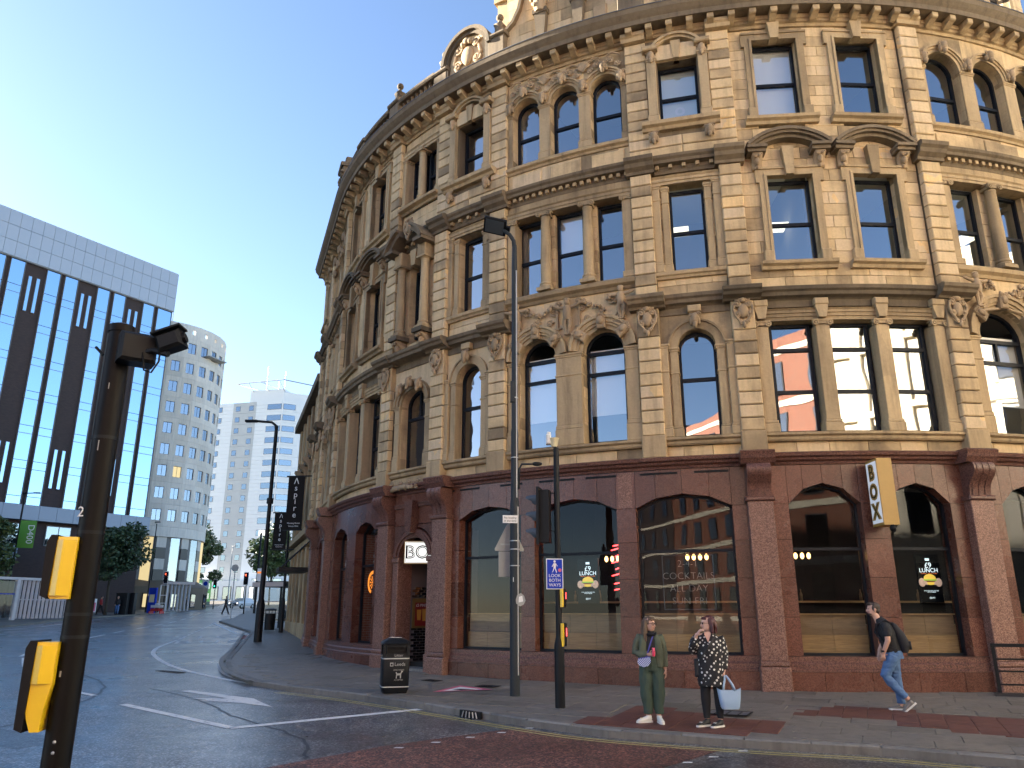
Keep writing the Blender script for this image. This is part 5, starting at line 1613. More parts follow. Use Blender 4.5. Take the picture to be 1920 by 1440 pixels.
# ---------------- the ashlar blocks themselves
ASH.sort(key=lambda t: abs((t[0] + t[1]) / 2 + 3.5) * 0.9 + abs((t[2] + t[3]) / 2 - 11) * 0.35 - (t[1] - t[0]) * 2.5)
rest = MB()
for i, (c0, c1, a, b, d0, d1, mat) in enumerate(ASH):
    g = .0045
    if c1 - c0 < .03: continue
    mb = MB() if i < 300 else rest
    if i < 300:
        W = FM((c0 + c1) / 2); h = (c1 - c0) / 2 - g
        mb.cbox(-h, h, -d1, -d0, a + g, b - g, .008)
        bp('ashlar_block', mb, mat, W)
    else:
        rest.M = FM((c0 + c1) / 2); h = (c1 - c0) / 2 - g
        rest.box(-h, h, -d1, -d0, a + g, b - g); rest.M = None
bp('ashlar_walling', rest, 'sandstone', kind='stuff')
# ------------------------------------------------------------------ the sandstone building next door, along the street
nb = thing('neighbour_building', 'lower sandstone building beyond the curved corner block, behind the black hanging banners', 'building', (*fpt(-33), G(40)))
def np_(name, mb, mat, W=None, parent=None): return part(name, mb, mat, parent or nb, W)
N0, N1 = -40.0, -27.6
np_('wall', sweep(N0, N1, rect(-6, -.25, -.2, 12.6), step=2), 'sandstone')
for z0, z1, d in ((.0, 1.0, .0), (4.6, 4.9, .1), (5.0, 5.3, .35), (8.9, 9.2, .2), (12.3, 12.7, .3), (12.7, 12.95, .1)):
    np_('string_course', sweep(N0, N1, rect(-.3, d, z0 + .1, z1 + .1), step=2), 'sandstone_sooty' if z0 > 5 else 'sandstone_trim')
for i in range(6):
    s = N1 - .4 - i * 2.2
    np_('pilaster', MB().cbox(-.3, .3, -.02, .3, .2, 12.3, .03), 'sandstone_trim', FM(s))
    np_('console', console(.4, .7, .5), 'carved_stone', FM(s, .0, 9.1))
    for z0, z1 in ((1.3, 4.2), (5.8, 8.5), (9.6, 11.9)):
        w = np_('window', MB().box(-.6, .6, .2, .26, z0, z1), 'frame_paint', FM(s - 1.1))
        part('pane', MB().box(-.52, .52, .185, .195, z0 + .08, z1 - .08), 'window_glass', w, FM(s - 1.1))
# black hanging banners
def banner(label, s, out, w, z0, z1, big):
    t = thing('hanging_banner', label, 'banner', (*fpt(s, .2), z1), 0, 'black hanging banners')
    W = FM(s, out) @ Matrix.Rotation(pi / 2, 4, 'Z')     # across the pavement, facing the viewer
    x, y = fpt(s, out)
    W = Matrix.Translation((x, y, 0)) @ Matrix.Rotation(rad(-6), 4, 'Z')
    part('cloth', MB().box(-w / 2, w / 2, -.012, .012, z0, z1), 'banner_black', t, W)
    part('bracket', MB().box(-w / 2 - .1, w / 2 + .5, -.03, .03, z1, z1 + .06).box(-w / 2 - .1, w / 2 + .5, -.03, .03, z0 - .06, z0), 'dark_metal', t, W)
    hgt = z1 - z0
    for i, ch in enumerate('Aspire'):
        link('lettering', text_mesh(ch if i else '\u039b', hgt * .155, 'sign_white'), t, W @ Matrix.Translation((0, -.018, z1 - hgt * (.09 + .128 * i))))
    link('lettering', text_mesh('Meeting Room', hgt * .042, 'sign_white'), t, W @ Matrix.Translation((0, -.018, z0 + hgt * .115)))
    link('lettering', text_mesh('Venue Hire', hgt * .042, 'sign_white'), t, W @ Matrix.Translation((0, -.018, z0 + hgt * .06)))
banner('nearer and larger black banner lettered downwards, hanging from the sandstone wall', -29.3, .75, .82, 5.42, 7.95, True)
banner('smaller black banner hanging lower, behind the nearer one', -36.5, .9, .78, 5.0, 7.0, False)
t = thing('entrance_canopy', 'flat black entrance canopy hung on tie rods below the black banners', 'canopy', (*fpt(-27.0, .2), 3.4))
part('canopy_slab', MB().box(-1.0, 1.0, -1.25, .0, 3.35, 3.55), 'dark_metal', t, FM(-28.0, .15))
for k in (-.9, .9): part('tie_rod', MB().tube([(k, -1.1, 3.55), (k, 0, 4.7)], .025, 6), 'dark_metal', t, FM(-28.0, .15))

# ------------------------------------------------------------------ dark brick and glass office block across the street
ga = G(80)
WA = Matrix.Translation((-42.6, 90, 0)) @ Matrix.Rotation(math.atan2(.839, .545), 4, 'Z')
A = thing('brick_office_block', 'dark brick office block with blue glass strips and a silver panelled top', 'building', (-42.6, 90, ga))
def ap(name, mb, mat, parent=None, W=None): return part(name, mb, mat, parent or A, W or WA)
AL = -105.0  # lengthened far out of view so the block keeps sun off the street
ap('wall', MB().box(AL, -.02, .22, 18, 0, 42.4), 'dark_brick')
ap('parapet_back', MB().box(AL, -.3, .6, 18, 42.4, 42.65), 'silver_panel')
# silver top: three rows of panels
pm = {}
for r in range(3):
    for i in range(26):
        if 'p' not in pm: pm['p'] = MB().cbox(-.575, .575, -.03, .1, .012, 1.688, .012).mesh('silver_panel', 'silver_panel')
        link('silver_panel', pm['p'], A, WA @ Matrix.Translation((-.6 - i * 1.17, -.25, 37.6 + r * 1.7)))
ap('top_fascia', MB().box(AL, -30.45, -.25, -.1, 37.6, 42.7).box(AL, 0, -.14, .2, 37.55, 42.72), 'silver_panel')
ap('end_panel', MB().box(-.02, .06, -.27, 10, 37.6, 42.7), 'silver_panel')
strips_ = [(-1.9, -.05)]
x = -2.4
while x > -32:
    strips_ += [(x - 1.4, x)]
    x -= 1.4 + 2.3
    strips_ += [(x - 1.4, x)]
    x -= 1.4 + .55
FL = (37.55 - 12.05) / 7
gpm = {}
for j, (a, b) in enumerate(strips_):
    ap('strip_frame', MB().box(a - .05, a, -.02, .3, 12.05, 37.55).box(b, b + .05, -.02, .3, 12.05, 37.55), 'mullion_grey')
    for f in range(7):
        z = 12.05 + f * FL
        for k, (z0, z1) in enumerate(((z + .04, z + .82), (z + .88, z + FL - .02))):
            key = (round(b - a, 2), k)
            if key not in gpm:
                gpm[key] = MB().box(0, b - a, 0, .02, 0, z1 - z0).mesh('glass_pane', 'coated_glass')
            link('glass_pane', gpm[key], A, WA @ Matrix.Translation((a, .06, z0)))
        ap('floor_edge', MB().box(a, b, .08, .3, z - .12, z + .04), 'mullion_grey')
        if RND.random() < .3:
            ap('ceiling_light', MB().box(a + .2, b - .2, 1.0, 1.3, z + FL - .5, z + FL - .46), 'ceiling_light')
for a, b in strips_: ap('glass_backing', MB().box(a, b, .18, .2, 12.05, 37.55), 'interior_wall')
for j in range(2, len(strips_) - 1, 2):
    pass
bk = [(-2.4 - 1.4 - 2.3 - k * 5.65, -2.4 - 1.4 - k * 5.65) for k in range(5)]
for a, b in bk:
    for z0, z1 in ((32.2, 36.2), (14.0, 18.2)):
        for t_ in (.32, .68):
            xx = a + (b - a) * t_
            s_ = ap('slit_window', MB().box(xx - .2, xx + .2, .12, .24, z0, z1), 'mullion_grey')
            part('pane', MB().box(xx - .15, xx + .15, .10, .115, z0 + .05, z1 - .05), 'coated_glass', s_, WA)
bandm = MB().cbox(-.87, .87, -.04, .1, 0, 1.5, .012).mesh('band_panel', 'blue_grey_panel')
for i in range(20):
    link('band_panel', bandm, A, WA @ Matrix.Translation((-.6 - i * 1.76, -.7, 10.5)))
    if i > 7: link('band_panel', bandm, A, WA @ Matrix.Translation((-.6 - i * 1.76, -1.4, 6.4)))
ap('band_soffit', MB().box(-36, .25, -.66, .3, 10.5, 12.0), 'blue_grey_panel')
ap('band_soffit', MB().box(-36, -13.8, -1.36, .3, 6.4, 7.9), 'blue_grey_panel')
for i in range(5):
    a = -3.5 - i * 3.6
    w_ = ap('window', MB().box(a, a + 2.6, .10, .24, 8.1, 10.2), 'mullion_grey')
    part('pane', MB().box(a + .08, a + 1.25, .08, .095, 8.2, 10.1), 'curtain_glass', w_, WA)
    part('pane', MB().box(a + 1.35, a + 2.52, .08, .095, 8.2, 10.1), 'curtain_glass', w_, WA)
for i in range(6):
    a = -16.5 - i * 2.2
    w_ = ap('shop_front', MB().box(a, a + 2.1, .0, .2, 1.6, 6.0), 'mullion_grey')
    part('pane', MB().box(a + .08, a + 2.02, -.02, -.005, 1.7, 3.4), 'curtain_glass', w_, WA)
    part('pane', MB().box(a + .08, a + 2.02, -.02, -.005, 3.5, 5.9), 'shop_glass', w_, WA)
    part('pendant_lamp', MB().ball((a + 1.0, 1.0, 4.8), .12, 8, 6), 'warm_bulb', w_, WA)
ap('balcony_rail', MB().box(-30, -14, -1.5, -1.46, 7.9, 8.9), 'shop_glass')

# ------------------------------------------------------------------ round concrete tower
TBX, TBY, TBR = -52.4, 108.7, 9.0
Bt = thing('round_concrete_tower', 'pale concrete tower with a rounded corner and rows of square windows', 'building', (TBX, TBY, G(108)))
def bpt(name, mb, mat, W=None, parent=None, sm=False): return part(name, mb, mat, parent or Bt, W, sm, 30 if sm else None)
def BM(a, r=TBR, z=0): # angle from -y, positive to the right
    return Matrix.Translation((TBX + r * sin(a), TBY - r * cos(a), z)) @ Matrix.Rotation(a, 4, 'Z')
bpt('core', MB().lathe([(TBR - .35, 0), (TBR - .35, 39.5), (TBR - 1.0, 39.6)], 48), 'interior_wall', Matrix.Translation((TBX, TBY, 0)))
bpt('rear_wing', MB().box(-26, 0, -9, 9, 0, 39.0).box(-26, 0, 0, 24, 0, 39), 'concrete_panel', Matrix.Translation((TBX, TBY, 0)))
FH = 2.93; AST = rad(13)
panel_cache = {}
rows = 9
for f in range(rows + 1):
    z = 12.3 + f * FH
    for i in range(-3, 10):
        a = i * AST
        hw = TBR * math.tan(AST / 2)
        if f < rows:
            key = 'wp'
            if key not in panel_cache:
                m = MB(); ww, w0, w1 = .58, .75, 2.25
                m.box(-hw, -ww, 0, .3, 0, FH - .015); m.box(ww, hw, 0, .3, 0, FH - .015); m.box(-ww, ww, 0, .3, 0, w0); m.box(-ww, ww, 0, .3, w1, FH - .015)
                panel_cache[key] = m.mesh('concrete_panel', 'concrete_panel')
                panel_cache['fr'] = MB().box(-.58, .58, .14, .18, .75, 2.25).mesh('window', 'frame_paint')
                panel_cache['pn'] = MB().box(-.53, -.03, .12, .135, .80, 2.2).box(.03, .53, .12, .135, .80, 2.2).mesh('pane', 'curtain_glass')
                panel_cache['pl'] = MB().box(-.53, -.03, .12, .135, .80, 2.2).box(.03, .53, .12, .135, .80, 2.2).mesh('pane', 'lit_office')
            link('concrete_panel', panel_cache[key], Bt, BM(a, TBR, z))
            w_ = link('window', panel_cache['fr'], Bt, BM(a, TBR, z))
            link('pane', panel_cache['pl' if RND.random() < .12 and f < 3 else 'pn'], w_, BM(a, TBR, z))
        else:
            m = panel_cache.get('top')
            if not m:
                mm = MB(); mm.box(-hw, hw, 0, .3, 0, .7); mm.box(-hw, -.22, 0, .3, .7, 1.3); mm.box(.22, hw, 0, .3, .7, 1.3); mm.box(-hw, hw, 0, .3, 1.3, 2.0)
                m = panel_cache['top'] = mm.mesh('parapet_panel', 'concrete_panel')
            link('parapet_panel', m, Bt, BM(a, TBR, z))
bpt('ring_beam', MB().lathe([(TBR + .05, 11.0), (TBR + .05, 12.28), (TBR - .5, 12.28)], 48), 'concrete_panel', Matrix.Translation((TBX, TBY, 0)))
for i in range(-2, 6):
    a = i * AST * 2 * .9
    for k in range(6):
        z0 = 2.6 + k * 1.4
        bpt('column_drum', MB().cbox(-.65, .65, -.1, 1.0, z0 + (.0), z0 + 1.39, .02), 'black_stone' if k % 2 == 0 or k < 2 else 'concrete_panel', BM(a, TBR - .3))
    w_ = bpt('tall_window', MB().box(.9, 2.6, .5, .6, 4.5, 11), 'mullion_grey', BM(a, TBR))
    part('pane', MB().box(1.0, 2.5, .47, .485, 4.6, 10.9), 'lit_office' if i % 3 == 1 else 'curtain_glass', w_, BM(a, TBR))
bpt('base_wall', MB().lathe([(TBR + 1.2, 0), (TBR + 1.2, 4.6), (TBR - .5, 5.6)], 24), 'ochre_stone', Matrix.Translation((TBX, TBY, 0)))
for i in range(-1, 6):
    w_ = bpt('base_window', MB().box(-.5, .5, -.06, .1, 2.0, 3.8), 'frame_paint', BM(i * rad(19), TBR + 1.2))
    part('pane', MB().box(-.42, .42, -.08, -.065, 2.1, 3.7), 'lit_office' if i == 2 else 'curtain_glass', w_, BM(i * rad(19), TBR + 1.2))
for dx, h in ((1.0, 6.5), (3.6, 6.0)):
    bpt('roof_mast', MB().tube([(TBX + dx - 1.5, TBY - 2, 39), (TBX + dx - 1.5, TBY - 2, 40 + h)], .06, 5), 'galvanised')
bpt('mast_frame', MB().box(-1.5, 2.6, -2.2, -1.8, 40.6, 40.7), 'galvanised', Matrix.Translation((TBX, TBY, 0)))
bpt('roof_canopy', MB().box(-.4, 3.0, -1.2, 1.2, 0, .15), 'sign_back', BM(rad(68), TBR - .2, 36.6) @ Matrix.Rotation(rad(0), 4, 'Z'))

# ------------------------------------------------------------------ white tower at the end of the street
Ct = thing('white_tower', 'tall white clad tower with a rooftop frame at the street end', 'building', (-68, 222, G(222)))
def cp(name, mb, mat, W=None, parent=None): return part(name, mb, mat, parent or Ct, W)
LW = Matrix.Translation((-67.8, 220, 0)) @ Matrix.Rotation(rad(-13), 4, 'Z')    # left face, x runs to -23
RWm = Matrix.Translation((-67.8, 220, 0)) @ Matrix.Rotation(rad(28), 4, 'Z')                  # right face, x runs to +14
cp('body', MB().box(-24, 0, .1, 20, 0, 61), 'white_cladding', LW)
cp('body', MB().box(0, 15, .1, 12, 0, 64), 'white_cladding', RWm)
cp('crown', MB().box(-11, 0, .05, 12, 61, 65), 'white_cladding', LW)
CFH = 3.35
wm = {}
def cwin(W, x, z, w, h, mat='curtain_glass'):
    k = (w, h, mat)
    if k not in wm:
        wm[k] = MB().box(-w / 2, w / 2, -.02, .12, 0, h).mesh('window', 'mullion_grey')
        wm[k, 1] = MB().box(-w / 2 + .08, w / 2 - .08, -.05, -.025, .08, h - .08).mesh('pane', mat)
    o = link('window', wm[k], Ct, W @ Matrix.Translation((x, -.06, z)))
    link('pane', wm[k, 1], o, W @ Matrix.Translation((x, -.06, z)))
for f in range(16):
    z = 8.5 + f * CFH
    for x in (-21.5,): cwin(LW, x, z, 3.2, 1.6)
    for x in (-14.6, -10.2): cwin(LW, x, z, 1.5, 1.6)
    for x in (-2.6,): cwin(LW, x, z, 4.6, 1.7)
    for x in (2.0,): cwin(RWm, x, z, 3.6, 1.7)
    for x in (10.5,): cwin(RWm, x, z, 1.8, 1.9)
    for r in range(3):
        cp('cladding_band', MB().box(-24.05, .02, -.02, .1, z - .6 + r * CFH / 3, z - .6 + r * CFH / 3 + CFH / 3 - .06), 'white_cladding', LW) if r != 9 else 0
    cp('recess_panel', MB().box(-16.2, -8.6, -.05, .1, z - .6, z - .6 + CFH - .05), 'grey_cladding', LW)
    cp('cladding_band', MB().box(0, 15.05, -.02, .1, z - .6, z - .6 + CFH - .08), 'white_cladding', RWm)
cp('podium', MB().box(-26, 2, -4, 3, 0, 9.5), 'white_cladding', LW)
for i in range(6):
    o = cp('podium_window', MB().box(-23 + i * 4, -20.4 + i * 4, -4.1, -4.0, 4.5, 8), 'mullion_grey', LW)
    part('pane', MB().box(-22.8 + i * 4, -20.6 + i * 4, -4.15, -4.12, 4.7, 7.8), 'curtain_glass', o, LW)
m = MB()
for z in (66.5,):
    m.tube([(-14, -3, z), (2, -4, z)], .16, 4); m.tube([(-14, -3, z), (-10, 8, z)], .16, 4); m.tube([(2, -4, z), (9, 6, z)], .16, 4)
    m.tube([(-6, -3.5, z), (-4, 7, z)], .12, 4)
for x in (-10, -5, 0): m.tube([(x, 1, 64), (x, -3, 66.5)], .12, 4)
cp('roof_frame', m, 'galvanised', LW)
for x, h in ((-7, 9), (-1, 7), (-3, 4)): cp('roof_mast', MB().tube([(x, 2, 64), (x, 2, 64 + h)], .12, 4), 'galvanised', LW)
# lower blocks that close the far end of the street
def far_block(label, x, y, w, d, h, rz, mat, fl=3.4, wn=6, cat='building'):
    t = thing('far_building', label, cat, (x, y, G(y)), rz)
    W = WM[t.name]
    part('wall', MB().box(-w / 2, w / 2, 0, d, -1, h), mat, t, W)
    part('roof', MB().box(-w / 2 - .2, w / 2 + .2, -.2, d, h, h + .4), 'lead', t, W)
    n = int(h / fl)
    for f in range(n):
        for i in range(wn):
            xx = -w / 2 + w * (i + .5) / wn
            o = part('window', MB().box(xx - w / wn * .28, xx + w / wn * .28, -.03, .1, f * fl + 1.1, f * fl + 2.7), 'mullion_grey', t, W)
            part('pane', MB().box(xx - w / wn * .25, xx + w / wn * .25, -.06, -.035, f * fl + 1.2, f * fl + 2.6), 'curtain_glass', o, W)
    return t
far_block('pale yellow building seen between the round tower and the white tower', -103, 235, 16, 10, 26, rad(-10), 'cream_stone')
far_block('low cream building low down behind the bus shelter and street lamps', -48, 232, 22, 12, 15, rad(12), 'cream_stone')
far_block('low brick building at the street end behind the green bus', -84, 226, 14, 8, 13, rad(-6), 'red_brick')
far_block('grey flat fronted building on the far left beyond the glass shop fronts', -118, 150, 40, 14, 30, rad(40), 'grey_cladding', wn=9)

# ------------------------------------------------------------------ the buildings behind the viewer, seen in the windows, and an added terrace
BR = thing('brick_warehouse', 'red brick warehouse with stone bands, seen only as a reflection in the bar windows', 'building', (-4, -35, G(-35)))
WB = Matrix.Translation((24, -7, 0)) @ Matrix.Rotation(math.atan2(-18, -18), 4, 'Z')
part('wall', MB().box(8.2, 70, 0.1, 12, -.5, 21.2), 'red_brick', BR, WB)
for z in (1.2, 5.2, 9.0, 12.8, 16.6, 20.6):
    part('stone_band', MB().box(8.2, 70, .0, .3, z - .6, z - .1), 'cream_stone', BR, WB)
for f in range(5):
    for i in range(16):
        x = 10.4 + i * 3.75
        o = part('window', MB().box(x - .8, x + .8, .02, .2, 1.7 + f * 3.8, 4.1 + f * 3.8), 'frame_paint', BR, WB)
        part('pane', MB().box(x - .72, x - .03, .0, .012, 1.8 + f * 3.8, 4.0 + f * 3.8).box(x + .03, x + .72, .0, .012, 1.8 + f * 3.8, 4.0 + f * 3.8), 'curtain_glass', o, WB)
DK = thing('added_terrace', 'tall dark brick terrace added out of view to darken reflections in the left hand windows', 'building', (-16, -47, G(-47)))  # added behind the viewer so the left windows reflect something dark
WK = WB
part('wall', MB().box(70.2, 96, .1, 12, -.5, 26), 'dark_brick', DK, WK)
for z in (1.0, 4.9, 8.8, 12.6, 16.4, 20.2, 25.5):
    part('string_course', MB().box(70.2, 96, -.05, .2, z - .35, z), 'cream_stone', DK, WK)
for f in range(4):
    for i in range(6):
        x = 72.5 + i * 4.0
        o = part('window', MB().box(x - .7, x + .7, .02, .2, 1.8 + f * 3.85, 4.2 + f * 3.85), 'frame_paint', DK, WK)
        part('pane', MB().box(x - .62, x + .62, .0, .012, 1.9 + f * 3.85, 4.1 + f * 3.85), 'curtain_glass', o, WK)
CRM = thing('cream_stone_building', 'sunlit cream stone building seen only as a reflection in the right hand windows', 'building', (24, -7, G(-7)))
WC = Matrix.Translation((24, -7, 0)) @ Matrix.Rotation(math.atan2(-18, -18) , 4, 'Z')
part('wall', MB().box(-30, 8, .1, 12, -.5, 22.5), 'cream_stone', CRM, WC)
for z in (1.0, 5.0, 9.2, 13.4, 17.6, 20.6):
    part('string_course', MB().box(-30, 8, -.25, .15, z - .4, z), 'cream_stone', CRM, WC)
for f in range(5):
    for i in range(8):
        x = -25.5 + i * 4.0
        o = part('window', MB().box(x - .6, x + .6, .0, .2, 1.6 + f * 4.2, 4.2 + f * 4.2), 'frame_paint', CRM, WC)
        part('pane', MB().box(x - .52, x + .52, -.02, -.008, 1.7 + f * 4.2, 4.1 + f * 4.2), 'curtain_glass', o, WC)
        part('window_surround', MB().box(x - .85, x - .6, -.12, .15, 1.4 + f * 4.2, 4.4 + f * 4.2).box(x + .6, x + .85, -.12, .15, 1.4 + f * 4.2, 4.4 + f * 4.2).box(x - .85, x + .85, -.12, .15, 4.4 + f * 4.2, 4.7 + f * 4.2), 'cream_stone', CRM, WC)
for i in range(9):
    part('pilaster', MB().cbox(-.35, .35, -.2, .15, 0, 20.4, .03), 'cream_stone', CRM, WC @ Matrix.Translation((-27.5 + i * 4.0, 0, 0)))

# ------------------------------------------------------------------ trees
def leafmat(name, c1, c2):
    m, n, l, p = nodemat(name)
    geo = n.new('ShaderNodeNewGeometry')
    no = n.new('ShaderNodeTexNoise'); no.inputs['Scale'].default_value = 1.2; no.inputs['Detail'].default_value = 3
    l.new(geo.outputs['Position'], no.inputs['Vector'])
    mx = n.new('ShaderNodeMix'); mx.data_type = 'RGBA'
    mx.inputs[6].default_value = (*c1, 1); mx.inputs[7].default_value = (*c2, 1)
    r = n.new('ShaderNodeMapRange'); r.inputs[1].default_value = .3; r.inputs[2].default_value = .7
    l.new(no.outputs['Fac'], r.inputs[0]); l.new(r.outputs[0], mx.inputs['Factor'])
    l.new(mx.outputs[2], p.inputs['Base Color'])
    p.inputs['Roughness'].default_value = .55
    p.inputs['Transmission Weight'].default_value = 0.0
leafmat('leaf_dark', (.022, .05, .022), (.055, .095, .035))
leafmat('leaf_mid', (.04, .075, .02), (.10, .14, .04))
def tree(label, x, y, base_h, cw, ch, n=5200, mat='leaf_dark', leaf=.22, seed=1, trunk=.16, group=None, z0=None):
    """crown cw wide and ch tall starting base_h above the ground"""
    R = random.Random(seed)
    t = thing('street_tree', label, 'tree', (x, y, G(y) if z0 is None else z0), R.uniform(0, 6), group)
    W = WM[t.name]
    m = MB()
    m.tube([(0, 0, -.2), (.05, .02, base_h * .5), (0, .05, base_h), (.1, 0, base_h + ch * .4), (0, 0, base_h + ch * .75)], [trunk, trunk * .85, trunk * .75, trunk * .45, trunk * .15], 8)
    cl = []
    for i in range(26):
        a = R.uniform(0, 2 * pi); ph = R.uniform(-.75, 1.0)
        k = R.uniform(.45, 1.0)
        cx_, cy_, cz_ = cos(a) * cos(ph) * cw / 2 * k * .85, sin(a) * cos(ph) * cw / 2 * k * .85, base_h + ch * .48 + sin(ph) * ch * .45 * k
        cl.append((cx_, cy_, cz_, R.uniform(.12, .24) * cw))
        if i < 14:
            m.tube([(0, 0, base_h + ch * R.uniform(.0, .35)), (cx_ * .5, cy_ * .5, cz_ * .55 + (base_h + ch * .3) * .45), (cx_, cy_, cz_)], [trunk * .4, trunk * .25, trunk * .07], 5)
    part('trunk', m, 'bark', t, W, True)
    mb = MB()
    for i in range(n):
        cx_, cy_, cz_, r = R.choice(cl)
        d = Vector((R.gauss(0, 1), R.gauss(0, 1), R.gauss(0, 1))).normalized() * r * R.uniform(.35, 1.0) ** .5
        p = Vector((cx_, cy_, cz_)) + Vector((d.x, d.y, d.z * .8))
        a = Vector((R.gauss(0, 1), R.gauss(0, 1), R.gauss(0, .6))).normalized() * leaf * R.uniform(.6, 1.2)
        b = Vector((R.gauss(0, 1), R.gauss(0, 1), R.gauss(0, 1)))
        b = (b - a * b.dot(a) / a.dot(a)).normalized() * leaf * .55
        mb.add([p - a, p - b, p + a, p + b], [(0, 1, 2, 3)])
    part('crown', mb, mat, t, W, kind='stuff')
tree('round crowned dark green street tree standing before the brick office block', -39.3, 77.5, 2.6, 6.6, 6.6, 7000, 'leaf_dark', .2, 3)
tree('dense dark green tree right of the round concrete tower', -60, 150, 2.0, 11, 14.5, 6000, 'leaf_dark', .34, 5)
tree('pale olive green tree in front of the white tower', -42, 138, 2.2, 10, 13, 6000, 'leaf_mid', .32, 8)
tree('leafy tree at the left edge of the picture', -44.5, 66, 2.0, 6.0, 8.6, 5000, 'leaf_mid', .2, 9)
tree('small green tree behind the bus shelter on the right pavement', -26.2, 112, 2.2, 4.5, 6.0, 3000, 'leaf_mid', .25, 12)
# ------------------------------------------------------------------ street furniture
def push_button(name, label, x, y, z, rz, h=.26, w=.13, lit=False, curl=True, dep=.15):
    """crossing push-button unit: yellow shaped shell with a black front; local +x is the front"""
    t = thing(name, label, 'push button', (x, y, z), rz)
    W = WM[t.name]
    pts = [(-.02, 0), (.045, 0), (.06, .02), (.06, h - .015), (.05, h), (-.02, h)]
    if curl: pts = [(.0, .0), (.03, .0), (.045, .04), (.06, .10), (.06, h - .015), (.05, h), (-.02, h), (-.02, .16), (-.005, .08)]
    part('yellow_shell', MB().prism(pts, -w / 2, w / 2), 'yellow_plastic', t, W)
    for sg in (-1, 1): part('shell_ridge', MB().zprism([(-.016, sg * w / 2), (.022, sg * (w / 2 + .022)), (.056, sg * w / 2)], (.16 if curl else .012), h - .012), 'yellow_plastic', t, W)
    for k_ in (.25, .75): part('screw', MB().ball((.03, -w / 2 - .022, h * k_), .004, 6, 4), 'galvanised', t, W, True)
    part('black_front', MB().prism([(.052, .0), (.078, .012), (.082, h - .02), (.07, h + .006), (.048, h + .006)], -w / 2 - .008, w / 2 + .008), 'black_plastic', t, W)
    if lit:
        part('demand_light', MB().box(.081, .086, -.012, .012, h * .45, h * .8), 'red_neon', t, W)
    return t

# near signal pole at the left
px_, py_ = -1.62, 3.0
t = thing('near_signal_pole', 'black signal pole close to the viewer with two yellow push button boxes on it', 'pole', (px_, py_, G(py_)))
W = Matrix.Translation((px_, py_, 0))
part('shaft', MB().lathe([(.07, -.4), (.07, .9), (.052, 1.0), (.048, 1.05), (.047, 2.80), (.051, 2.80), (.051, 2.83), (.03, 2.84)], 28), 'black_pole', t, W, True, 40)
part('mounting_box', MB().cbox(-.07, .07, -.05, .05, 2.66, 2.78, .012), 'dark_metal', t, W @ Matrix.Translation((.09, -.03, 0)) @ Matrix.Rotation(rad(35), 4, 'Z'))
part('camera_arm', MB().tube([(.10, -.04, 2.70), (.17, -.05, 2.71), (.235, -.06, 2.69)], .013, 6), 'dark_metal', t, W)
cm = part('detector_camera', MB().cbox(-.05, .05, -.035, .035, -.035, .04, .012).box(-.058, .062, -.045, .04, .042, .05), 'dark_metal', t, W @ Matrix.Translation((.235, -.05, 2.745)) @ Matrix.Rotation(rad(-20), 4, 'Y'))
part('camera_lens', MB().tube([(.05, 0, 0), (.062, 0, 0)], .022, 10), 'black_plastic', cm, W @ Matrix.Translation((.235, -.05, 2.745)) @ Matrix.Rotation(rad(-20), 4, 'Y'))
part('cable', MB().tube([(.13, -.06, 2.70), (.15, -.07, 2.62), (.18, -.07, 2.61), (.2, -.06, 2.66), (.2, -.06, 2.7)], .004, 5), 'black_plastic', t, W)
part('bracket', MB().tube([(-.05, -.02, 2.70), (-.085, -.02, 2.735)], .006, 5), 'dark_metal', t, W)
link('number_mark', text_mesh('2', .055, 'sign_white', .001), t, W @ Matrix.Rotation(rad(-8), 4, 'Z') @ Matrix.Translation((-.02, -.0485, 2.06)))
for z in (1.60, 1.68, 1.98, 2.35): part('strap', MB().lathe([(.0488, z), (.0488, z + .012)], 24), 'dark_metal', t, W, True, 40)
for z in (1.22, 1.255): part('door_screw', MB().ball((.01, -.0485, z), .006, 7, 5), 'galvanised', t, W, True)
part('scratch', MB().box(.006, .009, -.0478, -.0465, 2.55, 2.575).box(.0, .004, -.0478, -.0465, 2.30, 2.34).box(-.01, -.004, -.0478, -.0465, 1.47, 1.49), 'sign_back', t, W)
push_button('push_button_box', 'upper yellow push button box on the near black pole', px_ - .042, py_ - .01, 1.74, rad(180 + 12), h=.225, w=.12, curl=False)
push_button('push_button_box', 'lower yellow push button box with curled foot on the near black pole', px_ - .052, py_ - .01, 1.29, rad(180 + 12), h=.30, w=.13)

# tall lamp column before the bar
bx, by = 0.06, 17.16
t = thing('lamp_column', 'tall dark grey lamp column with signs strapped to it before the bar', 'street lamp', (bx, by, G(by)))
W = Matrix.Translation((bx, by, 0))
part('shaft', MB().lathe([(.105, -.2), (.104, 3.9), (.085, 4.1), (.082, 5.6), (.07, 5.7), (.068, 9.7), (.06, 10.2), (.055, 10.3)], 20), 'grey_pole', t, W, True, 40)
part('cable_duct', MB().tube([(.07, -.075, .4), (.07, -.075, 3.9)], .016, 6).tube([(.045, -.065, 4.1), (.045, -.065, 9.6)], .016, 6), 'galvanised', t, W)
part('lamp_arm', MB().tube([(0, 0, 10.2), (-.02, 0, 10.42), (-.12, -.02, 10.58), (-.28, -.04, 10.70)], [.055, .05, .05, .045], 10), 'grey_pole', t, W, True)
lw = W @ Matrix.Translation((-.42, -.06, 10.78)) @ Matrix.Rotation(rad(14), 4, 'Y') @ Matrix.Rotation(rad(-22), 4, 'X')
ln = part('lantern', MB().cbox(-.34, .22, -.24, .24, -.03, .05, .02).box(.2, .32, -.07, .07, -.03, .04), 'dark_metal', t, lw)
part('lens_plate', MB().box(-.3, .16, -.2, .2, -.036, -.031), 'grey_visor', ln, lw)
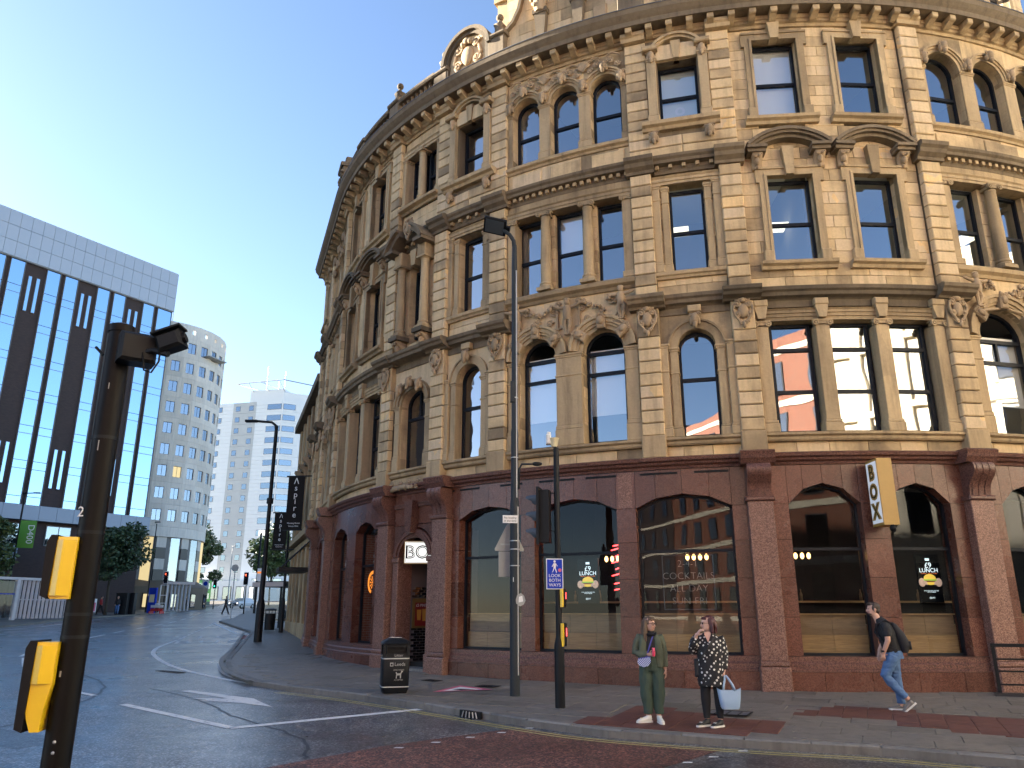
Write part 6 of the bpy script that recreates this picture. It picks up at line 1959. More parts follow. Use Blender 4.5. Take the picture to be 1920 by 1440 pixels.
for z in (3.15, 2.97, 2.62, 5.0, 6.4): part('strap', MB().lathe([(.109 if z < 4 else .085, z), (.109 if z < 4 else .085, z + .02)], 20), 'galvanised', t, W, True, 40)
part('junction_box', MB().cbox(-.1, .0, -.1, .0, 6.3, 6.8, .01), 'grey_pole', t, W)
part('side_arm', MB().tube([(.09, 0, 4.3), (.1, 0, 4.75), (.16, -.02, 4.86), (.42, -.05, 4.86)], .025, 8), 'grey_pole', t, W, True)
part('side_lamp', MB().ball((.5, -.06, 4.86), (.12, .05, .05), 10, 6), 'dark_metal', t, W, True)
link('number_mark', text_mesh('1', .13, 'sign_white', .001), t, W @ Matrix.Translation((-.03, -.107, 2.33)))
part('torn_sticker', MB().prism([(-.1, 0), (-.02, -.06), (.06, -.02), (.1, .06), (.07, .16), (.0, .22), (-.08, .17), (-.11, .08)], -.004, .0), 'sign_back', t, W @ Matrix.Translation((.13, -.11, 1.84)))
part('torn_sticker', MB().prism([(-.05, 0), (.05, .02), (.03, .14), (-.04, .12)], -.008, -.004), 'sign_white', t, W @ Matrix.Translation((.13, -.11, 1.86)))
# signs strapped to it, seen from behind
t = thing('warning_sign', 'triangular road sign seen from its grey back on the lamp column', 'road sign', (bx - .1, by + .13, 2.95))
W = Matrix.Translation((bx - .12, by + .13, 2.95)) @ Matrix.Rotation(rad(14), 4, 'Z')
part('sign_plate', MB().prism([(-.32, 0), (.32, 0), (.33, .05), (.03, .62), (-.03, .62), (-.33, .05)], -.004, .004), 'sign_back', t, W)
part('back_rail', MB().box(-.2, .2, -.022, -.004, .13, .16), 'galvanised', t, W)
t = thing('supplementary_plate', 'grey backed plate below the triangular sign on the lamp column', 'road sign', (bx - .1, by + .13, 2.42))
part('sign_plate', MB().cbox(-.24, .2, -.006, .004, 2.40, 2.94, .003), 'sign_back', t, Matrix.Translation((bx - .12, by + .13, 0)) @ Matrix.Rotation(rad(14), 4, 'Z'))
t = thing('no_loading_plate', 'small white no loading plate strapped to the lamp column', 'road sign', (bx - .1, by - .12, 3.55))
W = Matrix.Translation((bx - .10, by - .125, 3.62)) @ Matrix.Rotation(rad(8), 4, 'Z')
part('plate', MB().cbox(-.165, .165, -.006, .004, -.085, .085, .003), 'sign_white', t, W)
for i, tx in enumerate(('No loading', 'at any time')):
    link('lettering', text_mesh(tx, .062, 'sign_black', .001), t, W @ Matrix.Translation((0, -.008, .03 - i * .065)))

# signal pole with pedestrian sign
sx, sy = 0.90, 15.47
t = thing('signal_pole', 'dark signal pole with a thick foot at the dropped kerb, beside the lamp column', 'pole', (sx, sy, G(sy)))
W = Matrix.Translation((sx, sy, 0))
part('shaft', MB().lathe([(.095, -.3), (.094, 1.0), (.09, 1.08), (.062, 1.2), (.058, 1.26), (.057, 4.88), (.03, 4.9)], 20), 'dark_metal', t, W, True, 40)
for z in (3.95, 3.2): part('head_bracket', MB().tube([(0, 0, z), (-.18, .02, z + .03)], .014, 6), 'dark_metal', t, W)
t = thing('traffic_light_unit', 'black traffic signal head turned to the left with three grey visors', 'traffic light', (sx - .2, sy, 2.95))
W = Matrix.Translation((sx - .24, sy + .02, 0)) @ Matrix.Rotation(rad(-14), 4, 'Z')
part('housing', MB().box(-.09, .10, -.13, .13, 2.98, 4.02), 'dark_metal', t, W)
part('backing_board', MB().box(-.13, -.09, -.22, .22, 2.93, 4.07), 'black_plastic', t, W)
part('board_edge', MB().box(-.135, -.085, -.226, -.22, 2.93, 4.07), 'dark_metal', t, W)
for i in range(3):
    z = 3.83 - i * .33
    vs = []; n = 12; mb = MB(); fs = []
    for (x, r, cut) in ((-.13, .115, 1.0), (-.30, .10, .9), (-.38, .085, .55)):
        for k in range(n + 1):
            a = rad(-50) + rad(280) * k / n
            dz_ = r * sin(a)
            vs.append((x - (0 if cut > .6 else 0) + (.16 if (cut < .6 and sin(a) < .1) else (.06 if cut < .95 and sin(a) < -.2 else 0)), r * cos(a), z + dz_))
    for j in range(2):
        for k in range(n): fs.append((j * (n + 1) + k, j * (n + 1) + k + 1, (j + 1) * (n + 1) + k + 1, (j + 1) * (n + 1) + k))
    mb.add(vs, fs)
    v = part('visor', mb, 'grey_visor', t, W, True)
    part('lens', MB().ball((-.135, 0, z), (.02, .1, .1), 12, 8), 'black_plastic', t, W, True)
t = thing('look_both_ways_sign', 'blue LOOK BOTH WAYS pedestrian sign on the signal pole', 'sign', (sx - .03, sy - .07, 2.12))
W = Matrix.Translation((sx - .07, sy - .075, 2.38)) @ Matrix.Rotation(rad(4), 4, 'Z')
part('plate', MB().cbox(-.165, .165, -.006, .006, -.29, .29, .004), 'sign_white', t, W)
part('blue_field', MB().cbox(-.15, .15, -.009, .0, -.275, .275, .003), 'sign_blue', t, W)
for i, tx in enumerate(('LOOK', 'BOTH', 'WAYS')):
    link('lettering', text_mesh(tx, .085, 'sign_white', .001), t, W @ Matrix.Translation((0, -.011, -.035 - i * .088)))
m = MB()
m.ball((.0, -.012, .235), (.022, .003, .024), 8, 6)
m.prism([(-.022, .10), (.02, .10), (.03, .2), (-.02, .205)], -.013, -.009)
m.prism([(-.02, .11), (.0, .11), (-.035, .035), (-.055, .025), (-.04, .05)], -.013, -.009)
m.prism([(.0, .11), (.02, .11), (.045, .03), (.03, .02)], -.013, -.009)
m.prism([(-.02, .2), (-.005, .19), (-.045, .13), (-.055, .14)], -.013, -.009); m.prism([(.02, .2), (.03, .19), (.06, .15), (.05, .14)], -.013, -.009)
part('walking_figure', m, 'sign_white', t, W)
part('round_sticker', MB().prism([(.10 + .035 * cos(k), .07 + .035 * sin(k)) for k in [i * pi / 6 for i in range(12)]], -.014, -.012), 'sign_pink', t, W)
push_button('push_button_box', 'upper push button box with yellow edge on the dark signal pole', sx + .06, sy - .03, 1.76, rad(-12), h=.34, w=.12, lit=True, curl=False)
push_button('push_button_box', 'lower push button box with curled yellow edge on the dark signal pole', sx + .06, sy - .03, 1.04, rad(-12), h=.42, w=.13, lit=True)
t = thing('pole_top_camera', 'white and cream camera unit on top of the dark signal pole', 'camera', (sx - .03, sy, 4.9))
W = Matrix.Translation((sx, sy, 4.9))
part('camera_body', MB().cbox(-.20, -.10, -.08, .08, .06, .26, .02).tube([(-.15, -.0, .26), (-.14, 0, .32)], .04, 8), 'white_plastic', t, W)
part('camera_dome', MB().lathe([(.05, .0), (.075, .05), (.10, .17), (.11, .18)], 14), 'cream_plastic', t, W @ Matrix.Translation((-.04, -.03, 0)), True, 40)
part('camera_stem', MB().tube([(0, 0, -.05), (-.02, 0, .02), (-.12, 0, .1)], .02, 6), 'dark_metal', t, W)

# litter bin
t = thing('litter_bin', 'black square litter bin with pale bands and lettering on the pavement', 'bin', (-2.55, 17.78, G(17.78)), rad(14))
W = WM[t.name]
mb = MB()
prof = [(.27, .0), (.29, .06), (.295, .74), (.295, .78)]
def rsq(h, r): return [(h - r, -h), (h - r * .3, -h + r * .3), (h, -h + r), (h, h - r), (h - r * .3, h - r * .3), (h - r, h), (-h + r, h), (-h + r * .3, h - r * .3), (-h, h - r), (-h, -h + r), (-h + r * .3, -h + r * .3), (-h + r, -h)]
def stack(mb, lv):
    vs = []; fs = []
    for h, z in lv: vs += [(x, y, z) for x, y in rsq(h, .06)]
    n = 12
    for j in range(len(lv) - 1):
        for k in range(n): fs.append((j * n + k, j * n + (k + 1) % n, (j + 1) * n + (k + 1) % n, (j + 1) * n + k))
    fs.append(tuple(range(n - 1, -1, -1))); fs.append(tuple((len(lv) - 1) * n + k for k in range(n)))
    return mb.add(vs, fs)
part('body', stack(MB(), [(.255, .0), (.265, .04), (.285, .08), (.29, .72), (.285, .74)]), 'dark_metal', t, W, True, 35)
for sx_ in (-1, 1):
    for sy_ in (-1, 1):
        part('hood_post', MB().box(sx_ * .285 - (.06 if sx_ > 0 else 0), sx_ * .285 + (.06 if sx_ < 0 else 0), sy_ * .285 - (.06 if sy_ > 0 else 0), sy_ * .285 + (.06 if sy_ < 0 else 0), .742, .98), 'dark_metal', t, W)
part('inner_liner', MB().box(-.2, .2, -.2, .2, .70, .97), 'black_plastic', t, W)
part('opening_panel', MB().box(-.22, .22, -.284, -.262, .742, .80).box(-.22, .22, -.28, -.262, .93, .98), 'dark_metal', t, W)
part('lid', stack(MB(), [(.30, .98), (.305, 1.01), (.28, 1.05), (.17, 1.11), (.12, 1.12)]), 'dark_metal', t, W, True, 35)
part('ash_plate', MB().box(-.15, .12, -.12, .1, 1.121, 1.13), 'galvanised', t, W)
for z in (.69, .12): part('pale_band', stack(MB(), [(.292, z), (.2925, z + .022)]), 'galvanised', t, W)
def btxt(s, size, z, x=0, y=-.2925): link('lettering', text_mesh(s, size, 'sign_back', .0008), t, W @ Matrix.Translation((x, y, z)))
btxt('Litter', .085, .765, .05, -.287); btxt('Leeds', .10, .585, .08); btxt('DOG WASTE', .038, .47, .06); btxt('ACCEPTED', .038, .27, .06)
part('crest_mark', MB().box(-.13, -.06, -.2935, -.291, .545, .62), 'sign_back', t, W)
part('crest_mark', MB().box(-.115, -.075, -.295, -.2936, .56, .60), 'dark_metal', t, W)
part('dog_symbol', MB().prism([(-.0, .30), (.02, .30), (.025, .36), (.085, .365), (.09, .30), (.11, .30), (.112, .38), (.125, .42), (.15, .43), (.15, .45), (.12, .46), (.11, .44), (.10, .405), (.03, .40), (.01, .43), (-.005, .42), (.01, .39)], -.2945, -.291), 'sign_back', t, W)
W2 = W @ Matrix.Rotation(-pi / 2, 4, 'Z')
link('lettering', text_mesh('Litter', .085, 'sign_back', .0008), t, W2 @ Matrix.Translation((0, -.287, .765)))

# bar signs
s0 = -.36
t = thing('projecting_box_sign', 'gold edged projecting sign reading BOX downwards between the right hand windows', 'sign', (*fpt(s0, .1), 3.5))
W = FM(s0, .1)
part('gold_case', MB().box(-.17, .17, -.74, -.16, 3.52, 5.02), 'sign_gold', t, W)
part('wall_bracket', MB().box(-.03, .03, -.17, 0, 3.75, 3.83).box(-.03, .03, -.17, 0, 4.7, 4.78), 'sign_gold', t, W)
WL_ = W @ Matrix.Translation((-.17, -.45, 0)) @ Matrix.Rotation(-pi / 2, 4, 'Z')
part('white_face', MB().box(-.25, .25, -.012, .0, 3.58, 4.96), 'lightbox_white', t, WL_)
for i, ch in enumerate('BOX'):
    z = 4.71 - i * .44
    link('lettering', text_mesh(ch, .46, 'sign_gold', .004, off=.035), t, WL_ @ Matrix.Translation((0, -.016, z)))
    link('lettering_inline', text_mesh(ch, .45, 'sign_black', .001, off=-.008), t, WL_ @ Matrix.Translation((0, -.023, z)))
t = thing('security_camera', 'small black dome camera under the projecting BOX sign', 'camera', (*fpt(s0, .7), 3.4))
part('dome', MB().ball((0, -.75, 3.44), .075, 10, 8).tube([(0, -.75, 3.52), (0, -.75, 3.46)], .04, 8), 'black_plastic', t, W, True)
t = thing('security_camera', 'black dome camera on the granite beside the arched doorway', 'camera', (*fpt(-14.75, .2), 4.05))
part('dome', MB().ball((0, -.1, 4.02), .09, 10, 8).tube([(0, .0, 4.08), (0, -.1, 4.06)], .05, 8), 'black_plastic', t, FM(-14.75, .1), True)
t = thing('door_light_sign', 'illuminated cream sign reading BOX hung inside the arched doorway', 'sign', (*fpt(dc, -.2), 3.0))
W = WD @ Matrix.Translation((-.02, .30, 0)) @ Matrix.Rotation(rad(44), 4, 'Z')
part('sign_case', MB().box(-.58, .58, -.06, .06, 3.0, 3.66), 'sign_brass', t, W)
part('sign_face', MB().box(-.55, .55, -.068, -.061, 3.03, 3.63), 'lightbox', t, W)
link('lettering', text_mesh('BOX', .52, 'sign_black', .002, off=.012), t, W @ Matrix.Translation((0, -.072, 3.32)))
link('lettering_inline', text_mesh('BOX', .50, 'lightbox', .001, off=-.014), t, W @ Matrix.Translation((0, -.077, 3.32)))
part('sign_outline', MB().box(-.53, .53, -.071, -.069, 3.045, 3.057).box(-.53, .53, -.071, -.069, 3.603, 3.615).box(-.53, -.518, -.071, -.069, 3.06, 3.60).box(.518, .53, -.071, -.069, 3.06, 3.60), 'sign_black', t, W)
# dartboard transfers on the glass
def dart(label, W, par_loc):
    t = thing('dartboard_transfer', label, 'sign', par_loc)
    mb = MB(); arch_ring(mb, 0, 0, .26, .36, -.004, .0, rad(-20), rad(250), 20)
    part('orange_ring', mb, 'orange_glow_print', t, W)
    part('board', MB().prism([(.24 * cos(i * pi / 12), .24 * sin(i * pi / 12)) for i in range(24)], -.004, 0), 'sign_black', t, W)
    mb = MB()
    for i in range(10):
        a = i * 2 * pi / 10
        mb.prism([(.05 * cos(a - .1), .05 * sin(a - .1)), (.20 * cos(a - .14), .20 * sin(a - .14)), (.20 * cos(a + .14), .20 * sin(a + .14)), (.05 * cos(a + .1), .05 * sin(a + .1))], -.008, -.005)
    arch_ring(mb, 0, 0, .0, .035, -.008, -.005, 0, 2 * pi, 8)
    part('segments', mb, 'orange_glow_print', t, W)
gs = (GWIN[7][0] + GWIN[7][1]) / 2
dart('orange dartboard transfer on the window left of the arched doorway', FM(gs + .12, -.20) @ Matrix.Translation((0, 0, 2.55)), (*fpt(gs, -.2), 2.2))
dart('orange dartboard transfer on the glazed bar door inside the arch', WD @ Matrix.Translation((.0, .955, 2.45)), (*fpt(dc, -1), 2.1))
t = thing('window_lettering', 'pale FLYBY lettering on the window left of the arched doorway', 'sign', (*fpt(gs, -.2), 3.2))
link('lettering', text_mesh('FLYBY', .13, 'sign_back', .001), t, FM(gs + .25, -.20) @ Matrix.Translation((0, 0, 3.35)))
part('rule', MB().box(.0, .5, -.002, 0, 3.17, 3.22), 'sign_back', t, FM(gs + .1, -.20))
g2 = (GWIN[8][0] + GWIN[8][1]) / 2
t = thing('round_window_sign', 'round white and red sign in the narrow window beside the orange dartboard', 'sign', (*fpt(g2, -.1), 2.6))
W = FM(g2 + .5, -.14)
part('disc', MB().prism([(.42 * cos(i * pi / 12), 3.2 + .42 * sin(i * pi / 12)) for i in range(24)], -.02, .02), 'sign_white', t, W)
part('red_letters', text := MB().prism([(-.25, 3.0), (-.12, 3.0), (-.12, 3.4), (-.25, 3.4)], -.025, -.02).prism([(-.05, 3.0), (.25, 3.0), (.25, 3.08), (.05, 3.08), (.05, 3.4), (-.05, 3.4)], -.025, -.02), 'sign_red', t, W)
# poster in the porch
t = thing('pints_poster', 'framed red poster reading five pound pints on the black glazed bricks of the doorway', 'poster', (*fpt(dc - .5, -.6), 1.2))
W = WD @ Matrix.Translation((-dr + .27, .78, 1.62)) @ Matrix.Rotation(pi / 2, 4, 'Z')
part('brass_frame', MB().box(-.34, .34, -.03, 0, -.42, .42), 'sign_brass', t, W)
part('poster_sheet', MB().box(-.25, .25, -.036, -.031, -.36, .30), 'poster_red', t, W)
link('lettering', text_mesh('\u00a35 PINTS', .115, 'sign_white', .001), t, W @ Matrix.Translation((0, -.04, .22)))
part('beer_glasses', MB().prism([(-.17, -.2), (-.04, -.2), (-.02, .1), (-.19, .1)], -.04, -.037).prism([(.03, -.22), (.17, -.22), (.19, .12), (.01, .12)], -.041, -.037), 'poster_amber', t, W)
# menu screens, neon, lamps in the bar
def menu_screen(label, s, z, h=1.1, w=.56, dd=-.55):
    t = thing('menu_screen', label, 'screen', (*fpt(s, dd), z))
    W = FM(s, dd, z)
    part('screen_panel', MB().box(-w / 2, w / 2, 0, .06, -h / 2, h / 2), 'screen_black', t, W)
    link('lettering', text_mesh('\u00a39', .17, 'screen_white', .002), t, W @ Matrix.Translation((0, -.006, h * .27)))
    link('lettering', text_mesh('LUNCH', .135, 'screen_white', .002), t, W @ Matrix.Translation((0, -.006, h * .165)))
    link('lettering', text_mesh('MONDAY - FRIDAY, 12-3PM', .032, 'screen_orange', .001), t, W @ Matrix.Translation((0, -.006, h * .10)))
    part('logo', MB().box(-.05, .05, -.006, 0, h * .37, h * .42), 'screen_white', t, W)
    mb = MB().ball((0, -.01, .0), (.15, .01, .10), 14, 8); part('bun', mb, 'screen_yellow', t, W, True)
    part('lettuce', MB().box(-.16, .16, -.022, -.015, -.05, -.02), 'screen_green', t, W)
    part('patty', MB().box(-.15, .15, -.024, -.017, -.085, -.052), 'screen_brown', t, W)
    part('lower_bun', MB().ball((0, -.012, -.10), (.14, .01, .05), 12, 6), 'screen_yellow', t, W, True)
    for k in (-1, 1):
        part('hand', MB().ball((k * .2, -.014, -.09), (.085, .012, .10), 10, 6).tube([(k * .2, -.02, -.05), (k * .1, -.03, -.1)], .022, 6).tube([(k * .2, -.02, -.09), (k * .09, -.03, -.13)], .022, 6), 'screen_skin', t, W, True)
    link('lettering', text_mesh('PICK A BURGER AND SIDE\nWITH A DRINK', .03, 'screen_white', .001), t, W @ Matrix.Translation((0, -.006, -h * .27)))
    link('lettering', text_mesh('@EAT', .05, 'screen_white', .001), t, W @ Matrix.Translation((0, -.006, -h * .40)))
menu_screen('lit lunch menu screen behind the second window left of the tall pilaster', -7.35, 2.42)
menu_screen('lit lunch menu screen in the window right of the projecting BOX sign', 1.05, 2.42)
t = thing('red_neon_sign', 'red neon sign glowing inside the bar behind the menu screen window', 'neon sign', (*fpt(-6.6, -1.2), 2.6))
W = FM(-6.45, -1.0)
mb = MB()
for i in range(5):
    z = 2.55 + i * .16
    mb.tube([(-.35 + .1 * (i % 2), 0, z), (-.1, -.02, z + .06), (.1, 0, z - .02), (.35, 0, z + .05)], .014, 5)
for zz in (2.2, 2.35, 3.3): mb.tube([(-.3, 0, zz), (.0, -.02, zz + .05), (.3, 0, zz)], .014, 5)
mb.tube([(-.1, 0, 2.3), (.15, 0, 2.55), (-.02, 0, 2.6), (.2, 0, 2.3), (-.1, 0, 2.3)], .014, 5)
part('neon_tube', mb, 'red_neon', t, W, True)
for s, lab in ((-6.95, 'warm bar lamp row behind the neon sign window'), (-4.55, 'warm bar lamp row high in the cocktail sign window'), (-1.75, 'warm bar lamp row in the window right of the tall pilaster')):
    t = thing('bar_lamp', lab, 'lamp', (*fpt(s, -2), 3.0))
    part('lamp_rail', MB().tube([(-.3, 1.7, 3.15), (.3, 1.7, 3.15)], .015, 5), 'dark_metal', t, FM(s))
    for k in range(4): part('bulb', MB().ball((-.24 + k * .16, 1.7, 3.02), (.05, .05, .08), 8, 6), 'warm_bulb', t, FM(s), True)
t = thing('cocktail_neon_panel', 'clear panel with unlit neon words 2-4-1 cocktails behind the window glass', 'neon sign', (*fpt(-4.7, -.4), 1.7))
W = FM(-4.72, -.34)
mb = MB()
for a, b in (((-.6, 1.72), (.6, 1.72)), ((.6, 1.72), (.6, 2.98)), ((.6, 2.98), (-.6, 2.98)), ((-.6, 2.98), (-.6, 1.72))): mb.tube([(a[0], 0, a[1]), (b[0], 0, b[1])], .012, 4)
part('panel_edge', mb, 'grey_visor', t, W)
for i, tx in enumerate(('2-4-1', 'COCKTAILS', 'ALL DAY', 'SUN-FRI')):
    link('lettering', text_mesh(tx, .23, 'sign_back', .006, off=-.006), t, W @ Matrix.Translation((0, 0, 2.78 - i * .29)))
for i, (s, ww) in enumerate(((-9.9, .5), (-9.2, .4))):
    pass
# bar counter bottles and stools give the rooms depth
t = thing('bar_counter', 'dark bar counter with bottles deep inside behind the shop windows', 'counter', (*fpt(-2, -3), .3))
part('counter_front', sweep(-11, 6, rect(-3.2, -2.8, .28, 1.35), step=.8), 'bench_wood', t)
part('back_shelf', sweep(-11, 6, rect(-3.98, -3.7, 1.9, 1.95), step=.8), 'oak_panel', t)
bot = MB().lathe([(.04, 0), (.04, .18), (.015, .24), (.015, .31)], 8).mesh('bottle', 'bench_wood', True)
for i in range(16):
    b_ = link('bottle', bot, None, FM(RND.uniform(-10.5, 5.0), -3.84, 1.952))
    b_['label'] = 'small amber bottle on the shelf deep inside the bar'; b_['category'] = 'bottle'; b_['group'] = 'bottles on the bar shelf'
for i, s in enumerate((-10.3, -9.5, -7.9, -5.3, -3.9, -1.9, .3)):
    t = thing('bar_stool', 'dark bar stool inside the bar, number %s from the doorway' % ('one two three four five six seven'.split()[i]), 'stool', (*fpt(s, -2.2), .28), 0, 'bar stools along the counter')
    W = FM(s, -2.2, .28)
    part('seat', MB().lathe([(.17, .74), (.19, .78), (.17, .81)], 12), 'bench_wood', t, W, True, 40)
    for k in range(4): part('leg', MB().tube([(.1 * cos(k * pi / 2), .1 * sin(k * pi / 2), .75), (.2 * cos(k * pi / 2), .2 * sin(k * pi / 2), 0)], .014, 5), 'dark_metal', t, W)
# OPTIMA on the frosted top window
t = thing('optima_window_sign', 'white round mark and OPTIMA lettering in the frosted top floor window', 'sign', (*fpt(-4.12, -.3), 15.0))
W = FM((Q1 + P1) / 2, GL - .09)
link('lettering', text_mesh('OPTIMA', .21, 'sign_white', .002), t, W @ Matrix.Translation((0, 0, 15.1)))
mb = MB(); arch_ring(mb, 0, 15.42, .07, .14, -.002, .002, 0, 2 * pi, 16); part('round_mark', mb, 'sign_white', t, W)
# railing at the right
t = thing('steel_railing', 'black tubular steel railing against the granite at the right edge', 'railing', (10.3, 17.0, G(17)))
W = Matrix.Translation((10.15, 17.15, 0)) @ Matrix.Rotation(rad(-18), 4, 'Z')
for x in (0, 1.7, 3.4): part('post', MB().box(x - .03, x + .03, -.03, .03, G(17), .98), 'dark_metal', t, W)
for z in (.22, .48, .72): part('rail', MB().tube([(0, 0, z), (3.4, 0, z)], .018, 6), 'dark_metal', t, W)
part('hand_rail', MB().box(-.04, 3.45, -.035, .035, .96, 1.03), 'dark_metal', t, W)
part('kick_plate', MB().box(-.1, 3.5, -.06, .06, G(17) - .02, .06), 'black_stone', t, W)

# ------------------------------------------------------------------ further down the street
def street_lamp(label, x, y, h, arm=1.1, rz=0.0, r=.09, mat='dark_metal'):
    t = thing('street_lamp', label, 'street lamp', (x, y, G(y)), rz, 'street lamps along the street')
    W = WM[t.name]
    part('shaft', MB().lathe([(r * 1.5, -.2), (r * 1.5, 1.6), (r, 1.8), (r * .75, h * .62), (r * .7, h - .4), (r * .6, h)], 12), mat, t, W, True, 40)
    part('arm', MB().tube([(0, 0, h - .3), (-.06, 0, h + .02), (-.25, 0, h + .16), (-arm, 0, h + .22)], r * .5, 8), mat, t, W, True)
    part('lantern', MB().cbox(-arm - .5, -arm + .05, -.13, .13, h + .17, h + .27, .02), mat, t, W)
    part('collar', MB().lathe([(r * 1.25, h * .62), (r * 1.25, h * .62 + .25)], 12), mat, t, W, True, 40)
    return t
street_lamp('tall black street lamp standing alone on the kerb left of the curved building', -11.19, 35.65, 9.75, 1.0, rad(0), .12)
street_lamp('black lamp with a short curled arm just behind the tall kerb lamp', -12.6, 44.0, 6.4, -.9, rad(0), .08)
street_lamp('street lamp behind the bus shelter roof', -16.5, 64, 9.2, .9, rad(0), .09)
street_lamp('most distant lamp on the right pavement', -21.5, 92, 10.0, .9, rad(0), .1)
street_lamp('street lamp behind the near signal pole carrying the green banner', -44.0, 69.5, 10.6, -1.2, rad(10), .1)
street_lamp('slim lamp column before the round concrete tower', -40.2, 88, 9.6, -.3, rad(0), .07)
street_lamp('grey lamp column between the dark tree and the white tower', -47, 132, 9.5, -.8, rad(0), .1, 'galvanised')
t = thing('green_banner', 'green lamp post banner with white lettering near the near signal pole', 'banner', (-43.2, 69.4, 7.6))
W = Matrix.Translation((-43.15, 69.4, 0)) @ Matrix.Rotation(rad(12), 4, 'Z')
plain('banner_green', (.10, .30, .03), .6)
part('cloth', MB().box(-.65, .65, -.02, .02, 7.0, 9.4), 'banner_green', t, W)
link('lettering', text_mesh('D400', .75, 'sign_white', .004), t, W @ Matrix.Translation((.25, -.03, 8.2)) @ Matrix.Rotation(rad(90), 4, 'Y'))
plain('lamp_red', (.8, .05, .03), .4, emit=(1, .09, .04), es=.9)
plain('lamp_green', (.05, .7, .5), .4, emit=(.05, 1, .6), es=.6)
plain('lamp_off', (.02, .02, .02), .4)
def far_signal(label, x, y, h, state, rz=0.0):
    t = thing('traffic_signal', label, 'traffic light', (x, y, G(y)), rz, 'traffic signals down the street')
    W = WM[t.name]
    part('shaft', MB().lathe([(.08, -.1), (.06, .8), (.055, h)], 10), 'dark_metal', t, W, True, 40)
    part('white_border', MB().box(-.30, .30, -.12, -.10, h - 1.25, h + .05), 'sign_white', t, W)
    part('backing_board', MB().box(-.25, .25, -.13, -.115, h - 1.2, h), 'black_plastic', t, W)
    part('housing', MB().box(-.15, .15, -.1, .1, h - 1.1, h - .08), 'dark_metal', t, W)
    for i, c in enumerate(('red', 'amber', 'green')):
        part('lens', MB().ball((0, -.15, h - .26 - i * .34), (.12, .03, .12), 10, 6), {'red': 'lamp_red', 'green': 'lamp_green'}[state] if c == state else 'lamp_off', t, W, True)
        part('visor', MB().tube([(0, -.12, h - .24 - i * .34), (0, -.3, h - .22 - i * .34)], [.14, .13], 10, cap=False), 'dark_metal', t, W)
far_signal('red traffic signal on the left pavement under the round tower', -37.9, 87.0, 4.3, 'red', rad(-20))
far_signal('red traffic signal on the right kerb island', -27.6, 82.5, 4.1, 'red', rad(-18))
far_signal('distant green traffic signal beyond the crossing', -41.8, 112, 3.9, 'green', rad(-18))
t = thing('tall_signal_mast', 'plain black mast behind the red signal on the right kerb island', 'pole', (-27.0, 84, G(84)))
part('mast', MB().lathe([(.13, 0), (.11, 8.2), (.08, 8.3)], 10), 'dark_metal', t, WM[t.name], True, 40)
t = thing('bus_stop_pole', 'thin grey pole at the tip of the kerb beyond the bus bay', 'pole', (-23.4, 66.8, G(66.8)))
part('pole', MB().tube([(0, 0, 0), (0, 0, 4.3)], .05, 8), 'galvanised', t, WM[t.name])
part('round_sign_back', MB().prism([(.3 * cos(i * pi / 8), 4.1 + .3 * sin(i * pi / 8)) for i in range(16)], -.07, -.055), 'sign_back', t, WM[t.name])
# bus shelter on the right
plain('shelter_frame', (.50, .42, .38), .5)
t = thing('bus_shelter', 'pale framed bus shelter with a dark roof on the right pavement', 'bus shelter', (-14.2, 50, G(50)), rad(-18))
W = WM[t.name]
for x in (-.75, .75):
    for y in (-1.6, 1.6): part('post', MB().box(x - .05, x + .05, y - .05, y + .05, 0, 2.45), 'shelter_frame' if x < 0 else 'dark_metal', t, W)
part('roof', MB().box(-1.1, 1.1, -1.9, 1.9, 2.45, 2.6).box(-1.0, 1.0, -1.8, 1.8, 2.6, 2.72), 'dark_metal', t, W)
part('roof_trim', MB().box(-1.12, -1.1, -1.92, 1.92, 2.40, 2.66).box(-1.1, 1.1, -1.92, -1.9, 2.4, 2.66), 'shelter_frame', t, W)
part('side_pane', MB().box(-.7, .7, -1.6, -1.58, .3, 2.3), 'shop_glass', t, W)
part('back_pane', MB().box(.74, .76, -1.5, 1.5, .3, 2.3), 'shop_glass', t, W)
for z in (.35, .9, 1.5): part('cross_rail', MB().box(-.75, .75, -1.63, -1.57, z, z + .05), 'shelter_frame', t, W)
part('bench', MB().box(-.1, .35, -1.2, 1.3, .45, .5), 'dark_metal', t, W)
part('flag_sign', MB().box(-1.0, -.45, -1.7, -1.66, 2.75, 3.5), 'sign_white', t, W)
part('flag_stripe', MB().box(-.98, -.47, -1.715, -1.705, 3.2, 3.3), 'orange_glow_print', t, W)
part('flag_post', MB().box(-.42, -.36, -1.72, -1.66, 2.7, 3.7), 'shelter_frame', t, W)
t = thing('street_bin', 'black slatted street bin at the foot of the bus shelter', 'bin', (-13.6, 45.2, G(45.2)))
W = WM[t.name]
part('body', MB().lathe([(.28, .06), (.30, .9), (.30, .95)], 14), 'dark_metal', t, W, True, 40)
part('lid', MB().lathe([(.33, 1.1), (.33, 1.16), (.2, 1.22)], 14), 'dark_metal', t, W, True, 40)
for k in range(4): part('lid_post', MB().tube([(.27 * cos(k * pi / 2), .27 * sin(k * pi / 2), .9), (.27 * cos(k * pi / 2), .27 * sin(k * pi / 2), 1.12)], .02, 5), 'dark_metal', t, W)
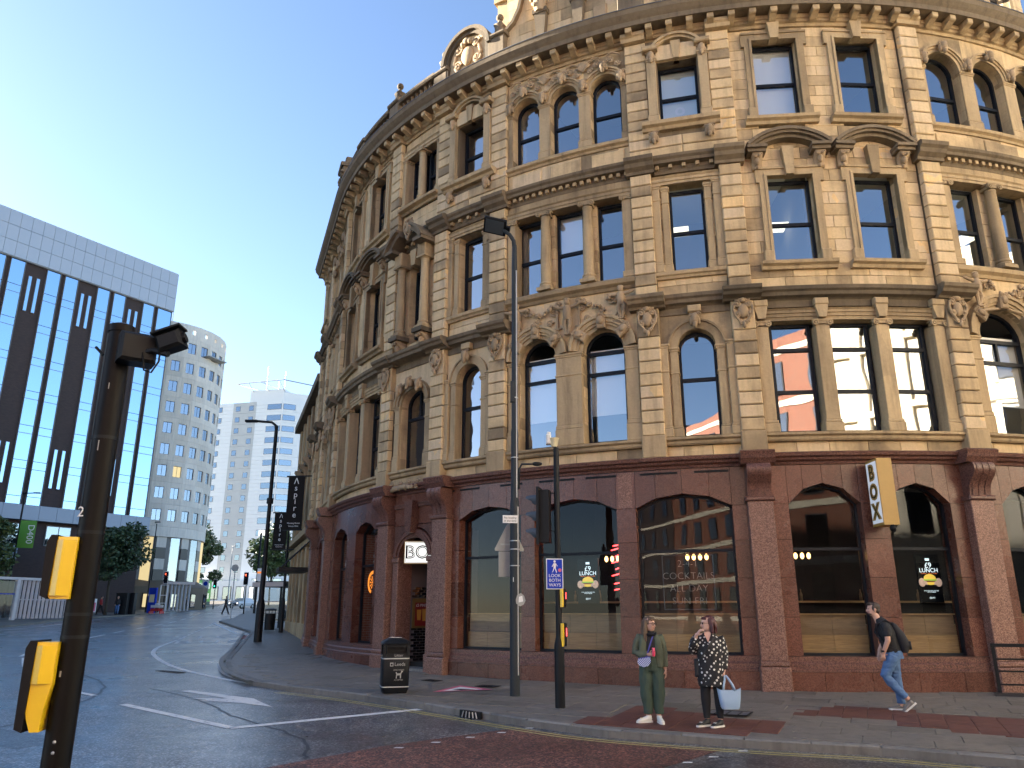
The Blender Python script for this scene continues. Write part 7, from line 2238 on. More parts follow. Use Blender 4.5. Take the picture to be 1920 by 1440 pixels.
# slatted white screen and shelter on the left pavement
plain('screen_paint', (.55, .55, .55), .5)
t = thing('slatted_screen', 'white slatted cycle shelter with a glazed end beside the near signal pole', 'shelter', (-37.8, 63.5, G(63.5)), math.atan2(14, -1.6) - pi / 2)
W = Matrix.Translation((-37.7, 64, G(64))) @ Matrix.Rotation(math.atan2(8.0, 3.0), 4, 'Z')
sl = MB().box(-.03, .03, -.10, .10, .1, 3.0).mesh('slat', 'screen_paint')
for i in range(15): link('slat', sl, t, W @ Matrix.Translation((-2.0 + i * .36, 0, 0)) @ Matrix.Rotation(rad(35), 4, 'Z'))
part('top_rail', MB().box(-6.2, 3.3, -.12, .12, 3.0, 3.2), 'screen_paint', t, W)
part('mid_rail', MB().box(-2.2, 3.2, .26, .30, 1.5, 1.58), 'screen_paint', t, W)
part('corner_post', MB().box(-2.4, -2.15, -.15, .15, 0, 3.1), 'screen_paint', t, W)
part('end_pane', MB().box(-6.1, -2.4, -.02, .02, .2, 2.9), 'shop_glass', t, W)
part('blue_stripe', MB().box(-6.1, -2.4, -.04, -.025, 1.9, 1.98), 'sign_blue', t, W)
t = thing('slatted_screen', 'second white slatted screen by the red traffic signal on the left pavement', 'shelter', (-38.2, 91, G(91)))
W = Matrix.Translation((-38.1, 91, G(91))) @ Matrix.Rotation(rad(40), 4, 'Z')
for i in range(7): link('slat', sl, t, W @ Matrix.Translation((-1.2 + i * .4, 0, 0)) @ Matrix.Rotation(rad(35), 4, 'Z'))
part('top_rail', MB().box(-1.5, 1.7, -.2, .2, 3.0, 3.3), 'shelter_frame', t, W)
t = thing('information_panel', 'tall dark information panel with a map beside the red traffic signal', 'sign', (-38.5, 85.5, G(85.5)), rad(-20))
part('panel', MB().box(-.5, .5, -.1, .1, 0, 2.6), 'sign_blue', t, WM[t.name]); part('map_print', MB().box(-.35, .35, -.115, -.105, 1.1, 1.9), 'cream_plastic', t, WM[t.name])
t = thing('frame_stand', 'white open ladder like frame beside the red traffic signal', 'frame', (-37.3, 84.5, G(84.5)))
for x in (0, .7): part('upright', MB().box(x - .04, x + .04, -.04, .04, 0, 2.9), 'sign_white', t, WM[t.name])
for z in (.2, 1.0, 1.8, 2.85): part('rung', MB().box(.04, .66, -.03, .03, z, z + .06), 'sign_white', t, WM[t.name])
for k, (x, y) in enumerate(((-38.8, 79.6), (-38.2, 80.4))):
    t = thing('utility_cabinet', 'dark street cabinet right of the round street tree' if k == 0 else 'slimmer dark street cabinet right of the first one', 'cabinet', (x, y, G(y)))
    part('case', MB().cbox(-.55 + k * .25, .55 - k * .25, -.3, .3, 0, 2.0, .03), 'dark_metal', t, WM[t.name]); part('lid', MB().box(-.58 + k * .25, .58 - k * .25, -.34, .34, 2.0, 2.06), 'dark_metal', t, WM[t.name])
for k, (x, y) in enumerate(((-36.8, 83.0),)):
    t = thing('barrier', 'low red and white plastic barrier near the seated people', 'barrier', (x, y, G(y)), rad(-20))
    for i in range(2): part('board', MB().box(-.8, .8, -.04, .04, .25 + i * .35, .5 + i * .35), 'sign_red' if i == 0 else 'sign_white', t, WM[t.name])
    for sx_ in (-.7, .7): part('foot', MB().box(sx_ - .05, sx_ + .05, -.3, .3, 0, .25), 'sign_red', t, WM[t.name])
t = thing('notice_board', 'pink and white notices on the brick wall behind the street tree', 'sign', (-42.5, 86, 2.4))
part('board', MB().box(-.9, .9, -.05, .05, 1.5, 2.9), 'sign_white', t, WA @ Matrix.Translation((-5.2, -.1, 0))); part('pink_notice', MB().box(.1, .8, -.07, -.055, 1.6, 2.5), 'sign_pink', t, WA @ Matrix.Translation((-5.2, -.1, 0)))

# vehicles
plain('car_white', (.62, .63, .64), .25, coat=.5)
plain('bus_green', (.16, .55, .05), .35, coat=.3)
plain('tyre_black', (.015, .015, .015), .8)
plain('head_lamp', (.8, .8, .8), .3, emit=(1, .97, .85), es=.5)
plain('bus_dark', (.02, .08, .06), .3)
def wheel(par, W, x, y, r=.32, w=.2):
    o = part('wheel', MB().tube([(x - w / 2, y, r), (x + w / 2, y, r)], r, 18), 'tyre_black', par, W, True, 40)
    part('rim', MB().tube([(x - w / 2 - .01, y, r), (x + w / 2 + .01, y, r)], r * .6, 14), 'galvanised', o, W, True, 40)
t = thing('white_car', 'white car driving towards the viewer at the far crossing', 'car', (-39.5, 117, zr(0, 117)), rad(-16))
W = WM[t.name]
lv = [(.80, .28, -2.0, 2.0), (.88, .45, -2.1, 2.1), (.90, .75, -2.1, 2.1), (.86, .95, -2.0, 2.0), (.78, 1.0, -1.0, 1.7), (.66, 1.42, -.45, 1.35), (.58, 1.48, -.2, 1.1)]
mb = MB(); vs = []; fs = []
for hw, z, ya, yb in lv: vs += [(-hw, ya, z), (hw, ya, z), (hw, yb, z), (-hw, yb, z)]
for j in range(len(lv) - 1):
    for k in range(4): fs.append((j * 4 + k, j * 4 + (k + 1) % 4, (j + 1) * 4 + (k + 1) % 4, (j + 1) * 4 + k))
fs += [(3, 2, 1, 0), tuple(range(len(lv) * 4 - 4, len(lv) * 4))]
part('body', mb.add(vs, fs), 'car_white', t, W)
part('windscreen', MB().add([(-.72, -.96, 1.03), (.72, -.96, 1.03), (.62, -.5, 1.40), (-.62, -.5, 1.40)], [(0, 1, 2, 3)]), 'curtain_glass', t, W)
part('grille', MB().box(-.5, .5, -2.13, -2.1, .42, .68), 'black_plastic', t, W)
part('number_plate', MB().box(-.26, .26, -2.15, -2.132, .44, .54), 'sign_white', t, W)
for k in (-1, 1):
    part('headlight', MB().ball((k * .66, -2.06, .72), (.17, .06, .08), 8, 6), 'head_lamp', t, W, True)
    wheel(t, W, k * .8, -1.3); wheel(t, W, k * .8, 1.35)
    part('wing_mirror', MB().box(k * .9 - .08, k * .9 + .08, -.75, -.65, .98, 1.1), 'black_plastic', t, W)
t = thing('green_bus', 'bright green double deck bus beside the round tower base', 'bus', (-53.0, 127, zr(0, 127)), rad(-30))
W = WM[t.name]
part('body', MB().cbox(-1.25, 1.25, -5, 5, .35, 4.2, .15), 'bus_green', t, W)
part('roof', MB().cbox(-1.2, 1.2, -4.9, 5, 4.2, 4.35, .1), 'bus_dark', t, W)
part('windscreen', MB().box(-1.1, 1.1, -5.03, -5.0, 1.2, 2.2), 'curtain_glass', t, W)
part('windscreen', MB().box(-1.1, 1.1, -5.03, -5.0, 2.8, 3.8), 'curtain_glass', t, W)
part('dark_skirt', MB().box(-1.27, 1.27, -5.02, 5, .33, .9), 'bus_dark', t, W)
for i in range(5):
    for z0, z1 in ((1.3, 2.2), (2.9, 3.8)):
        for k in (-1, 1): part('side_window', MB().box(min(k * 1.25, k * 1.265), max(k * 1.25, k * 1.265), -4.4 + i * 1.85, -2.75 + i * 1.85, z0, z1), 'curtain_glass', t, W)
for k in (-1, 1): wheel(t, W, k * 1.1, -3.0, .48, .3); wheel(t, W, k * 1.1, 3.0, .48, .3)
t = thing('distant_bus', 'pale blue bus far down the right pavement behind the walkers', 'bus', (-33.5, 150, zr(0, 150)), rad(-14))
W = WM[t.name]
plain('bus_blue', (.35, .45, .6), .4)
part('body', MB().cbox(-1.25, 1.25, -5, 5, .35, 4.2, .15), 'bus_blue', t, W); part('windscreen', MB().box(-1.1, 1.1, -5.03, -5.0, 1.2, 2.3), 'curtain_glass', t, W); part('windscreen', MB().box(-1.1, 1.1, -5.03, -5.0, 2.8, 3.8), 'curtain_glass', t, W)
for k in (-1, 1): wheel(t, W, k * 1.1, -3.0, .48, .3)
t = thing('direction_sign', 'white sign with a blue disc on two posts near the green bus', 'road sign', (-45.5, 118, G(118)))
part('post', MB().tube([(0, 0, 0), (0, 0, 4.0)], .05, 6), 'galvanised', t, WM[t.name]); part('plate', MB().box(-.5, .5, -.07, -.05, 2.4, 3.9), 'sign_white', t, WM[t.name]); part('blue_disc', MB().prism([(.32 * cos(i * pi / 8), 3.4 + .32 * sin(i * pi / 8)) for i in range(16)], -.08, -.07), 'sign_blue', t, WM[t.name])
# ------------------------------------------------------------------ people
plain('skin_light', (.56, .33, .24), .5, spec=.35)
plain('skin_pale', (.60, .37, .28), .5, spec=.35)
plain('hair_brown', (.10, .062, .036), .55, vary=.35, scale=60)
plain('hair_red', (.075, .018, .016), .45, vary=.35, scale=60)
plain('hair_short', (.035, .022, .016), .6, vary=.3, scale=60)
plain('jacket_olive', (.085, .10, .062), .75, vary=.22, scale=9, bump=.5)
plain('trouser_green', (.045, .072, .052), .8, vary=.22, scale=7, bump=.5)
plain('top_black', (.012, .012, .014), .8, bump=.4, scale=12)
plain('legging_black', (.010, .010, .012), .85)
plain('denim', (.075, .155, .31), .8, vary=.35, scale=6, bump=.5)
plain('shoe_white', (.66, .66, .62), .6)
plain('shoe_grey', (.18, .165, .15), .7)
plain('shoe_black', (.014, .014, .015), .6)
plain('bag_blue', (.30, .43, .60), .35, vary=.08, scale=5)
plain('strap_blue', (.05, .05, .28), .6)
plain('can_pink', (.75, .06, .13), .35)
plain('lip', (.34, .10, .09), .5)
plain('dark_lens', (.01, .01, .012), .15)
plain('eye_dark', (.02, .015, .012), .3)
plain('beard', (.09, .055, .04), .8)
plain('coat_black', (.014, .014, .016), .85)
plain('coat_red', (.42, .03, .03), .8)
plain('cloth_grey', (.12, .12, .13), .85)
plain('cloth_teal', (.03, .15, .17), .85)
plain('cloth_white', (.5, .5, .5), .85)

def patterned(name, kind):
    m, n, l, p = nodemat(name)
    tc = n.new('ShaderNodeTexCoord')
    p.inputs['Roughness'].default_value = .8
    if kind == 'dots':
        # staggered dots wrapped round the body
        sp = n.new('ShaderNodeSeparateXYZ'); l.new(tc.outputs['Object'], sp.inputs[0])
        at = n.new('ShaderNodeMath'); at.operation = 'ARCTAN2'; l.new(sp.outputs[0], at.inputs[0]); l.new(sp.outputs[1], at.inputs[1])
        cb = n.new('ShaderNodeCombineXYZ')
        mu = n.new('ShaderNodeMath'); mu.operation = 'MULTIPLY'; mu.inputs[1].default_value = 3.2; l.new(at.outputs[0], mu.inputs[0])
        mz = n.new('ShaderNodeMath'); mz.operation = 'MULTIPLY'; mz.inputs[1].default_value = 17; l.new(sp.outputs[2], mz.inputs[0])
        vo = n.new('ShaderNodeTexVoronoi'); vo.inputs['Scale'].default_value = 17.0; vo.inputs['Randomness'].default_value = .35
        mp = n.new('ShaderNodeMapping'); mp.inputs['Rotation'].default_value = (.5, .785, .4); l.new(tc.outputs['Object'], mp.inputs[0])
        l.new(mp.outputs[0], vo.inputs['Vector'])
        lt = n.new('ShaderNodeMath'); lt.operation = 'LESS_THAN'; lt.inputs[1].default_value = .31
        l.new(vo.outputs['Distance'], lt.inputs[0])
        mx = n.new('ShaderNodeMix'); mx.data_type = 'RGBA'
        mx.inputs[6].default_value = (.012, .012, .014, 1); mx.inputs[7].default_value = (.72, .70, .66, 1)
        l.new(lt.outputs[0], mx.inputs['Factor']); l.new(mx.outputs[2], p.inputs['Base Color'])
    else:
        ch = n.new('ShaderNodeTexChecker'); ch.inputs['Scale'].default_value = 55
        ch.inputs['Color1'].default_value = (.05, .08, .32, 1); ch.inputs['Color2'].default_value = (.55, .6, .75, 1)
        l.new(tc.outputs['Object'], ch.inputs['Vector']); l.new(ch.outputs[0], p.inputs['Base Color'])
patterned('dotted_cloth', 'dots')
patterned('checked_cloth', 'check')

def head_mesh(mb, c, face, h=.235, jaw=1.0):
    """head with jaw, nose, brow and ears; face = heading angle of the nose (0 = -y, + = towards +x)"""
    M0 = mb.M
    mb.M = Matrix.Translation(c) @ Matrix.Rotation(face, 4, 'Z')
    k = h / .235
    rings = [(-.118, .0, .030, .026), (-.110, -.028, .045 * jaw, .048), (-.085, -.022, .057 * jaw, .068), (-.05, -.012, .066, .085), (-.01, .0, .073, .095), (.03, .008, .077, .101), (.065, .012, .074, .098), (.092, .014, .058, .080), (.108, .014, .036, .05), (.115, .014, .01, .014)]
    vs = []; fs = []; n = 16
    for z, oy, rx, ry in rings:
        for i in range(n):
            a = 2 * pi * i / n
            vs.append((rx * k * cos(a), (oy + ry * sin(a)) * k, z * k))
    for j in range(len(rings) - 1):
        for i in range(n): fs.append((j * n + i, j * n + (i + 1) % n, (j + 1) * n + (i + 1) % n, (j + 1) * n + i))
    fs += [tuple(range(n - 1, -1, -1)), tuple((len(rings) - 1) * n + i for i in range(n))]
    mb.add(vs, fs)
    mb.tube([(0, -.088 * k, .012 * k), (0, -.112 * k, -.022 * k), (0, -.116 * k, -.036 * k), (0, -.09 * k, -.044 * k)], [.008 * k, .013 * k, .016 * k, .010 * k], 8)
    for s in (-1, 1):
        mb.ball((s * .076 * k, .012 * k, -.012 * k), (.010 * k, .020 * k, .032 * k), 8, 6)
        mb.ball((s * .03 * k, -.088 * k, .022 * k), (.024 * k, .010 * k, .007 * k), 8, 5)
        mb.ball((s * .034 * k, -.078 * k, -.03 * k), (.022 * k, .014 * k, .02 * k), 8, 5)
    mb.M = M0
def face_bits(t, W, c, face, h=.235, lips=True, glasses=None, skin='skin_light'):
    F = W @ Matrix.Translation(c) @ Matrix.Rotation(face, 4, 'Z')
    k = h / .235
    for s in (-1, 1):
        part('eye', MB().ball((s * .031 * k, -.088 * k, .004 * k), (.013 * k, .008 * k, .007 * k), 8, 5), 'eye_dark', t, F, True)
    part('lips', MB().ball((0, -.096 * k, -.065 * k), (.024 * k, .010 * k, .007 * k), 8, 5), 'lip', t, F, True)
    if glasses:
        mb = MB()
        for s in (-1, 1):
            if glasses == 'dark': mb.ball((s * .034, -.098, .004), (.028, .006, .022), 10, 6)
            else: arch_ring(mb, s * .036, .004, .024, .028, -.104, -.098, 0, 2 * pi, 12)
            mb.tube([(s * .062, -.094, .008), (s * .08, .01, .006)], .003, 4)
        mb.tube([(-.008, -.104, .006), (.008, -.104, .006)], .003, 4)
        part('glasses', mb, 'dark_lens', t, F)
def hand(mb, wrist, tip_dir, palm_dir, k=1.0, curl=.5, spread=.0):
    """palm with four unequal fingers and a thumb; tip_dir = along the hand, palm_dir = where the palm faces"""
    w = Vector(wrist); t = Vector(tip_dir).normalized(); p = Vector(palm_dir); p = (p - t * p.dot(t)).normalized(); s = t.cross(p)
    M0 = mb.M; base = M0 or Matrix.Identity(4)
    mb.tube([w - t * .02 * k, w + t * .03 * k, w + t * .075 * k, w + t * .088 * k], [(.018 * k, .024 * k), (.016 * k, .034 * k), (.015 * k, .038 * k), (.011 * k, .034 * k)], 10, ref=p)
    for i, L in enumerate((.066, .076, .071, .056)):
        o = (i - 1.5) * .0195 * k
        b = w + t * .08 * k + s * o
        d1 = (t * cos(curl * .6) + p * sin(curl * .6) + s * spread * (i - 1.5) * .2).normalized()
        d2 = (t * cos(curl * 1.5) + p * sin(curl * 1.5)).normalized()
        d3 = (t * cos(curl * 2.3) + p * sin(curl * 2.3)).normalized()
        a1 = b + d1 * L * .45 * k; a2 = a1 + d2 * L * .32 * k; a3 = a2 + d3 * L * .25 * k
        mb.tube([b - t * .012 * k, b, a1, a2, a3], [.0085 * k, .009 * k, .0085 * k, .0075 * k, .0055 * k], 7)
    b = w + t * .02 * k - s * .026 * k
    a1 = b + (t * .6 - s * .75 + p * .3).normalized() * .034 * k; a2 = a1 + (t * .75 - s * .2 + p * .6).normalized() * .03 * k; a3 = a2 + (t * .8 + p * .6).normalized() * .018 * k
    mb.tube([b, a1, a2, a3], [.013 * k, .011 * k, .010 * k, .006 * k], 7)

def body_obj(t, W, mb, hands, skin, voxel=.011):
    """one continuous skin surface with the hands joined to it"""
    me = remeshed(mb, 'body', skin, voxel, 3, .4)
    hm = MB(); hands(hm)
    bm = bmesh.new(); bm.from_mesh(me)
    vv = [bm.verts.new(v) for v in hm.v]
    for f in hm.f:
        fc = bm.faces.new([vv[i] for i in f]); fc.smooth = True
    bm.to_mesh(me); bm.free()
    return link('body', me, t, W)
def cloth(t, W, name, mb, mat, voxel=.014, it=4, fold=.009, fq=(13, 13, 6)):
    return link(name, remeshed(mb, name, mat, voxel, it, .5, fold, fq), t, W)
def shoe(t, W, x, y, rz, L=.26, mat='shoe_white', sole='shoe_white', pitch=0.0, z=0.0, lace=None):
    M = W @ Matrix.Translation((x, y, z)) @ Matrix.Rotation(rz, 4, 'Z') @ Matrix.Rotation(pitch, 4, 'X')
    k = L / .26
    mb = MB()
    mb.tube([(0, .07 * k, .07), (0, .06 * k, .055), (0, .0, .06), (0, -.07 * k, .045), (0, -.14 * k, .035), (0, -.175 * k, .028)], [(.03, .035), (.045, .04), (.045, .042), (.032, .044), (.024, .042), (.012, .025)], 10, ref=(0, 0, 1))
    mb.tube([(0, .04 * k, .05), (0, .045 * k, .11)], [.046, .042], 10)
    o = link('shoe', remeshed(mb, 'shoe', mat, .008, 3), t, M)
    sp = [(.034, .09), (.043, .03), (.04, -.04), (.047, -.11), (.034, -.17), (0, -.19), (-.034, -.17), (-.046, -.11), (-.038, -.04), (-.042, .03), (-.034, .09), (0, .105)]
    part('sole', MB().zprism([(a, b * k) for a, b in sp], .0, .028), sole, o, M)
    if lace:
        part('laces', MB().box(-.022, .022, -.11 * k, -.02 * k, .062, .074).box(-.022, .022, -.03 * k, .0, .075, .085), lace, o, M)

# --- woman in the olive jacket
t = thing('person', 'woman in olive jacket and wide green trousers holding a pink can', 'person', (2.35, 13.78, G(13.78)), rad(-9))
W = WM[t.name]
HC = (.0, -.01, 1.555)
mb = MB()
head_mesh(mb, HC, rad(52))
mb.tube([(0, .0, 1.36), (.0, -.0, 1.42), (.0, .0, 1.50)], [.058, .052, .05], 12)
mb.tube([(-.01, .01, .92), (-.01, .01, 1.05), (-.01, 0, 1.2), (-.01, 0, 1.34), (0, .01, 1.4)], [(.10, .15), (.09, .125), (.10, .14), (.09, .155), (.06, .07)], 14, ref=(0, -1, 0))
for s, pts in ((-1, [(-.16, 0, 1.35), (-.235, .0, 1.10), (-.10, -.12, 1.065), (-.03, -.15, 1.07)]), (1, [(.14, 0, 1.35), (.205, .03, 1.08), (.225, .0, .87), (.23, -.01, .82)])):
    mb.tube(pts, [.05, .042, .034, .026], 10)
for s in (-1, 1): mb.tube([(s * .085, .01, .95), (s * .095, .0, .52), (s * .085, .02, .10), (s * .085, .01, .07)], [.09, .06, .04, .045], 10)
def hh(m):
    hand(m, (-.035, -.15, 1.07), (1, -.15, .05), (0, -1, .15), 1.0, .9)
    hand(m, (.23, -.01, .83), (.05, -.05, -1), (-1, 0, 0), 1.0, .35)
body_obj(t, W, mb, hh, 'skin_light')
face_bits(t, W, HC, rad(52), glasses='clear')
mb = MB()      # black top with high neck
mb.tube([(-.005, -.005, 1.0), (-.005, -.005, 1.2), (-.005, -.005, 1.34), (.0, .0, 1.40), (.0, .0, 1.45)], [(.105, .15), (.115, .15), (.10, .155), (.072, .08), (.06, .062)], 14, ref=(0, -1, 0))
cloth(t, W, 'top', mb, 'top_black')
mb = MB()      # open jacket: back and two fronts, sleeves
mb.tube([(-.01, .035, .98), (-.01, .03, 1.1), (-.01, .03, 1.25), (-.01, .03, 1.36), (-.0, .03, 1.43)], [(.11, .21), (.115, .20), (.12, .205), (.10, .185), (.06, .09)], 16, ref=(0, -1, 0))
for s in (-1, 1):
    mb.tube([(s * .13, -.085, .86 if s > 0 else .98), (s * .135, -.10, 1.1), (s * .125, -.10, 1.25), (s * .09, -.06, 1.39)], [(.025, .075), (.03, .07), (.03, .06), (.03, .04)], 10, ref=(0, -1, 0))
mb.tube([(-.15, .01, 1.37), (-.225, .01, 1.24), (-.25, .0, 1.10), (-.16, -.09, 1.06), (-.06, -.145, 1.065)], [.075, .075, .072, .06, .046], 12)
mb.tube([(.14, .01, 1.37), (.195, .03, 1.22), (.215, .035, 1.06), (.23, .005, .90), (.23, .0, .86)], [.075, .072, .068, .058, .05], 12)
mb.tube([(.2, .05, 1.05), (.19, .06, .88)], [(.05, .09), (.04, .08)], 10, ref=(0, -1, 0))
cloth(t, W, 'jacket', mb, 'jacket_olive', .013, 3)
mb = MB()      # wide trousers
mb.tube([(-.005, .0, 1.07), (-.005, .0, 1.0), (-.005, .005, .90), (-.005, .01, .80)], [(.105, .145), (.125, .175), (.135, .195), (.12, .19)], 16, ref=(0, -1, 0))
for s, fx in ((-1, -.085), (1, .095)):
    mb.tube([(s * .085, .01, .92), (s * .105, -.005, .66), (s * .105, -.0, .42), (fx, .015, .24), (fx, .02, .13)], [(.115, .105), (.108, .102), (.10, .09), (.082, .078), (.072, .070)], 12)
cloth(t, W, 'trousers', mb, 'trouser_green', .013, 3)
mb = MB()      # long hair with fringe
F = Matrix.Translation(HC) @ Matrix.Rotation(rad(52), 4, 'Z')
mb.M = F
mb.ball((0, .028, .03), (.088, .105, .098), 14, 10); mb.ball((0, -.05, .075), (.072, .05, .032), 12, 7)
for s in (-1, 1):
    mb.tube([(s * .06, .03, .06), (s * .088, .025, -.06), (s * .10, .02, -.17), (s * .105, .0, -.28)], [(.045, .035), (.05, .035), (.055, .035), (.03, .02)], 9)
mb.tube([(0, .08, .05), (0, .105, -.08), (0, .10, -.2), (0, .09, -.29)], [(.05, .085), (.05, .10), (.045, .10), (.02, .06)], 10, ref=(0, 1, 0))
mb.M = None
link('hair', remeshed(mb, 'hair', 'hair_brown', .007, 2, .5, .010, (45, 45, 5)), t, W)
part('headphones', MB().tube([(-.085, -.07, 1.40), (-.02, -.115, 1.375), (.06, -.11, 1.38), (.10, -.06, 1.41)], .022, 8), 'black_plastic', t, W, True)
part('bag_strap', MB().tube([(.06, -.105, 1.40), (-.01, -.135, 1.22), (-.07, -.16, 1.05), (-.10, -.165, 1.0)], [(.004, .013)] * 4, 6, ref=(0, -1, 0)), 'strap_blue', t, W)
shoe(t, W, -.115, -.02, rad(-62), .27, 'shoe_white', 'shoe_white', lace='cream_plastic')
shoe(t, W, .10, -.06, rad(12), .26, 'shoe_white', 'shoe_white', lace='shoe_white')
o = one('drinks_can', MB().lathe([(.022, .0), (.027, .01), (.027, .125), (.022, .135)], 14), 'can_pink', 'pink drinks can held by the woman in the olive jacket', 'can', W @ Matrix.Translation((.045, -.205, 1.045)), True, 40)
b = thing('crossbody_bag', 'small blue checked bag hanging at the hip of the woman in olive', 'bag', tuple(W @ Vector((-.115, -.16, .9))), rad(-9))
mb = MB().prism([(-.10, .10), (.10, .13), (.11, .06), (.06, -.01), (-.02, -.03), (-.09, .0), (-.115, .05)], -.045, .045)
part('bag_body', mb, 'checked_cloth', b, W @ Matrix.Translation((-.115, -.17, .90)))
part('zip_edge', MB().tube([(-.10, -.03, .105), (.10, -.03, .135)], .008, 6), 'strap_blue', b, W @ Matrix.Translation((-.115, -.17, .90)))

# --- woman in the dotted tunic
t = thing('person', 'woman in black and white polka dot tunic and black leggings', 'person', (3.24, 13.42, G(13.42)), rad(-12))
W = WM[t.name]
HC = (.015, -.01, 1.575)
mb = MB()
head_mesh(mb, HC, rad(-72), .24, 1.12)
mb.tube([(.02, .01, 1.36), (.02, .0, 1.42), (.02, .0, 1.5)], [.075, .066, .06], 12)
mb.tube([(.02, .0, .85), (.02, .0, 1.05), (.02, .0, 1.25), (.02, .01, 1.35), (.02, .01, 1.44)], [(.12, .15), (.11, .14), (.12, .15), (.07, .11), (.06, .07)], 14, ref=(0, -1, 0))
mb.tube([(-.13, -.0, 1.33), (-.24, -.05, 1.17), (-.20, -.16, 1.33), (-.17, -.2, 1.42)], [.04, .04, .036, .028], 10)
mb.tube([(.17, .0, 1.33), (.235, .02, 1.08), (.225, -.04, .86), (.22, -.05, .82)], [.04, .04, .036, .028], 10)
for fx in (-.09, .12): mb.tube([(fx * .9 + .01, .01, .88), (fx, .0, .5), (fx, .02, .10), (fx, .01, .07)], [.09, .06, .034, .034], 10)
def hh(m):
    hand(m, (-.175, -.195, 1.40), (.55, -.1, .65), (.7, .3, -.5), 1.0, .55, .6)
    hand(m, (.222, -.05, .84), (-.02, -.05, -1), (-1, -.1, 0), 1.0, 1.15)
body_obj(t, W, mb, hh, 'skin_pale')
face_bits(t, W, HC, rad(-72), .24, glasses='dark')
mb = MB()      # tunic
mb.tube([(.02, .0, .60), (.02, .0, .72), (.02, .0, .90), (.02, -.01, 1.05), (.02, -.015, 1.2), (.02, -.005, 1.33), (.03, .015, 1.40)], [(.185, .215), (.19, .225), (.195, .225), (.185, .205), (.19, .215), (.14, .20), (.085, .13)], 18, ref=(0, -1, 0))
mb.tube([(-.14, .0, 1.36), (-.215, -.04, 1.27), (-.25, -.06, 1.15), (-.225, -.14, 1.26), (-.195, -.18, 1.36)], [.085, .085, .078, .062, .05], 12)
mb.tube([(.18, .01, 1.36), (.225, .02, 1.24), (.245, .02, 1.08), (.235, -.02, .93), (.228, -.04, .86)], [.085, .085, .078, .062, .052], 12)
cloth(t, W, 'tunic', mb, 'dotted_cloth', .014, 3)
part('neckline', MB().add([(-.05, -.165, 1.405), (.0, -.205, 1.285), (.055, -.16, 1.41), (.05, -.11, 1.44), (-.045, -.115, 1.44)], [(0, 1, 2, 3, 4)]), 'skin_pale', t, W)
mb = MB()
mb.tube([(.02, .01, .95), (.02, .01, .80)], [(.14, .18), (.14, .19)], 14, ref=(0, -1, 0))
for fx in (-.09, .12):
    mb.tube([(fx * .9 + .01, .01, .86), (fx, .0, .50), (fx, .02, .34), (fx, .025, .16), (fx, .02, .11)], [.118, .082, .078, .055, .052], 12)
cloth(t, W, 'leggings', mb, 'legging_black', .013, 3, .002)
mb = MB(); mb.M = Matrix.Translation(HC) @ Matrix.Rotation(rad(-72), 4, 'Z')
mb.ball((0, .03, .03), (.092, .108, .10), 14, 10); mb.ball((0, -.05, .078), (.07, .05, .03), 12, 7)
for s in (-1, 1): mb.tube([(s * .06, .03, .06), (s * .092, .035, -.05), (s * .095, .035, -.15)], [(.05, .035), (.06, .03), (.05, .025)], 9)
mb.tube([(0, .085, .05), (0, .115, -.06), (0, .105, -.15)], [(.045, .085), (.045, .1), (.035, .09)], 10, ref=(0, 1, 0))
mb.M = None
link('hair', remeshed(mb, 'hair', 'hair_red', .007, 2, .5, .008, (45, 45, 5)), t, W)
part('bag_strap', MB().tube([(.12, -.14, 1.38), (.0, -.22, 1.22), (-.12, -.2, 1.05), (-.18, -.14, .95)], [(.005, .014)] * 4, 6, ref=(0, -1, 0)), 'shoe_black', t, W)
part('hip_bag', MB().cbox(-.05, .05, -.08, .1, -.14, .14, .03), 'shoe_black', t, W @ Matrix.Translation((-.19, -.02, .88)))
shoe(t, W, -.12, -.06, rad(-48), .27, 'shoe_black', 'shoe_white', lace='shoe_white')
shoe(t, W, .09, -.10, rad(-42), .27, 'shoe_black', 'shoe_white', lace='shoe_white')
b = thing('tote_bag', 'pale blue tote bag hanging from the hand of the woman in polka dots', 'bag', tuple(W @ Vector((.28, -.08, .28))), rad(-8))
WBg = W @ Matrix.Translation((.28, -.08, .27)) @ Matrix.Rotation(rad(8), 4, 'Z')
mb = MB(); vs = []; fs = []
lv = [(-.13, .13, .06, .0), (-.15, .15, .07, .03), (-.17, .17, .065, .15), (-.195, .19, .05, .30)]
n = 20
for x0, x1, hy, z in lv:
    for k in range(n):
        a = 2 * pi * k / n
        cx_ = (x0 + x1) / 2; hx = (x1 - x0) / 2
        vs.append((cx_ + hx * math.copysign(abs(cos(a)) ** .5, cos(a)), hy * math.copysign(abs(sin(a)) ** .6, sin(a)) * (1 + .12 * cos(3 * a)), z + .02 * cos(2 * a) * (z > .2)))
for j in range(3):
    for k in range(n): fs.append((j * n + k, j * n + (k + 1) % n, (j + 1) * n + (k + 1) % n, (j + 1) * n + k))
fs.append(tuple(range(n - 1, -1, -1)))
part('bag_body', mb.add(vs, fs), 'bag_blue', b, WBg, True, 50)
for y in (-.045, .045):
    part('handle', MB().tube([(-.10, y, .27), (-.085, y, .36), (-.06, y * .4, .44), (-.055, 0, .50), (-.03, 0, .50), (.01, y * .4, .44), (.06, y, .36), (.09, y, .27)], [(.006, .018)] * 8, 6, ref=(0, 1, 0)), 'bag_blue', b, WBg, True)

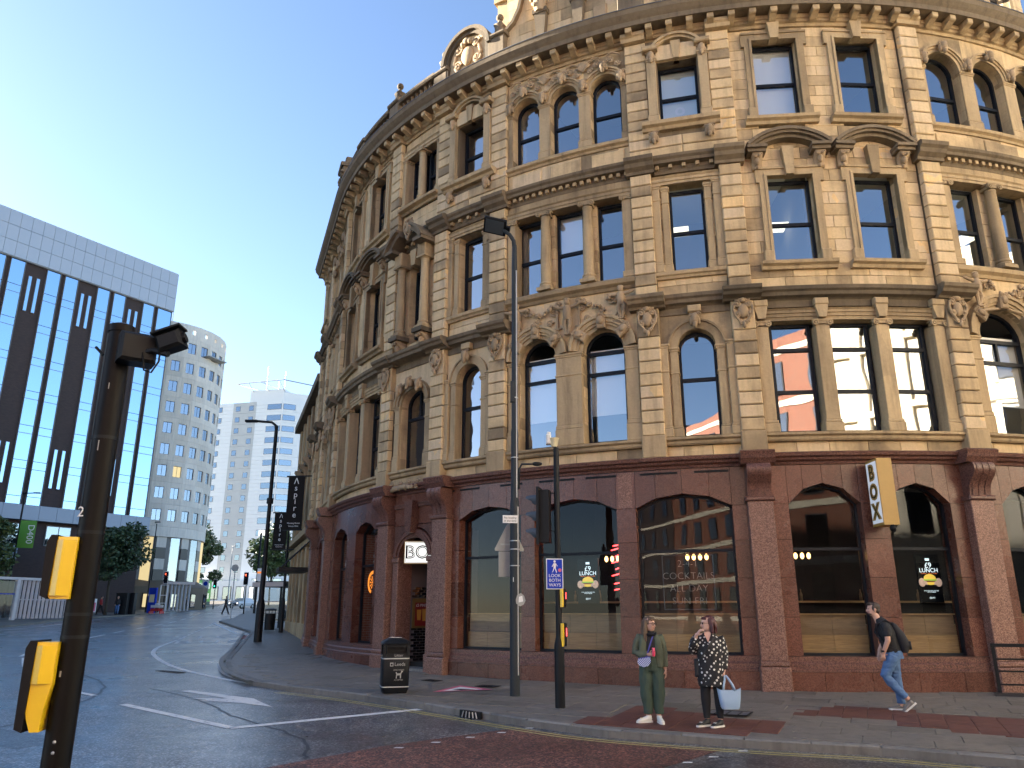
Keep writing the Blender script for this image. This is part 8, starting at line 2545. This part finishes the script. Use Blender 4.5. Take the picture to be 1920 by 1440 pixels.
# --- man walking left with a rucksack
t = thing('person', 'man in black polo shirt and blue jeans walking past with a rucksack', 'person', (7.05, 15.1, G(15.1)), rad(-20))
W = WM[t.name]
HC = (-.225, -.0, 1.775)
mb = MB()
head_mesh(mb, HC, rad(-82), .25, 1.05)
mb.tube([(-.15, .0, 1.53), (-.175, .0, 1.60), (-.21, .0, 1.68)], [.07, .062, .06], 12)
mb.tube([(.02, 0, .98), (-.01, 0, 1.15), (-.05, 0, 1.35), (-.10, .0, 1.50), (-.14, 0, 1.57)], [(.12, .10), (.12, .10), (.15, .11), (.14, .09), (.07, .06)], 14, ref=(0, -1, 0))
mb.tube([(-.07, -.19, 1.50), (-.06, -.24, 1.22), (-.15, -.20, 1.02), (-.165, -.19, .98)], [.06, .05, .038, .03], 10)
mb.tube([(-.07, .19, 1.50), (-.08, .24, 1.22), (-.19, .22, 1.02), (-.2, .2, .96)], [.06, .05, .038, .03], 10)
mb.tube([(-.02, -.09, .95), (-.17, -.09, .60), (.13, -.08, .24), (.17, -.08, .2)], [.1, .07, .048, .045], 10)
mb.tube([(.0, .09, .95), (.02, .09, .54), (.06, .09, .10), (.05, .09, .06)], [.1, .065, .045, .045], 10)
def hh(m):
    hand(m, (-.16, -.19, 1.0), (-.15, .05, -1), (0, 1, 0), 1.05, .4)
    hand(m, (-.2, .2, .98), (-.15, -.05, -1), (0, -1, 0), 1.05, .4)
body_obj(t, W, mb, hh, 'skin_light')
face_bits(t, W, HC, rad(-82), .25)
mb = MB()      # polo shirt
mb.tube([(.02, 0, 1.0), (.0, 0, 1.12), (-.04, 0, 1.32), (-.08, .0, 1.46), (-.14, 0, 1.575), (-.16, 0, 1.615)], [(.175, .165), (.175, .16), (.205, .175), (.195, .155), (.10, .085), (.075, .07)], 16, ref=(0, -1, 0))
for s in (-1, 1): mb.tube([(-.08, s * .16, 1.50), (-.068, s * .215, 1.42), (-.06, s * .235, 1.29)], [.09, .085, .075], 12)
cloth(t, W, 'polo_shirt', mb, 'top_black', .014, 3)
mb = MB()      # jeans
mb.tube([(.02, 0, 1.04), (.02, 0, .98), (.03, 0, .88)], [(.165, .16), (.18, .17), (.17, .165)], 14, ref=(0, -1, 0))
mb.tube([(.0, -.085, .95), (-.08, -.09, .78), (-.165, -.09, .60), (-.10, -.09, .50), (.02, -.085, .36), (.13, -.08, .235)], [.125, .108, .092, .085, .075, .07], 12)
mb.tube([(.02, .085, .95), (.02, .09, .75), (.03, .09, .54), (.05, .09, .32), (.055, .09, .11)], [.122, .105, .088, .08, .072], 12)
cloth(t, W, 'jeans', mb, 'denim', .012, 2, .010, (9, 9, 17))
mb = MB(); mb.M = Matrix.Translation(HC) @ Matrix.Rotation(rad(-82), 4, 'Z')
mb.ball((0, .025, .04), (.088, .104, .094), 14, 10); mb.ball((0, -.055, .088), (.074, .055, .034), 12, 7); mb.ball((0, .06, -.03), (.078, .06, .06), 10, 7)
for s in (-1, 1): mb.ball((s * .074, -.01, .01), (.012, .03, .05), 8, 6)
mb.M = None
link('hair', remeshed(mb, 'hair', 'hair_short', .009, 2), t, W)
part('beard', MB().ball((0, -.045, -.088), (.06, .055, .035), 12, 8).ball((0, -.098, -.054), (.03, .008, .008), 8, 5), 'beard', t, W @ Matrix.Translation(HC) @ Matrix.Rotation(rad(-82), 4, 'Z'), True)
part('wrist_watch', MB().lathe([(.04, -.014), (.042, .014)], 12), 'black_plastic', t, W @ Matrix.Translation((-.152, -.2, 1.03)), True, 40)
shoe(t, W, .04, .09, rad(-85), .29, 'shoe_grey', 'shoe_white')
shoe(t, W, .20, -.08, rad(-85), .29, 'shoe_grey', 'shoe_white', pitch=rad(38), z=.07)
b = thing('rucksack', 'black rucksack on the back of the man in jeans', 'bag', tuple(W @ Vector((.2, 0, 1.1))), rad(-20))
mb = MB().tube([(.21, 0, 1.0), (.225, 0, 1.12), (.16, 0, 1.3), (.08, 0, 1.47), (.05, 0, 1.53)], [(.06, .12), (.115, .15), (.105, .15), (.07, .12), (.03, .08)], 14, ref=(1, 0, 0))
link('pack_body', remeshed(mb, 'pack_body', 'coat_black', .014, 4), b, W)
part('front_pocket', MB().tube([(.32, 0, 1.06), (.31, 0, 1.2)], [(.03, .11), (.03, .11)], 10, ref=(1, 0, 0)), 'coat_black', b, W, True)
for s in (-1, 1): part('shoulder_strap', MB().tube([(.06, s * .10, 1.52), (-.06, s * .12, 1.575), (-.2, s * .12, 1.50), (-.235, s * .13, 1.35), (-.12, s * .17, 1.15), (.1, s * .15, 1.05)], [(.010, .028)] * 6, 6, ref=(0, 0, 1)), 'coat_black', b, W)

# --- people further off, a few pixels tall
def walker(label, x, y, h, top, legs, rz, stride=.16, hair='hair_short', seated=False):
    t = thing('person', label, 'person', (x, y, G(y)), rz)
    W = WM[t.name] @ Matrix.Diagonal((h / 1.72, h / 1.72, h / 1.72, 1))
    mb = MB()
    hip = .92 if not seated else .52
    head_mesh(mb, (0, -.02, hip + .69), 0)
    mb.tube([(0, 0, hip + .5), (0, 0, hip + .62)], .05, 8)
    mb.tube([(0, 0, hip), (0, 0, hip + .3), (0, 0, hip + .5)], [(.09, .13), (.10, .14), (.06, .09)], 10, ref=(0, -1, 0))
    for s in (-1, 1): mb.tube([(s * .17, 0, hip + .46), (s * .22, -.02 + s * .06, hip + .2), (s * .21, -.08 + s * .08, hip + .0), (s * .2, -.1 + s * .08, hip - .08)], [.05, .042, .034, .03], 8)
    for s in (-1, 1):
        if seated: mb.tube([(s * .09, 0, .5), (s * .1, -.42, .5), (s * .1, -.42, .08)], [.08, .06, .045], 8)
        else: mb.tube([(s * .08, 0, .9), (s * .09, -s * stride * .4, .5), (s * .08, -s * stride, .08)], [.08, .06, .045], 8)
    part('body', mb, 'skin_light', t, W, True)
    mb = MB().tube([(0, 0, hip - .06), (0, 0, hip + .2), (0, 0, hip + .42), (0, 0, hip + .53)], [(.12, .17), (.125, .165), (.12, .19), (.06, .09)], 12, ref=(0, -1, 0))
    for s in (-1, 1): mb.tube([(s * .16, 0, hip + .47), (s * .225, -.02 + s * .06, hip + .2), (s * .215, -.08 + s * .08, hip + .02)], [.07, .06, .05], 8)
    part('coat', mb, top, t, W, True)
    mb = MB()
    for s in (-1, 1):
        if seated: mb.tube([(s * .08, .02, .5), (s * .1, -.42, .5), (s * .1, -.43, .12)], [.10, .085, .07], 8)
        else: mb.tube([(s * .07, 0, .93), (s * .09, -s * stride * .4, .5), (s * .08, -s * stride, .1)], [.11, .085, .07], 8)
    part('trousers', mb, legs, t, W, True)
    part('hair', MB().ball((0, .0, hip + .735), (.088, .10, .085), 10, 7), hair, t, W, True)
    for s in (-1, 1):
        yy = -.45 if seated else -s * stride
        part('shoe', MB().tube([(s * .08, yy + .06, .05), (s * .08, yy - .12, .04)], [.05, .035], 8), 'shoe_black', t, W, True)
walker('person in a bright red jacket walking on the far left pavement', -41.0, 79.8, 1.75, 'coat_red', 'coat_black', rad(100), .3)
walker('person in black crossing the road left of the right hand signal', -28.6, 80.0, 1.75, 'coat_black', 'coat_black', rad(80), .3)
walker('pale haired walker in dark clothes in front of the round tower base', -40.0, 98, 1.75, 'coat_black', 'coat_black', rad(-100), .22, 'hair_brown')
walker('walker in a teal top on the far right pavement', -26.3, 97, 1.75, 'cloth_teal', 'coat_black', rad(170), .15, 'hair_brown')
walker('left one of two dark walkers beside the walker in teal', -28.4, 102, 1.72, 'coat_black', 'coat_black', rad(170), .15)
walker('right one of two dark walkers beside the walker in teal', -27.6, 101, 1.72, 'coat_black', 'cloth_grey', rad(170), .15)
walker('person sitting in the bus shelter in dark clothes', -13.9, 48.9, 1.72, 'coat_black', 'cloth_grey', rad(70), .1, 'hair_short', True)
walker('seated person in white by the red and white barrier', -37.2, 84.0, 1.7, 'cloth_white', 'coat_black', rad(20), .1, 'hair_brown', True)
walker('dark dressed person standing beside the street cabinets', -38.9, 78.9, 1.75, 'coat_black', 'denim', rad(30), .08)
walker('person in grey waiting near the green bus', -48.0, 118, 1.7, 'cloth_grey', 'coat_black', rad(40), .1)
walker('person in white near the green bus', -46.8, 119, 1.7, 'cloth_white', 'denim', rad(-40), .12, 'hair_brown')
bpy.data.scenes.remove(TMP)
